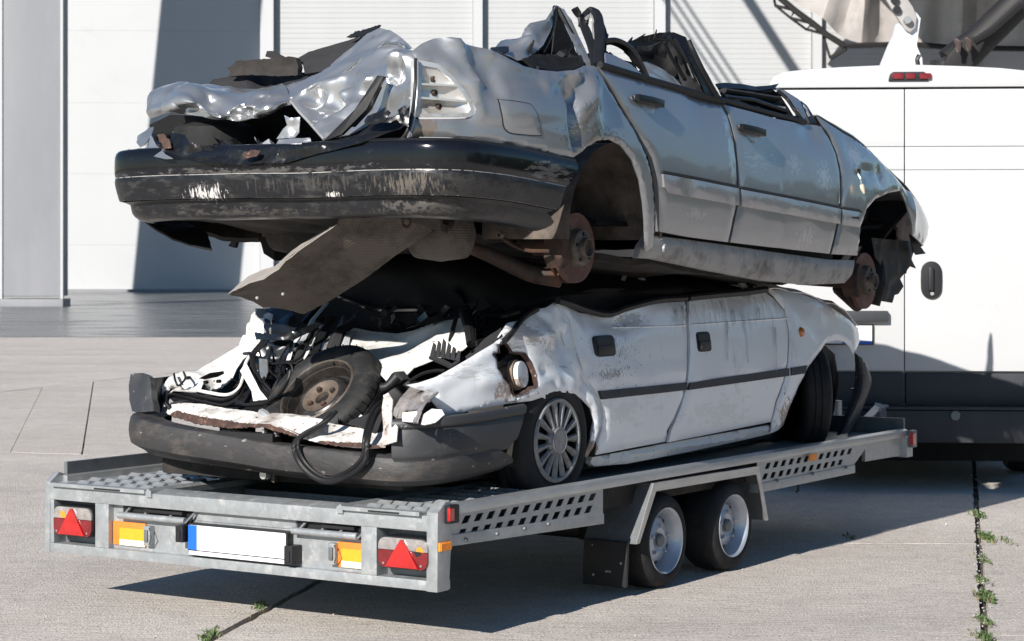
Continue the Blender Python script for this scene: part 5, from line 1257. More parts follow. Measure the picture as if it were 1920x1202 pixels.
# bonnet, front end
ft = [(3.162,-0.098,2.206), (3.441,-0.116,2.13), (3.681,-0.116,2.077), (4.057,-0.104,1.949), (4.613,-0.019,1.812)]
loft('bonnet', [[(p[0], WM(p[0], p[2]) + .012, p[2] + .004) for p in ft], [(p[0] + .03, .30, p[2] - .01) for p in ft], [(p[0] + .08, .85, p[2] + .0) for p in ft], [(p[0] - .05, 1.45, p[2] - .04) for p in ft]], M['silver'], sc, SB, per=6, th=.006, amp=.012, freq=4, seed=2)
loft('front_end', [[(4.30, .12, 1.66), (4.42, .12, 1.68), (4.60, .12, 1.66), (4.66, .14, 1.55), (4.5, .14, 1.42)], [(4.30, .5, 1.70), (4.5, .5, 1.70), (4.72, .5, 1.68), (4.78, .5, 1.58), (4.6, .5, 1.42)], [(4.30, 1.0, 1.70), (4.5, 1.0, 1.70), (4.72, 1.0, 1.69), (4.78, 1.0, 1.58), (4.6, 1.0, 1.42)], [(4.2, 1.5, 1.68), (4.35, 1.5, 1.72), (4.55, 1.5, 1.7), (4.6, 1.48, 1.55), (4.45, 1.45, 1.42)]], M['navy'], sc, SB, per=6, th=.02, amp=.03, freq=5, seed=9)
loft('front_panel', [[(ft[-1][0], WM(ft[-1][0], ft[-1][2]) + .02, ft[-1][2]), (ft[-1][0] - .1, 1.45, ft[-1][2] - .06)], [(4.35, .2, 1.45), (4.3, 1.4, 1.42)]], M['dark'], sc, SB, per=4, th=.02)
# small torn scraps lying in the boot opening
def scraps(name, n, seed, centre, ext, mats_, parent, base, size):
    rs = random.Random(seed)
    for k in range(n):
        c = Vector(centre) + Vector([rs.uniform(-1, 1) * e for e in ext])
        a = Vector((rs.gauss(0, 1), rs.gauss(0, 1), rs.gauss(0, 1))).normalized(); b_ = a.orthogonal().normalized()
        L_ = size * rs.uniform(.5, 1.3); W_ = L_ * rs.uniform(.15, .6); f_ = a.cross(b_)
        m = 5; vs = []
        for i in range(m + 1):
            t = i / m - .5
            mid = c + a * (L_ * t) + f_ * (L_ * rs.uniform(-.16, .16))
            w_ = W_ * rs.uniform(.5, 1) * (1 - abs(t) * rs.uniform(0, 1.2))
            tw = f_ * rs.uniform(-.5, .5)
            vs += [mid + (b_ + tw) * w_ * .5, mid - (b_ + tw) * w_ * .5]
        g_ = B(base).add(vs, [(2 * i, 2 * i + 1, 2 * i + 3, 2 * i + 2) for i in range(m)])
        me = rawmesh(g_.v, g_.f); solid(me, .003)
        link(name, me, M[rs.choice(mats_)], parent, angle=25)
scraps('torn_scrap', 16, 5, (.02, .95, 1.93), (.06, .55, .04), ('navy', 'silver_crush', 'seat', 'rust_dark'), sc, SB, .11)
scraps('torn_scrap', 8, 6, (1.25, .10, 2.36), (.25, .1, .03), ('navy', 'seat', 'seal'), sc, SB, .12)

# ================================================================ white saloon wreck (lower car)
M['white_car'] = mat('white_car_paint', (.72, .735, .76), .30, 0, .03, 3, dirt=(.46, .45, .44), dirt_amt=.06, dscale=5, coat=.5, speck=(.16, .14, .13), speck_amt=.0, speck_scale=42, stretch=(1.4, 1, .5))
M['white_dirty'] = mat('rust_stained_white_paint', (.70, .69, .67), .45, 0, .06, 5, dirt=(.33, .27, .22), dirt_amt=.24, dscale=11, speck=(.20, .10, .06), speck_amt=.10, speck_scale=34, bump=.003, bscale=18)
M['white_rust'] = mat('rusted_white_sill', (.70, .68, .65), .55, 0, .06, 8, dirt=(.13, .065, .042), dirt_amt=.42, dscale=11, speck=(.06, .04, .03), speck_amt=.2, speck_scale=40, bump=.004, bscale=24)
M['grey_bumper'] = mat('faded_black_bumper', (.034, .035, .038), .5, 0, .12, 5, dirt=(.11, .105, .105), dirt_amt=.2, dscale=5, speck=(.2, .19, .19), speck_amt=.02, speck_scale=30, bump=.0008)
M['old_bumper'] = mat('weathered_lower_bumper', (.030, .0285, .029), .55, 0, .2, 5, dirt=(.085, .070, .062), dirt_amt=.34, dscale=8, speck=(.2, .18, .17), speck_amt=.06, speck_scale=28, stretch=(.7, .7, 1.6), bump=.002)
M['hub_silver'] = mat('dull_silver_hubcap', (.22, .22, .225), .55, .2, .14, 10, dirt=(.12, .11, .105), dirt_amt=.3, dscale=12)
M['rim_black'] = mat('rusty_black_rim', (.055, .05, .047), .34, .55, .3, 16, dirt=(.13, .095, .075), dirt_amt=.30, dscale=18)
M['gloss_black'] = mat('torn_black_plastic', (.010, .011, .013), .2, 0, .3, 8, coat=.6)
WB = (2.1, 1.0, .52)
wc = trailer_thing('crushed_white_car', WB, 'crushed white saloon with torn open boot, lying on the trailer bed under the silver car', 'car')
def wb(): return B(WB)
def WW(s, h):
    d = h - .885
    w = .13 + (.35 * d * d if d > 0 else .25 * d * d)
    if s > 3.3: w += .07 * (s - 3.3) ** 2
    if s < .85: w += .20 * ((.85 - s) / .85) ** 2
    return w
Wk = lambda k: (lambda s, h: WW(s, h) + k)
# --- quarter panel with the rusted hole
wq = gauss([((1.163,0.152,1.138), .06, .12, .04), ((1.258,0.152,1.135), .03, .2, -.012), ((0.988,0.16,1.177), .16, .05, -.02), ((0.546,0.16,0.999), .2, .05, -.012), ((0.781,0.143,1.069), .08, .08, .03), ((1.289,0.131,0.947), .06, .08, .02), ((1.007,0.133,0.977), .1, .03, -.012)])
wqr = ridge([((1.194,0.187,1.289), (1.2,0.166,1.204), .04, -.012), ((1.2,0.166,1.204), (1.251,0.138,1.034), .05, -.016), ((0.977,0.183,1.272), (1.195,0.152,1.137), .05, .012), ((0.864,0.158,1.168), (1.143,0.16,1.176), .04, -.010), ((0.965,0.136,1.013), (1.053,0.132,0.967), .04, .012), ((0.546,0.16,0.999), (0.943,0.131,0.939), .05, -.006), ((0.652,0.154,1.082), (0.354,0.2,0.96), .05, .005)])
wqd = lambda s, h: wqr(s, h) + wq(s, h) + .006 * noise.noise(Vector((s * 5, h * 5, 7)))
quarter = [(1.17,0.192,1.304), (1.09,0.186,1.284), (0.979,0.184,1.277), (0.88,0.174,1.239), (0.767,0.173,1.226), (0.707,0.167,1.185), (0.659,0.164,1.146), (0.562,0.171,1.114), (0.446,0.187,1.072), (0.31,0.217,1.02), (0.226,0.243,1), (0.172,0.261,0.994), (0.215,0.245,0.977), (0.306,0.214,0.954), (0.286,0.219,0.927), (0.318,0.208,0.895), (0.338,0.203,0.858),
    (0.496,0.165,0.878), (0.711,0.135,0.893), (0.881,0.13,0.897), (0.949,0.13,0.906), (0.98,0.13,0.892), (0.988,0.13,0.912), (1.081,0.13,0.914), (1.207,0.13,0.904), (1.295,0.13,0.883), (1.362,0.131,0.836), (1.391,0.133,0.77), (1.369,0.138,0.702), (1.326,0.146,0.632), (1.349,0.148,0.618), (1.39,0.143,0.658),
    (1.429,0.136,0.724), (1.433,0.133,0.785), (1.419,0.13,0.85), (1.389,0.13,0.899), (1.323,0.132,0.962), (1.248,0.138,1.034), (1.214,0.147,1.103), (1.205,0.159,1.17), (1.202,0.175,1.242)]
hole = [(0.637,0.159,1.101), (0.675,0.155,1.104), (0.675,0.16,1.134), (0.729,0.157,1.143), (0.767,0.151,1.119), (0.785,0.147,1.1), (0.844,0.145,1.093), (0.874,0.14,1.058), (0.892,0.135,1.008), (0.896,0.132,0.957), (0.853,0.132,0.954), (0.801,0.131,0.932), (0.768,0.132,0.926), (0.741,0.134,0.932), (0.721,0.137,0.971), (0.681,0.143,1.005), (0.658,0.149,1.042), (0.662,0.153,1.082)]
qp = panel('quarter_panel', quarter, WW, M['white_car'], wc, WB, res=.016, th=.005, holes=[hole], roll=.010, rollr=.014, dent=wqd)
hc_ = Vector((sum(p[0] for p in hole) / len(hole), 0, sum(p[2] for p in hole) / len(hole)))
ring = [Vector((p[0], 0, p[2])) for p in hole]
rr_ = random.Random(4)
big_ = [hc_ + (p - hc_) * rr_.uniform(1.0, 1.13) for p in ring]
rv = [Vector((p[0], WW(p[0], p[2]) + wqd(p[0], p[2]) - .0015, p[2])) for p in big_] + [Vector((p[0], WW(p[0], p[2]) + wqd(p[0], p[2]) + .012, p[2])) for p in [hc_ + (p - hc_) * .96 for p in ring]]
nr_ = len(ring)
wb().add(rv, [(i, (i + 1) % nr_, nr_ + (i + 1) % nr_, nr_ + i) for i in range(nr_)]).build('rust_edge', M['rust'], qp)
panel('filler_cavity', [(hc_ + (p - hc_) * 1.2) for p in ring], Wk(.10), M['dark'], qp, WB, res=.05, th=.01, roll=0)
fc = Vector((0.822,0.136,1.011))
fa = Vector((.16, -.97, .12)).normalized()
def disc_pts(c, ax, r, sc_=1.0, n=24):
    e = ax.orthogonal().normalized(); f_ = ax.cross(e)
    return [c + e * (r * math.cos(2 * math.pi * k / n)) + f_ * (r * math.sin(2 * math.pi * k / n)) for k in range(n)]
c0 = Vector((fc[0], WW(fc[0], fc[2]) + .008, fc[2]))
wb().prism(disc_pts(c0, fa, .056), tuple(-fa * .02)).build('filler_cap', M['white_car'], qp, bevel=.004)
M['rust_pipe'] = mat('rusty_filler_pipe', (.20, .15, .11), .8, .1, .4, 14, dirt=(.10, .055, .03), dirt_amt=.5, dscale=12, bump=.003)
wb().tube([c0 - fa * .022, c0 - fa * .045, c0 - fa * .05, c0 - fa * .09, c0 - fa * .10], [.064, .066, .058, .060, .05], 24).build('filler_pipe', M['rust_pipe'], qp)
# --- doors
wr = ridge([((1.286,0.18,1.262), (1.693,0.162,1.189), .05, .016), ((1.693,0.162,1.189), (1.903,0.172,1.23), .05, .012), ((1.284,0.158,1.168), (1.343,0.134,0.996), .04, .012), ((1.367,0.139,1.046), (1.716,0.135,1.005), .06, -.006), ((1.339,0.132,0.962), (2.203,0.133,0.975), .05, -.004)])
wd0 = gauss([((1.615,0.167,1.211), .22, .06, .03), ((1.705,0.159,1.173), .2, .025, -.008), ((1.843,0.137,1.027), .3, .1, .006), ((1.382,0.148,1.114), .05, .2, .01)])
wd = lambda s, h: wd0(s, h) + wr(s, h)
rdoor = [(1.186,0.19,1.299), (1.264,0.186,1.283), (1.381,0.178,1.255), (1.556,0.173,1.235), (1.721,0.179,1.259), (1.962,0.185,1.281), (2.187,0.187,1.29), (2.309,0.187,1.29), (2.278,0.159,1.175), (2.25,0.14,1.056), (2.214,0.13,0.92), (2.176,0.131,0.83), (2.109,0.135,0.742), (2.052,0.139,0.691), (2.043,0.145,0.641), (1.683,0.146,0.632), (1.425,0.147,0.626), (1.425,0.142,0.664), (1.465,0.136,0.73), (1.473,0.133,0.782), (1.456,0.13,0.852), (1.406,0.13,0.907), (1.322,0.133,0.979), (1.277,0.142,1.066), (1.261,0.152,1.135), (1.257,0.169,1.22), (1.218,0.182,1.271)]
wrd = panel('rear_door', rdoor, WW, M['white_car'], wc, WB, res=.03, th=.016, roll=.010, rollr=.014, dent=lambda s, h: wd(s, h) + .004 * noise.noise(Vector((s * 4, h * 4, 9))))
fdoor = [(2.357,0.19,1.299), (2.545,0.192,1.307), (2.918,0.195,1.316), (3.154,0.198,1.324), (3.245,0.186,1.284), (3.32,0.17,1.223), (3.327,0.149,1.118), (3.288,0.132,0.959), (3.24,0.13,0.861), (3.159,0.134,0.766), (3.123,0.142,0.664), (2.655,0.144,0.651), (2.084,0.146,0.635), (2.096,0.14,0.688), (2.176,0.132,0.794), (2.229,0.13,0.91), (2.272,0.139,1.047), (2.299,0.161,1.185)]
wfd = panel('front_door', fdoor, WW, M['white_car'], wc, WB, res=.04, th=.016, roll=.009, rollr=.014, dent=lambda s, h: .006 * noise.noise(Vector((s * 3, h * 3, 3))))
fender = [(3.186,0.201,1.334), (3.384,0.199,1.328), (3.632,0.197,1.297), (3.877,0.2,1.251), (4.088,0.207,1.194), (4.262,0.218,1.141), (4.385,0.229,1.102), (4.363,0.216,1.021), (4.273,0.199,0.976), (4.206,0.19,0.962), (4.157,0.187,1.007), (4.082,0.181,1.037), (3.959,0.17,1.05), (3.809,0.157,1.041), (3.66,0.143,0.984), (3.525,0.134,0.924), (3.417,0.132,0.832), (3.329,0.136,0.726), (3.275,0.145,0.639), (3.232,0.148,0.617), (3.147,0.15,0.605), (3.142,0.143,0.66), (3.174,0.134,0.763), (3.254,0.13,0.859), (3.302,0.132,0.958), (3.341,0.149,1.117), (3.336,0.171,1.228), (3.261,0.187,1.289)]
wfe = panel('front_fender', fender, WW, M['white_car'], wc, WB, res=.025, th=.006, roll=.010, rollr=.02, dent=lambda s, h: .010 * noise.noise(Vector((s * 4, h * 4, 6))))
sill = [(1.43,0.172,0.59), (1.442,0.169,0.613), (2.116,0.167,0.628), (3.159,0.164,0.645), (3.189,0.17,0.599), (2.898,0.172,0.587), (2.353,0.175,0.57), (1.754,0.177,0.559), (1.471,0.175,0.57)]
panel('sill', sill, Wk(.018), M['white_dirty'], wc, WB, res=.03, th=.03, roll=.016, rollr=.03)
# belt line crease, trims
for pts, par in (([(1.411,0.13,0.91), (1.656,0.13,0.91), (1.921,0.13,0.909), (2.206,0.13,0.91), (2.2,0.13,0.874), (1.921,0.13,0.873), (1.656,0.13,0.873), (1.435,0.13,0.872)], wrd), ([(2.235,0.13,0.906), (2.629,0.13,0.917), (3.282,0.131,0.93), (3.28,0.13,0.891), (2.629,0.13,0.88), (2.217,0.13,0.873)], wfd), ([(3.308,0.131,0.931), (3.497,0.134,0.936), (3.47,0.132,0.895), (3.303,0.13,0.891)], wfe)):
    panel('side_trim', pts, Wk(-.012), M['grey_trim'], par, WB, res=.05, th=.014, roll=.006, rollr=.012)
def wdoor_handle(a, b_, par, lock):
    c = Vector(((a[0] + b_[0]) / 2, 0, (a[2] + b_[2]) / 2)); hx_, hz_ = abs(a[0] - b_[0]) / 2, abs(a[2] - b_[2]) / 2
    o2 = [(c[0] + hx_ * math.copysign(abs(math.cos(t)) ** .35, math.cos(t)), 0, c[2] + hz_ * math.copysign(abs(math.sin(t)) ** .35, math.sin(t))) for t in [k * math.pi / 14 for k in range(28)]]
    p_ = panel('door_handle', o2, Wk(-.006), M['plastic'], par, WB, res=.03, th=.012, roll=.004, rollr=.008)
    panel('handle_pocket', [(p[0] * .84 + c[0] * .16, 0, c[2] + (p[2] - c[2]) * .38 + hz_ * .42) for p in o2], Wk(-.0066), M['black'], p_, WB, res=.03, th=.001, roll=0)
    wb().box((c[0] - hx_ * .8, WW(c[0], c[2]) - .012, c[2] - hz_ * .75), (c[0] + hx_ * .8, WW(c[0], c[2]) - .004, c[2] + hz_ * .05)).build('paddle', M['plastic'], p_, bevel=.004)
    if lock: wb().lathe([(0, -.014), (.008, -.014), (.009, -.004)], (c[0] - hx_ * .62, WW(c[0], c[2]), c[2] - hz_ * .5), 'y', 10).build('lock', M['rust_pipe'], p_)
wdoor_handle((1.404,0.155,1.153), (1.576,0.141,1.059), wrd, False)
wdoor_handle((2.331,0.153,1.142), (2.471,0.139,1.047), wfd, True)
ic = (3.464,0.149,1.108); ic = (ic[0], WW(ic[0], ic[2]), ic[2])
ind = wb().lathe([(0, -.016), (.018, -.014), (.026, -.004), (.027, .006)], ic, 'y', 24).build('indicator', M['amber_dark'] if 'amber_dark' in M else M['rust'], wfe)
M['amber_dark'] = mat('amber_indicator', (.42, .12, .02), .25, 0, .1, 20, coat=.8); ind.data.materials[0] = M['amber_dark']
wk_ = lambda p, r, colour, st, thr, amt=1.0: (tuple(p[i] - WB[i] for i in range(3)), r, colour, st, thr, amt)
add_marks(M['white_car'], [wk_((1.658,0.132,0.806), (.5, .2, .10), (.50, .49, .48), (9, 20, 22), .62, .35), wk_((2.536,0.134,0.754), (.6, .2, .12), (.50, .49, .48), (9, 20, 22), .62, .35), wk_((1.594,0.145,1.089), (.3, .2, .10), (.25, .23, .22), (60, 40, 40), .67, .6), wk_((1.524,0.133,0.979), (.2, .2, .05), (.20, .18, .17), (80, 40, 70), .63, .7),
    wk_((1.039,0.153,1.142), (.2, .2, .12), (.25, .23, .22), (60, 40, 40), .67, .6), wk_((0.838,0.161,1.181), (.14, .2, .06), (.25, .22, .20), (14, 40, 60), .54, .7), wk_((0.483,0.175,1.033), (.3, .2, .05), (.36, .34, .32), (10, 40, 90), .62, .5), wk_((0.739,0.135,0.95), (.16, .2, .07), (.30, .17, .10), (30, 40, 24), .56, .8), wk_((1.34,0.142,0.662), (.10, .2, .08), (.22, .12, .07), (30, 30, 24), .54, .9),
    wk_((3.266,0.141,0.68), (.10, .2, .12), (.20, .12, .08), (40, 40, 24), .55, .9), wk_((2.814,0.174,1.239), (.5, .2, .10), (.40, .40, .41), (40, 30, 5), .56, .6), wk_((2.198,0.172,1.232), (.12, .2, .10), (.36, .37, .38), (50, 30, 6), .55, .6), wk_((1.773,0.168,1.215), (.16, .2, .04), (.24, .25, .27), (30, 30, 60), .55, .7)])
# dirt splashes and run marks on the white flank: thin smears with a shape of their own
M['splash'] = mat('dried_mud', (.10, .085, .075), .9, 0, .4, 60)
M['runs'] = mat('grey_run_mark', (.40, .41, .42), .6, 0, .3, 30)
def flecks(name, cx, cz, rs, rh, n, seed, size, m_, par, lean=.6):
    rg = random.Random(seed); g_ = wb()
    for k in range(n):
        s = rg.gauss(cx, rs); h = rg.gauss(cz, rh); a_ = size * rg.uniform(.3, 1) ; l_ = a_ * rg.uniform(.8, 3)
        w = WW(s, h) + (wqd(s, h) if par is qp else wd(s, h) if par is wrd else 0) - .0075
        dx = lean * l_
        g_.add([(s - a_ / 2, w, h), (s, w, h - l_ / 2 * .6), (s + a_ / 2 + dx * .2, w, h), (s + dx * .4, w, h + l_ / 2)], [(0, 1, 2, 3)])
    g_.build(name, m_, par, smooth=False)['kind'] = 'stuff'
c = (1.542,0.134,0.987); flecks('mud_flecks', c[0], c[2], .16, .05, 80, 1, .006, M['splash'], wrd)
c = (1.599,0.147,1.106); flecks('mud_flecks', c[0], c[2], .2, .06, 60, 2, .005, M['splash'], wrd)
c = (1.039,0.153,1.142); flecks('mud_flecks', c[0], c[2], .1, .05, 50, 3, .005, M['splash'], qp)
c = (2.437,0.134,0.994); flecks('mud_flecks', c[0], c[2], .3, .1, 40, 4, .004, M['splash'], wfd)
def runs(xs, par, seed):
    rg = random.Random(seed); g_ = wb()
    for a, b_ in xs:
        wd_ = rg.uniform(.006, .018); n = 6
        L_ = []
        for k in range(n + 1):
            t = k / n; s = a[0] + (b_[0] - a[0]) * t + .004 * math.sin(k * 2 + seed); h = a[2] + (b_[2] - a[2]) * t
            w = WW(s, h) - .0095
            ww = wd_ * (1 - .6 * t) * (1 + .3 * math.sin(k * 1.3))
            L_ += [(s, w, h), (s + ww, w, h)]
        g_.add(L_, [(2 * k, 2 * k + 1, 2 * k + 3, 2 * k + 2) for k in range(n)])
    g_.build('run_marks', M['runs'], par, smooth=False)['kind'] = 'stuff'
runs([((2.353,0.184,1.276), (2.369,0.155,1.155)), ((2.633,0.186,1.285), (2.656,0.171,1.228)), ((2.733,0.174,1.24), (2.737,0.16,1.178)), ((2.835,0.174,1.238), (2.82,0.133,0.978)), ((2.644,0.162,1.185), (2.607,0.134,0.996)), ((3.08,0.191,1.302), (3.13,0.172,1.232)), ((3.147,0.153,1.143), (3.124,0.131,0.926)), ((3.007,0.175,1.244), (3.002,0.162,1.186))], wfd, 1)
runs([((2.243,0.181,1.268), (2.239,0.164,1.195)), ((2.169,0.177,1.251), (2.155,0.164,1.197))], wrd, 2)
bl = [(1.622,0.161,1.184), (1.884,0.161,1.18), (2.251,0.16,1.177)]
wb().tube([(p[0], WW(p[0], p[2]) + wd(p[0], p[2]) - .001, p[2]) for p in bl], .004, 5).build('belt_crease', M['white_car'], wrd)
bl = [(2.319,0.16,1.178), (2.687,0.161,1.181), (3.108,0.161,1.183), (3.33,0.161,1.184)]
wb().tube([(p[0], WW(p[0], p[2]) - .001, p[2]) for p in bl], .004, 5).build('belt_crease', M['white_car'], wfd)
# gap filler and the far side
panel('door_jamb', [(1.169,0.191,1.303), (1.266,0.185,1.281), (1.305,0.155,1.15), (1.344,0.133,0.978), (1.465,0.13,0.869), (1.483,0.133,0.781), (1.424,0.143,0.655), (1.339,0.147,0.625), (1.383,0.138,0.702), (1.406,0.132,0.786), (1.369,0.13,0.874), (1.23,0.135,1.001), (1.181,0.159,1.171)], Wk(.022), M['white_car'], wc, WB, res=.03, th=.004, roll=0)
panel('inner_body_side', [(s, 0, h) for s, h in ((.5, .95), (.75, 1.05), (1.45, .95), (1.5, .62), (3.35, .65), (3.4, 1.3), (2.2, 1.28), (1.2, 1.26), (.9, 1.15))], Wk(.05), M['dark'], wc, WB, res=.15, th=.02, roll=0)
panel('left_body_side', [(s, 0, h) for s, h in ((1.3, .62), (3.4, .65), (4.1, .8), (4.0, 1.1), (3.4, 1.25), (1.6, 1.25), (1.0, 1.1))], lambda s, h: 1.84 - (.2 * (s - 3.3) ** 2 if s > 3.3 else 0), M['white_car'], wc, WB, res=.1, th=.02, roll=.01, facing=1, dent=lambda s, h: .03 * noise.noise(Vector((s * 3, h * 3, 5))))
# belt seals and crushed cabin
wb().tube(spline([(1.151,0.18,1.313), (1.255,0.18,1.296), (1.401,0.19,1.267), (1.585,0.19,1.244), (1.757,0.19,1.269), (2.025,0.19,1.298), (2.306,0.19,1.304)], 6), .016, 8).build('belt_seal', M['seal'], wrd)
wb().tube(spline([(2.326,0.19,1.306), (2.54,0.19,1.314), (2.908,0.19,1.324), (3.144,0.19,1.335)], 6), .018, 8).build('belt_seal', M['seal'], wfd)
cw_rows = []
for s_, w0, hr, hm_, hl, hb in ((1.04, .40, .95, .95, .95, .9), (1.06, .42, 1.20, 1.32, 1.28, .9), (1.25, .29, 1.35, 1.50, 1.46, .95), (2.4, .25, 1.36, 1.47, 1.42, .95), (3.2, .27, 1.33, 1.38, 1.34, .95), (3.3, .27, 1.2, 1.2, 1.2, .95)):
    cw_rows.append([(s_, w0 - .01, hb), (s_, w0, hr - .08), (s_, w0 + .04, hr), (s_, .8, hm_), (s_, 1.66, hl), (s_, 1.72, hb)])
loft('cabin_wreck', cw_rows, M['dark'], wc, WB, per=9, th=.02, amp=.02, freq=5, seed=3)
wb().tube(spline([(1.811,0.3,1.3), (1.96,0.35,1.363), (2.094,0.38,1.442), (2.134,0.38,1.442), (2.158,0.33,1.379), (2.221,0.3,1.308)], 5), .014, 4).build('belt_strap', M['rim_silver'], wc)
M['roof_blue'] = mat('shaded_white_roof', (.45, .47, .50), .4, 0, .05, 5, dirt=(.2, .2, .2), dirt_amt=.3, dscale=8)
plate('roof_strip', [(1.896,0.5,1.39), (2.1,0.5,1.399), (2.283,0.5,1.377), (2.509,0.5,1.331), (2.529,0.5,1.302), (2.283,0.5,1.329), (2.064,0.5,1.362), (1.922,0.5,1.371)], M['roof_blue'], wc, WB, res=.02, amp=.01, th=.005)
plate('roof_strip', [(2.782,0.6,1.405), (3.15,0.6,1.405), (3.539,0.6,1.363), (3.651,0.6,1.33), (3.256,0.6,1.343), (2.842,0.6,1.37)], M['seat'], wc, WB, res=.02, amp=.01, th=.005)
plate('windscreen_pillar', [(2.918,0.25,1.412), (2.971,0.25,1.403), (3.051,0.22,1.322), (2.987,0.22,1.315)], M['roof_blue'], wc, WB, res=.02, amp=.006, th=.012)
plate('windscreen_pillar', [(3.028,0.28,1.396), (3.124,0.28,1.37), (3.144,0.24,1.324), (3.058,0.24,1.317)], M['gloss_black'], wc, WB, res=.02, amp=.01, th=.012)
ft = [(3.157,0.199,1.328), (3.384,0.199,1.328), (3.632,0.197,1.297), (3.877,0.2,1.251), (4.088,0.207,1.194), (4.356,0.225,1.108)]
loft('bonnet', [[(p[0], WW(p[0], p[2]) + .01, p[2] + .003) for p in ft], [(p[0] + .02, .35, p[2] + .03) for p in ft], [(p[0] + .05, 1.0, p[2] + .02) for p in ft], [(p[0], 1.6, p[2] - .02) for p in ft]], M['white_dirty'], wc, WB, per=7, th=.006, amp=.02, freq=4, seed=12)
loft('front_bumper_end', [[(4.193,0.18,0.976), (4.249,0.2,0.874), (4.224,0.2,0.768), (4.123,0.2,0.645), (4.054,0.22,0.526)], [(4.226,0.16,0.946), (4.255,0.15,0.865), (4.229,0.15,0.759), (4.137,0.16,0.646), (4.042,0.18,0.54)], [(4.378,0.2,0.896), (4.48,0.22,0.825), (4.469,0.22,0.766), (4.368,0.24,0.618), (4.278,0.26,0.525)], [(5.262,0.6,0.865), (5.318,0.6,0.768), (5.295,0.6,0.705), (5.15,0.6,0.555), (5.041,0.6,0.458)]], M['grey_bumper'], wc, WB, per=5, th=.006)
wb().prism([(4.202,0.19,0.775), (4.222,0.19,0.779), (4.33,0.19,0.736), (4.317,0.19,0.729)], (0, .02, 0)).build('bumper_gap', M['black'], wc)
# engine bay block behind the front wheel, floor
wb().box((3.3, .45, .60), (4.15, 1.6, 1.1)).build('engine_bay', M['dark'], wc, bevel=.03)
wb().box((1.0, .28, .555), (3.4, 1.7, .62)).build('floor_pan', M['void'], wc, bevel=.02)
wb().box((.25, .35, .56), (1.0, 1.65, .66)).build('boot_floor', M['void'], wc, bevel=.02)
plate('wheel_arch_liner', [(3.876,0.2,1.027), (3.709,0.2,0.919), (3.568,0.2,0.792), (3.408,0.2,0.628), (3.385,0.2,0.538), (3.844,0.3,0.49), (4.715,0.45,0.487), (4.822,0.45,0.774), (4.66,0.4,0.94), (4.288,0.3,1.021)], M['dark'], wc, WB, res=.04, amp=.01, th=.01, lift=lambda p: p + Vector((0, .12, 0)))
def warch(c, r, w0, w1):
    n = 24; g_ = wb(); pf = []
    for k in range(n + 1):
        a_ = math.pi * (-.1 + 1.2 * k / n); pf.append((c[0] + r * math.cos(a_), c[1] + r * math.sin(a_)))
    g_.add([(s, w0, h) for s, h in pf] + [(s, w1, h) for s, h in pf], [(k, k + 1, n + 2 + k, n + 1 + k) for k in range(n)])
    g_.add([(s, w1, h) for s, h in pf], [tuple(range(n + 1))])
    return g_.build('wheel_arch', M['void'], wc)
rwc = (1.077,0.16,0.717)
warch((rwc[0] + .03, rwc[2] - .0), .315, .15, .42)
# wheels
def rubber_tyre(parent_b, n=64):
    return parent_b.lathe([(.165, .03), (.18, .012), (.205, .002), (.235, .006), (.262, .018), (.276, .03), (.28, .045), (.28, .07), (.274, .072), (.274, .077), (.28, .079), (.28, .105), (.274, .107), (.274, .112), (.28, .114), (.28, .135), (.274, .15), (.26, .162), (.22, .172), (.18, .165), (.165, .15)], (0, 0, 0), 'y', n)
t_ = B(); rubber_tyre(t_); tyre = t_.build('tyre', M['rubber'], wc, angle=50)
tyre.location = Vector((rwc[0], rwc[1] - .03, rwc[2])) - Vector(WB)
cap = B().lathe([(0, -.008), (.03, -.010), (.052, -.008), (.056, -.002), (.062, -.002), (.07, .006), (.07, .02)], (0, 0, 0), 'y', 40).build('hub_cap', M['hub_silver'], tyre)
B().lathe([(.052, -.009), (.054, -.0105), (.056, -.009)], (0, 0, 0), 'y', 40).build('cap_ring', M['hub_silver'], tyre)
B().lathe([(.160, .006), (.166, -.002), (.176, -.002), (.182, .008), (.176, .016), (.160, .012)], (0, 0, 0), 'y', 56).build('cap_rim', M['hub_silver'], tyre)
B().lathe([(0, .045), (.17, .045), (.17, .05)], (0, 0, 0), 'y', 40).build('wheel_disc', M['black'], tyre)
sp0 = None
NSP = 15
for k in range(NSP):
    if sp0 is None:
        r0, r1 = .060, .166
        pr = []
        for r_, hw_, d in ((r0, .0075, .0), (r0 + .03, .0105, .001), (r1 - .02, .017, .003), (r1, .0195, .004)):
            pr.append([(r_, d + .010, -hw_), (r_, d - .003, -hw_ * .45), (r_, d - .003, hw_ * .45), (r_, d + .010, hw_)])
        vs = [p for q in pr for p in q]; fs = []
        for i in range(3):
            for j in range(3): fs.append((i * 4 + j, i * 4 + j + 1, i * 4 + j + 5, i * 4 + j + 4))
        me = B().add(vs, fs)
        sp0 = me.build('spoke', M['hub_silver'], tyre); o = sp0
    else: o = copy_part(sp0, tyre)
    o.rotation_euler = (0, 2 * math.pi * k / NSP, 0)
t_ = B(); rubber_tyre(t_); ftw = t_.build('tyre', M['rubber'], wc, angle=50)
fw = (3.841,0.22,0.761)
ftw.location = Vector(fw) - Vector(WB) + Vector((.03, 0, -.005)); ftw.rotation_euler = (0, 0, R(40))
B().lathe([(0, .03), (.12, .03), (.165, .02), (.165, .05)], (0, 0, 0), 'y', 32).build('rim', M['rim_black'], ftw)
t3 = copy_part(tyre, wc); t3.location = Vector((rwc[0], 1.83, rwc[2])) - Vector(WB); t3.rotation_euler = (0, 0, math.pi)
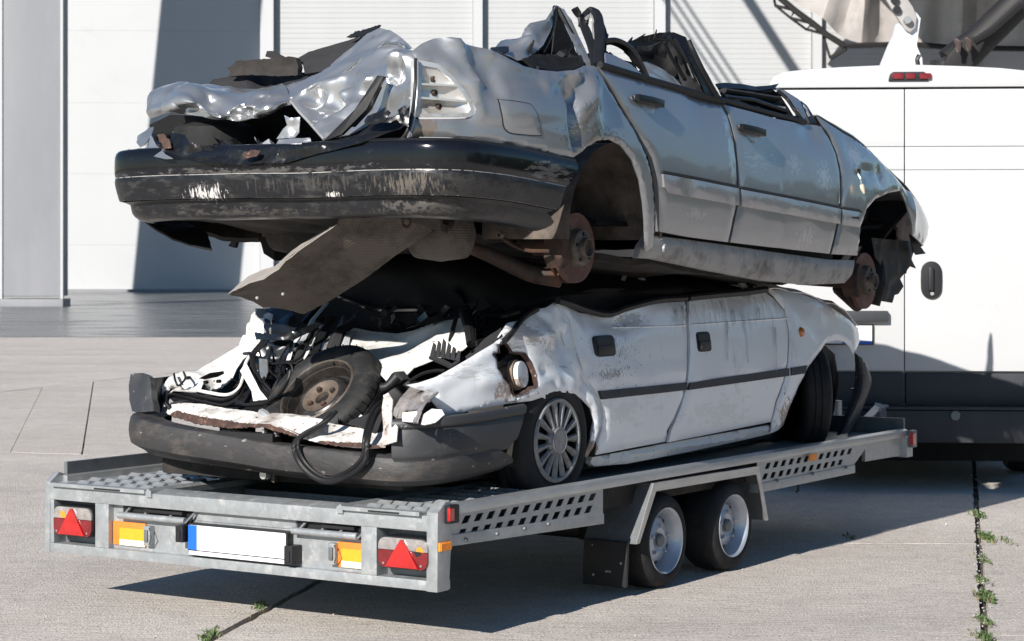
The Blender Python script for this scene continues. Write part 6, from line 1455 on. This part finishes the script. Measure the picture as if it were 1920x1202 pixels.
# --- rear bumper
def bw_plan(t, inset):
    a = .865 - inset; b_ = .87 - inset; n = 6
    c, s_ = math.cos(math.pi * t), math.sin(math.pi * t)
    return (.95 - b_ * abs(s_) ** (2 / n), .985 - a * math.copysign(abs(c) ** (2 / n), c))
def bw_rows(rows, lmax=.55, right=True, n=60):
    out = []
    for hr, hm_, hl, ins, send in rows:
        pts = [bw_plan(k / 120, ins) for k in range(121)]
        pts = [p for p in pts if not (p[1] < .5 and p[0] > send) and not (p[1] > 1.2 and p[0] > lmax)]
        if right and pts[0][0] < send - .01: pts.insert(0, (send, pts[0][1]))
        L = [0]
        for i in range(1, len(pts)): L.append(L[-1] + math.dist(pts[i], pts[i - 1]))
        res = []
        for k in range(n + 1):
            d = L[-1] * k / n
            i = min(max(j for j in range(len(L)) if L[j] <= d + 1e-9), len(pts) - 2)
            f = (d - L[i]) / max(L[i + 1] - L[i], 1e-9)
            s_, w_ = [pts[i][q] + (pts[i + 1][q] - pts[i][q]) * f for q in (0, 1)]
            u = max(0, min(1, (w_ - .12) / 1.73))
            h = hr + (hm_ - hr) * min(1, u * 2.2) if u < .4545 else hm_ + (hl - hm_) * (u - .4545) / .5455
            if w_ < .5 and s_ > .1: h += .07 * (s_ - .1)
            dz = .007 * noise.noise(Vector((s_ * 2.5, w_ * 2.5, 6)))
            res.append((s_ + dz, w_, h + dz * .5))
        out.append(res)
    return out
e1 = (0.794,0.12,0.843)[0]; e2 = (0.749,0.12,0.753)[0]; e3 = (0.713,0.12,0.675)[0]; e4 = (0.693,0.15,0.574)[0]
lowb = loft('rear_bumper', bw_rows([(.700, .727, .812, .11, .30), (.706, .733, .820, .05, .33), (.706, .733, .820, .016, .34), (.704, .731, .818, .008, .34), (.696, .723, .81, .0, e3 - .18), (.65, .675, .76, -.006, e3 - .05), (.618, .643, .715, .0, e4 + .01), (.610, .635, .706, .006, e4), (.590, .617, .68, .045, e4), (.582, .607, .668, .06, e4), (.582, .605, .665, .12, e4)]), M['old_bumper'], wc, WB, per=2, th=.006, angle=24)
def side_rows(rows, wcut):
    out = []
    for h0, ins, send, dz in rows:
        pts = [bw_plan(k / 160, ins) for k in range(161)]
        pts = [p for p in pts if p[1] < wcut and p[0] < send]
        if pts[0][0] < send - .01: pts.insert(0, (send, pts[0][1]))
        L = [0]
        for i in range(1, len(pts)): L.append(L[-1] + math.dist(pts[i], pts[i - 1]))
        res = []
        for k in range(25):
            d = L[-1] * k / 24
            i = min(max(j for j in range(len(L)) if L[j] <= d + 1e-9), len(pts) - 2)
            f = (d - L[i]) / max(L[i + 1] - L[i], 1e-9)
            s_, w_ = [pts[i][q] + (pts[i + 1][q] - pts[i][q]) * f for q in (0, 1)]
            res.append((s_, w_, h0 + dz * s_))
        out.append(res)
    return out
wrap = side_rows([(.842, .03, e1, .04), (.852, .008, e1, .04), (.845, -.008, e1, .04), (.825, -.01, e1 - .01, .04), (.818, .0, e1 - .01, .04), (.806, -.004, e1 - .015, .04), (.76, -.010, e2, .05), (.715, -.010, e3 + .01, .06), (.700, -.008, e3, .07), (.690, -.004, e3 - .01, .075), (.66, .004, e3 - .03, .08)], .30)
loft('bumper_corner', wrap, M['grey_bumper'], lowb, WB, per=3, th=.006)
plate('left_bumper_end', [(0.33,1.881,0.86), (0.36,1.912,0.922), (0.38,1.92,0.969), (0.38,1.84,0.976), (0.3,1.731,0.966), (0.26,1.683,0.905), (0.24,1.65,0.823), (0.26,1.751,0.812), (0.3,1.835,0.812)], M['grey_bumper'], lowb, WB, res=.025, th=.03, bulge=.02)
plate('left_bumper_inner', [(0.32,1.75,0.968), (0.5,1.799,0.967), (0.7,1.886,0.973), (0.7,1.898,0.955), (0.5,1.834,0.892), (0.28,1.684,0.819), (0.28,1.701,0.891)], M['plastic'], lowb, WB, res=.04, th=.01)
wb().tube([(0.25,1.673,0.648), (0.25,1.605,0.639), (0.3,1.594,0.606)], .012, 6).build('loose_wire', M['seal'], lowb)
wb().tube(spline([(0.3,1.516,0.61), (0.35,1.482,0.581), (0.35,1.393,0.604)], 6), .012, 8).build('exhaust_loop', M['seal'], wc)
wb().lathe([(0, -.01), (.018, -.01), (.02, .02)], (0.2,1.027,0.593), 'x', 14).build('tow_eye', M['lamp_shell'], wc)
wb().prism([(0.22,1.001,0.603), (0.22,0.986,0.596), (0.22,0.991,0.559), (0.22,1.007,0.566)], (.02, 0, 0)).build('bracket', M['iron'], wc)
# --- boot: rusted sill, left flank, seals, wreckage
sillp = [(0.33,1.737,0.833), (0.33,1.696,0.847), (0.34,1.616,0.863), (0.33,1.469,0.863), (0.32,1.324,0.85), (0.3,1.182,0.846), (0.3,1.094,0.838), (0.29,1.007,0.842), (0.28,0.853,0.84), (0.27,0.744,0.816), (0.24,0.53,0.806), (0.22,0.414,0.8), (0.09,0.314,0.754), (0.09,0.376,0.747), (0.09,0.536,0.748), (0.09,0.659,0.759), (0.1,0.791,0.778), (0.11,0.969,0.815), (0.14,1.168,0.796), (0.2,1.399,0.801), (0.28,1.627,0.816)]
sp_ = plate('boot_sill', sillp, M['white_rust'], wc, WB, inner=[(0.18,1.114,0.833), (0.15,0.748,0.797), (0.24,1.389,0.838)], res=.014, amp=.012, freq=9, seed=6, th=.006, angle=50, jag=.002)
plate('sill_rust', [(0.25,1.6,0.821), (0.25,1.563,0.837), (0.19,1.39,0.824), (0.16,1.256,0.82), (0.12,1.063,0.812), (0.1,0.909,0.816), (0.085,0.762,0.782), (0.08,0.771,0.774), (0.09,0.952,0.805), (0.11,1.142,0.788), (0.17,1.372,0.792), (0.24,1.572,0.81)], M['rust'], sp_, WB, res=.012, amp=.008, freq=14, th=.004, jag=.003)
plate('sill_rust', [(0.075,0.638,0.762), (0.075,0.524,0.761), (0.075,0.404,0.764), (0.075,0.333,0.758), (0.075,0.333,0.748), (0.075,0.524,0.745), (0.075,0.638,0.752)], M['rust'], sp_, WB, res=.012, amp=.006, freq=14, th=.004, jag=.003)
plate('sill_patch', [(0.13,0.9,0.812), (0.2,0.856,0.845), (0.19,0.709,0.839), (0.12,0.666,0.816), (0.08,0.725,0.784)], M['white_dirty'], sp_, WB, res=.015, amp=.008, freq=10, th=.004)
for x in (0, 75):
    wb().prism([(0.12,0.973,0.789) if x == 0 else (0.12,0.909,0.784), (0.12,0.962,0.788) if x == 0 else (0.12,0.898,0.782), (0.12,0.96,0.767) if x == 0 else (0.12,0.896,0.763), (0.12,0.971,0.77) if x == 0 else (0.12,0.907,0.765)], (.02, 0, 0)).build('plate_lamp_tab', M['lens_clear'], sp_)
wb().box((.10, .9, .74), (.16, 1.2, .775)).build('lock_gap', M['black'], sp_)
wb().tube([(0.27,1.103,0.844), (0.26,1.064,0.833), (0.25,1.039,0.828)], [.02, .022, .012], 8).build('lock_striker', M['lamp_shell'], sp_)
wb().prism([(0.34,1.682,0.862), (0.34,1.626,0.873), (0.34,1.612,0.869), (0.33,1.607,0.834), (0.33,1.635,0.83), (0.33,1.677,0.848)], (.05, 0, 0)).build('lamp_stub', M['seat'], wc, bevel=.006)
flank = [(0.36,1.781,0.858), (0.348,1.76,0.908), (0.379,1.76,0.942), (0.415,1.76,0.969), (0.457,1.76,0.982), (0.514,1.76,0.989), (0.594,1.76,0.986), (0.735,1.76,1.035), (0.867,1.74,1.092), (0.871,1.72,1.14), (0.876,1.7,1.192), (0.886,1.68,1.236), (0.914,1.68,1.266), (0.947,1.64,1.266), (0.884,1.6,1.164), (0.824,1.58,1.115), (0.734,1.56,1.068), (0.708,1.58,1.04), (0.664,1.58,0.999), (0.66,1.6,0.955), (0.59,1.6,0.917), (0.532,1.62,0.907), (0.449,1.64,0.907), (0.38,1.7,0.916), (0.346,1.72,0.896), (0.33,1.715,0.855), (0.3,1.664,0.827), (0.34,1.738,0.825)]
fl_ = plate('left_quarter_panel', flank, M['white_dirty'], wc, WB, inner=[(0.479,1.62,0.949), (0.887,1.7,1.125)], res=.014, amp=.010, freq=8, seed=22, th=.005, angle=50)
wb().prism([(0.436,1.6,0.966), (0.51,1.6,0.987), (0.601,1.6,0.992), (0.606,1.6,0.979), (0.563,1.6,0.967), (0.478,1.6,0.96)], (-.01, -.006, 0)).build('lamp_opening', M['black'], fl_)
for c in ((0.424,1.655,0.967), (0.483,1.6,0.947), (0.568,1.6,0.947)):
    wb().lathe([(0, -.01), (.008, -.01), (.008, .01)], c, 'x', 10).build('bolt_hole', M['black'], fl_)
wb().tube(spline([(0.429,1.74,0.983), (0.396,1.7,0.95), (0.395,1.68,0.933), (0.414,1.66,0.965), (0.47,1.72,0.989)], 5), .005, 5).build('loose_wire', M['seal'], fl_)
plate('blue_tint_glass', [(0.851,1.62,1.265), (0.899,1.6,1.266), (0.867,1.58,1.219), (0.842,1.6,1.223), (0.844,1.62,1.241)], M['dusty_glass'], fl_, WB, res=.03, th=.003)
sl_path = spline([(0.31,1.65,0.837), (0.32,1.692,0.87), (0.36,1.721,0.902), (0.4,1.718,0.909), (0.45,1.659,0.892), (0.48,1.592,0.878), (0.5,1.508,0.87), (0.55,1.486,0.893), (0.6,1.497,0.947), (0.65,1.526,1.001), (0.7,1.536,1.045)], 8)
wb().tube(sl_path, .013, 8, flat=.7).build('boot_seal', M['seal'], wc)
wb().tube([p + Vector((.0, -.01, -.022)) for p in sl_path[10:]], .010, 8, flat=.7).build('boot_seal', M['seal'], wc)
wb().tube([p + Vector((.015, .0, .022)) for p in sl_path[14:]], .008, 8).build('boot_flange', M['white_dirty'], wc)
wb().tube(spline([(0.6,1.474,1.072), (0.55,1.394,1.072), (0.5,1.338,1.02), (0.48,1.289,0.959), (0.45,1.201,0.916), (0.42,1.114,0.913), (0.38,1.117,0.888), (0.34,1.162,0.875), (0.34,1.251,0.868), (0.36,1.318,0.882)], 7), .013, 8, flat=.6).build('boot_seal', M['seal'], wc)
wb().tube(spline([(0.42,1.07,1.014), (0.4,1.072,0.964), (0.38,1.099,0.916), (0.35,1.136,0.882)], 6), .012, 8, flat=.6).build('boot_seal', M['seal'], wc)
plate('boot_back', [(0.75,2.077,0.862), (1,1.816,1.059), (1.1,1.744,1.155), (1.2,1.173,1.236), (0.8,0.854,0.902), (0.5,0.772,0.813), (0.5,1.207,0.823), (0.6,1.852,0.812)], M['dark'], wc, WB, res=.05, amp=.04, freq=5, th=.01)
plate('white_strut', [(0.42,1.351,1.009), (0.45,1.345,1.046), (0.42,1.284,0.997), (0.38,1.205,0.933), (0.35,1.136,0.896), (0.35,1.215,0.886), (0.37,1.241,0.925)], M['white_dirty'], wc, WB, res=.014, amp=.02, freq=12, seed=41, th=.005, angle=50)
for sd, pts in enumerate(([(0.85,1.559,1.268), (0.85,1.423,1.268), (0.8,1.332,1.207), (0.75,1.323,1.162), (0.72,1.445,1.154), (0.75,1.494,1.184)],
        [(0.62,1.44,1.171), (0.6,1.363,1.161), (0.6,1.29,1.163), (0.62,1.199,1.176), (0.7,1.183,1.202), (0.8,1.19,1.238), (0.78,1.166,1.218), (0.68,1.175,1.171), (0.6,1.2,1.141), (0.58,1.292,1.133), (0.6,1.409,1.135)],
        [(0.62,1.362,1.127), (0.65,1.241,1.139), (0.6,1.236,1.039), (0.56,1.23,0.992), (0.56,1.293,1.004), (0.6,1.363,1.05)],
        [(0.58,1.41,1.064), (0.56,1.321,1.067), (0.55,1.249,1.02), (0.5,1.181,0.962), (0.48,1.209,0.914), (0.5,1.297,0.944), (0.55,1.371,1.003)])):
    plate('torn_plastic', pts, M['gloss_black'], wc, WB, res=.013, amp=.04, freq=10, seed=50 + sd, th=.005, angle=45)
plate('glass_sliver', [(0.8,1.536,1.24), (0.8,1.508,1.251), (0.8,1.48,1.241), (0.76,1.465,1.17), (0.76,1.502,1.159)], M['lens_clear'], wc, WB, res=.014, amp=.02, freq=9, th=.004)
plate('metal_scrap', [(0.54,1.34,1.056), (0.52,1.278,1.055), (0.5,1.257,1.001), (0.5,1.279,0.959), (0.52,1.323,0.991)], M['silver_crush'], wc, WB, res=.012, amp=.02, freq=14, th=.004)
for a, b_, wd_, m_ in (((0.6,1.227,1.05), (0.75,1.282,1.156), .010, 'white_dirty'), ((0.62,1.203,1.039), (0.85,1.276,1.178), .024, 'seat'), ((0.66,1.195,1.052), (0.9,1.275,1.191), .016, 'white_dirty'), ((0.7,1.183,1.065), (0.95,1.255,1.226), .030, 'gloss_black'), ((0.75,1.151,1.074), (0.9,1.215,1.16), .016, 'lens_clear'), ((0.75,1.106,1.086), (0.95,1.186,1.206), .030, 'seat'), ((0.8,1.078,1.099), (0.95,1.15,1.163), .022, 'roof_blue'), ((0.7,1.228,1.134), (1,1.331,1.289), .014, 'roof_blue')):
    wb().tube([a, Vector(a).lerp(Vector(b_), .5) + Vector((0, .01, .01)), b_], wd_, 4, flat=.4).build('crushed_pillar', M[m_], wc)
# flattened rear deck and roof: white sheet
plate('rear_deck', [(1,1.215,1.16), (1,1.172,1.182), (1,1.067,1.167), (0.98,0.92,1.162), (0.98,0.837,1.175), (0.95,0.696,1.212), (0.92,0.567,1.23), (0.92,0.505,1.245), (0.8,0.411,1.182), (0.72,0.336,1.147), (0.7,0.369,1.115), (0.66,0.462,1.078), (0.62,0.556,1.035), (0.5,0.52,0.999), (0.45,0.553,0.965), (0.55,0.69,1.009), (0.7,0.858,1.081), (0.8,1.055,1.095)], M['white_dirty'], wc, WB, inner=[(0.86,0.776,1.099), (0.78,0.548,1.151), (0.9,0.991,1.122)], res=.016, amp=.014, freq=6, seed=61, th=.005, angle=50)
plate('deck_tear', [(0.93,0.682,1.209), (0.9,0.598,1.219), (0.85,0.58,1.177), (0.8,0.518,1.136), (0.84,0.582,1.155)], M['seal'], wc, WB, res=.015, amp=.01, th=.004)
for pts, r in (([(0.85,0.505,1.243), (0.8,0.491,1.18), (0.74,0.467,1.118)], .010), ([(0.86,0.472,1.258), (0.76,0.376,1.198), (0.7,0.322,1.137)], .022), ([(0.86,0.428,1.244), (0.76,0.35,1.184), (0.7,0.309,1.137)], .012)):
    wb().tube(spline(pts, 5), r, 8).build('torn_seal', M['seal'], wc)
plate('shelf_plate', [(0.62,0.301,1.088), (0.65,0.275,1.119), (0.7,0.245,1.167), (0.75,0.207,1.207), (0.7,0.169,1.179), (0.65,0.182,1.145), (0.6,0.215,1.105), (0.58,0.252,1.073)], M['seat'], wc, WB, res=.02, amp=.01, freq=9, th=.006)
wb().tube(spline([(0.9,0.119,1.284), (0.85,0.154,1.249), (0.78,0.167,1.194), (0.7,0.156,1.155)], 6), [.02] * 19, 8, flat=.6).build('window_seal', M['seal'], wc)
wb().tube(spline([(1,0.507,1.269), (0.98,0.431,1.245), (0.98,0.335,1.25), (1,0.27,1.269)], 6), .014, 8).build('torn_seal', M['gloss_black'], wc)
for sd, pts in enumerate(([(1.1,1.386,1.262), (1.15,1.249,1.294), (1.2,1.055,1.28), (1.2,0.847,1.268), (1.05,0.777,1.212), (1.02,0.922,1.169), (1.05,1.153,1.186), (1.05,1.288,1.195)], [(1.05,0.55,1.275), (1.1,0.45,1.297), (1.1,0.266,1.285), (1,0.253,1.244), (0.9,0.299,1.202), (0.85,0.351,1.16), (0.9,0.438,1.178)])):
    plate('crushed_window', pts, M['gloss_black'], wc, WB, res=.02, amp=.05, freq=7, seed=70 + sd, th=.006, angle=45)
for sd, pts in enumerate(([(1.2,1.235,1.39), (1.25,1.158,1.421), (1.3,1.128,1.471), (1.3,1.123,1.455), (1.2,1.101,1.406), (1.15,1.178,1.384)], [(1.15,1.093,1.373), (1.15,0.952,1.379), (1.12,0.948,1.371), (1.1,1.121,1.33)], [(1.1,0.962,1.335), (1.12,0.819,1.353), (1.1,0.823,1.346), (1.08,0.901,1.333)], [(1.3,1.061,1.42), (1.3,0.962,1.422), (1.3,0.958,1.406), (1.3,1.023,1.41)])):
    plate('glass_sliver', pts, M['dusty_glass'], wc, WB, res=.02, amp=.01, freq=9, seed=sd, th=.004)
for pts, r in (([(1,1.467,1.2), (1.05,1.409,1.283), (1.1,1.332,1.322), (1.1,1.169,1.354), (1.2,1.007,1.392)], .02), ([(1.1,1.216,1.3), (1.1,1.083,1.317), (1.1,0.934,1.348), (1.1,0.796,1.335)], .024), ([(1,1.254,1.324), (1,1.158,1.295), (1,1.027,1.267), (1.05,0.787,1.269)], .02)):
    wb().tube(spline(pts, 6), r, 8, flat=.7).build('window_seal', M['gloss_black'], wc)
# parcel louvre
lo_ = plate('louvre_panel', [(0.56,0.443,1.086), (0.57,0.433,1.098), (0.57,0.33,1.061), (0.6,0.295,1.092), (0.58,0.294,1.075), (0.54,0.313,1.049)], M['seat'], wc, WB, res=.02, th=.012)
for k in range(6):
    t = k / 5
    a = Vector((0.565,0.427,1.094)).lerp(Vector((0.57,0.304,1.076)), t); up_ = .075 - .012 * abs(k - 2)
    wb().prism([a + Vector((0, .012, 0)), a + Vector((0, -.012, -.006)), a + Vector((.01, -.010, up_ * .8)), a + Vector((.012, .004, up_))], (.008, .002, 0)).build('louvre_fin', M['seat'], lo_)
wb().tube(spline([(0.32,0.508,0.967), (0.33,0.481,0.974), (0.36,0.46,1.007)], 4), [.02, .022, .02, .022, .02, .022, .024, .026, .028], 10).build('bellows_hose', M['seal'], wc)
wb().prism([(0.36,0.52,0.985), (0.4,0.507,1.028), (0.4,0.486,1.031), (0.36,0.426,1.002), (0.34,0.454,0.974)], (.05, 0, 0)).build('plastic_clip', M['seat'], wc, bevel=.006)
wb().tube(spline([(0.4,0.421,0.993), (0.42,0.376,1.021), (0.45,0.33,1.035), (0.46,0.286,1.036)], 5), .014, 8, flat=.6).build('boot_seal', M['seal'], wc)
# right tail lamp remains
lm = plate('tail_lamp', [(0.16,0.328,0.873), (0.17,0.332,0.899), (0.22,0.339,0.937), (0.3,0.348,0.976), (0.26,0.243,0.968), (0.24,0.167,0.962), (0.18,0.153,0.942), (0.14,0.161,0.924), (0.1,0.156,0.897), (0.08,0.162,0.857), (0.09,0.182,0.854), (0.13,0.186,0.904), (0.17,0.273,0.895), (0.13,0.26,0.858), (0.14,0.289,0.855)], M['lens_clear'], wc, WB, inner=[(0.2,0.233,0.942)], res=.014, amp=.006, th=.006, angle=50)
for k in range(3):
    q = [(0.15,0.3,0.868), (0.19,0.309,0.906), (0.22,0.302,0.931)]
    wb().tube(spline([Vector(p) + Vector((-.005, -.025 * k, -.004 * k)) for p in q], 4), .004, 6).build('lens_rib', M['lamp_shell'], lm)
wb().tube(spline([(0.22,0.155,0.965), (0.15,0.152,0.941), (0.1,0.148,0.904), (0.06,0.143,0.857)], 5), .007, 6).build('lamp_edge', M['lens_clear'], lm)
plate('corner_metal', [(0.14,0.264,0.884), (0.12,0.179,0.896), (0.08,0.146,0.853), (0.12,0.249,0.852)], M['white_rust'], wc, WB, res=.014, amp=.006, th=.005)
plate('corner_metal', [(0.09,0.141,0.849), (0.11,0.147,0.884), (0.14,0.124,0.906), (0.16,0.09,0.903), (0.16,0.077,0.884), (0.11,0.086,0.857), (0.09,0.121,0.848)], M['white_dirty'], wc, WB, res=.014, amp=.008, th=.005, bulge=.015)
plate('corner_post', [(0.22,0.42,0.944), (0.24,0.409,0.954), (0.2,0.358,0.93), (0.14,0.318,0.855), (0.1,0.259,0.833), (0.08,0.248,0.775), (0.1,0.342,0.749), (0.13,0.349,0.814), (0.18,0.394,0.896)], M['white_rust'], wc, WB, res=.013, amp=.014, freq=10, seed=7, th=.005, angle=50)
plate('boot_mat', [(0.24,0.633,0.828), (0.3,0.579,0.855), (0.34,0.523,0.889), (0.22,0.424,0.811), (0.2,0.451,0.798), (0.22,0.552,0.823)], M['carpet'] if False else M['seat'], wc, WB, res=.02, amp=.012, th=.008)
# hanging rubber loop
lp = spline([(0.16,0.632,0.865), (0.11,0.65,0.824), (0.07,0.708,0.785), (0.055,0.742,0.752), (0.05,0.74,0.711), (0.05,0.709,0.664), (0.05,0.651,0.623), (0.05,0.582,0.604), (0.05,0.505,0.618), (0.05,0.425,0.657), (0.05,0.379,0.707), (0.06,0.381,0.769), (0.12,0.41,0.827), (0.2,0.439,0.878), (0.25,0.441,0.904)], 8)
wb().tube(lp, .0125, 8).build('rubber_loop', M['seal'], wc)
wb().tube([p + Vector((.004, -.016 if i < 60 else .018, .012)) for i, p in enumerate(lp)], .0085, 8).build('rubber_loop', M['seal'], wc)
# ================================================================ spare wheel in the boot (a thing of its own)
SPW = Vector((0.42,0.927,0.94))
axw = Vector((-.45, -.54, .70)).normalized()
sw = empty('spare_wheel', t2w(SPW), 0, 'muddy spare wheel with rusty black rim, tilted in the open boot of the white car', 'spare wheel')
sw.rotation_mode = 'QUATERNION'
sw.rotation_quaternion = Vector((0, -1, 0)).rotation_difference(axw)
M['tyre_dusty'] = mat('dusty_tyre_rubber', (.014, .014, .0145), .65, 0, .3, 12, dirt=(.045, .040, .036), dirt_amt=.34, dscale=12, bump=.002, spec=.4)
def shift(b_, d): b_.v = [v + Vector(d) for v in b_.v]; return b_
b_ = B(); rubber_tyre(b_); shift(b_, (0, -.012, 0)).build('tyre', M['tyre_dusty'], sw, angle=50)
tread = B()
for k in range(44):
    a_ = 2 * math.pi * k / 44
    for d0, d1 in ((.028, .068), (.116, .150)):
        p = [(.2815 * math.cos(a_ + q), d, .2815 * math.sin(a_ + q)) for q, d in ((0, d0), (.022, d0), (.05, d1), (.028, d1))]
        tread.add(p, [(0, 1, 2, 3)])
shift(tread, (0, -.012, 0)).build('tread_grooves', M['black'], sw, smooth=False)['kind'] = 'stuff'
rim = B().lathe([(.172, .012), (.178, .004), (.172, -.002), (.166, .004), (.160, .02), (.155, .055), (.148, .075), (.138, .078), (.128, .066), (.118, .046), (.10, .034), (.088, .0355)], (0, 0, 0), 'y', 60).build('rim', M['rim_black'], sw)
M['rim_brown'] = mat('dusty_brown_hub', (.15, .115, .09), .5, .3, .4, 14, dirt=(.05, .04, .035), dirt_amt=.4, dscale=12)
B().lathe([(.088, .0355), (.085, .036), (.07, .046), (.045, .052), (.033, .050), (.030, .07)], (0, 0, 0), 'y', 60).build('rim_centre', M['rim_brown'], rim)
B().lathe([(.158, .030), (.1665, .004), (.172, -.0035), (.1785, .003)], (0, 0, 0), 'y', 60).build('rim_flange', M['iron'], rim)
B().lathe([(0, .068), (.033, .068), (.033, .072)], (0, 0, 0), 'y', 24).build('centre_hole', M['black'], rim)
for k in range(4):
    a_ = 2 * math.pi * k / 4 + .5
    B().lathe([(0, .040), (.007, .038), (.012, .036), (.013, .05)], (.055 * math.cos(a_), 0, .055 * math.sin(a_)), 'y', 12).build('bolt_hole', M['rust_dark'], rim)
for k in range(12):
    a_ = 2 * math.pi * k / 12
    v = [(r * math.cos(a_ + q), d, r * math.sin(a_ + q)) for r, q, d in ((.116, -.10, .0435), (.116, .10, .0435), (.134, .09, .0725), (.134, -.09, .0725))]
    B().prism(v, (0, -.002, 0)).build('vent_slot', M['black'], rim)
# dirty scraps tangled in the torn boot
scraps('torn_scrap', 42, 15, (.76, 1.40, 1.0), (.12, .17, .12), ('gloss_black', 'seat', 'seal', 'gloss_black', 'silver_crush'), wc, WB, .15)
scraps('torn_scrap', 16, 16, (.95, .75, 1.24), (.12, .4, .05), ('gloss_black', 'seat', 'dusty_glass', 'seal'), wc, WB, .18)
scraps('torn_scrap', 14, 17, (.33, .70, .80), (.06, .35, .02), ('white_dirty', 'seat', 'rust', 'gloss_black'), wc, WB, .08)
for k, (p, q) in enumerate((((0.66,1.245,1.149), (0.44,1.193,0.916)), ((0.74,1.215,1.165), (0.5,1.163,0.963)), ((0.62,1.343,1.106), (0.5,1.114,0.999)), ((0.62,1.408,1.083), (0.42,1.141,0.899)))):
    p, q = Vector(p), Vector(q)
    wb().tube(spline([p, p.lerp(q, .35) + Vector((-.03, .02 * (-1) ** k, -.03)), p.lerp(q, .7) + Vector((-.02, -.03 * (-1) ** k, .01)), q], 6), .0055, 5).build('loose_wire', M['seal'], wc)

# ================================================================ weeds in the joint, pebbles
M['weed'] = mat('weed_leaf', (.085, .13, .045), .6, 0, .35, 30)
M['weed_dry'] = mat('dry_weed_leaf', (.20, .17, .085), .7, 0, .35, 30)
M['pebble'] = mat('pale_pebble', (.45, .43, .41), .8, 0, .3, 20)
def tuft(g_, x, y, n, size, rg, spread):
    for k in range(n):
        a_ = rg.uniform(0, 6.28); bx, by = x + rg.gauss(0, spread * .5), y + rg.gauss(0, spread * 2.6)
        L_ = size * .66 * rg.uniform(.35, 1.1); ln = rg.uniform(.15, .8); w = size * rg.uniform(.05, .12)
        d = Vector((math.cos(a_), math.sin(a_), 0)); sd = Vector((-d[1], d[0], 0))
        p0 = Vector((bx, by, -.005)); p1 = p0 + d * L_ * ln * .35 + Vector((0, 0, L_ * .55)); p2 = p0 + d * L_ * ln + Vector((0, 0, L_ * rg.uniform(.55, 1)))
        g_.add([p0 - sd * w * .4, p0 + sd * w * .4, p1 + sd * w, p1 - sd * w, p2], [(0, 1, 2, 3), (3, 2, 4)])
        if rg.random() < .5:
            q = p1.lerp(p2, .3); e = (sd * rg.choice((-1, 1)) + Vector((0, 0, .5))) * L_ * .35
            g_.add([q, q + e * .6 + d * w, q + e, q + e * .6 - d * w], [(0, 1, 2, 3)])
rg = random.Random(21)
weeds = [(((2.696,12.604,0)), 40, .07, 'low green weed at the edge of the shadow in the right hand joint'),
         (((2.521,11.61,0)), 85, .075, 'longest green weed clump along the right hand joint'),
         (((2.337,10.799,0)), 26, .045, 'thin dry weed tuft in the middle of the right hand joint'),
         (((2.179,10.094,0)), 30, .05, 'small weed tuft just behind the tall clump in the right hand joint'),
         (((2.078,9.593,0)), 70, .075, 'tall fresh green weed clump in the right hand joint'),
         (((1.946,8.994,0)), 50, .05, 'low brownish weed clump near the bottom of the right hand joint'),
         (((1.859,8.582,0)), 60, .055, 'weed clump at the lower picture edge in the right hand joint'),
         (((2.601,11.502,0)), 18, .05, 'lone little weed on the slab right of the joint'),
         (((-1.08,9.361,0)), 42, .05, 'small green weed at the joint under the trailer tail, beside its shadow'),
         (((-1.19,8.63,0)), 60, .055, 'weed clump in the joint at the lower left of the picture'),
         (((1.804,11.654,0)), 12, .05, 'dark little weed in the shadow behind the trailer wheels')]
for (x, y, z), n, size, lab in weeds:
    w_ = empty('weed', (x, y, 0), 0, lab, 'weed', 'weeds growing in the concrete joints')
    g1, g2 = B(), B()
    tuft(g1, 0, 0, int(n * 1.3), size, rg, .026); tuft(g2, 0, 0, n // 2 + 6, size * .7, rg, .036)
    g1.build('leaf_clump', M['weed'], w_, smooth=False)['kind'] = 'stuff'; g2.build('dry_leaf_clump', M['weed_dry'], w_, smooth=False)['kind'] = 'stuff'
pb = B()
for k in range(420):
    if k < 150:
        t = rg.random(); x = 1.85 + 1.57 * t + rg.gauss(0, .02); y = 8.53 + 7.63 * t
    else: x, y = rg.uniform(-3.5, 4), rg.uniform(8.3, 15)
    r = rg.uniform(.002, .007) * (1.5 if rg.random() < .05 else 1)
    c = Vector((x, y, r * .4))
    vs = [c + Vector((rg.uniform(.7, 1.2) * r * a, rg.uniform(.7, 1.2) * r * b_, rg.uniform(.5, .9) * r * e)) for a, b_, e in ((1, 0, 0), (-1, 0, 0), (0, 1, 0), (0, -1, 0), (0, 0, 1), (0, 0, -1))]
    pb.add(vs, [(0, 2, 4), (2, 1, 4), (1, 3, 4), (3, 0, 4), (2, 0, 5), (1, 2, 5), (3, 1, 5), (0, 3, 5)])
tag(pb.build('pebbles', M['pebble'], smooth=False), 'loose grit and pebbles on the concrete slabs', 'grit', kind='stuff')
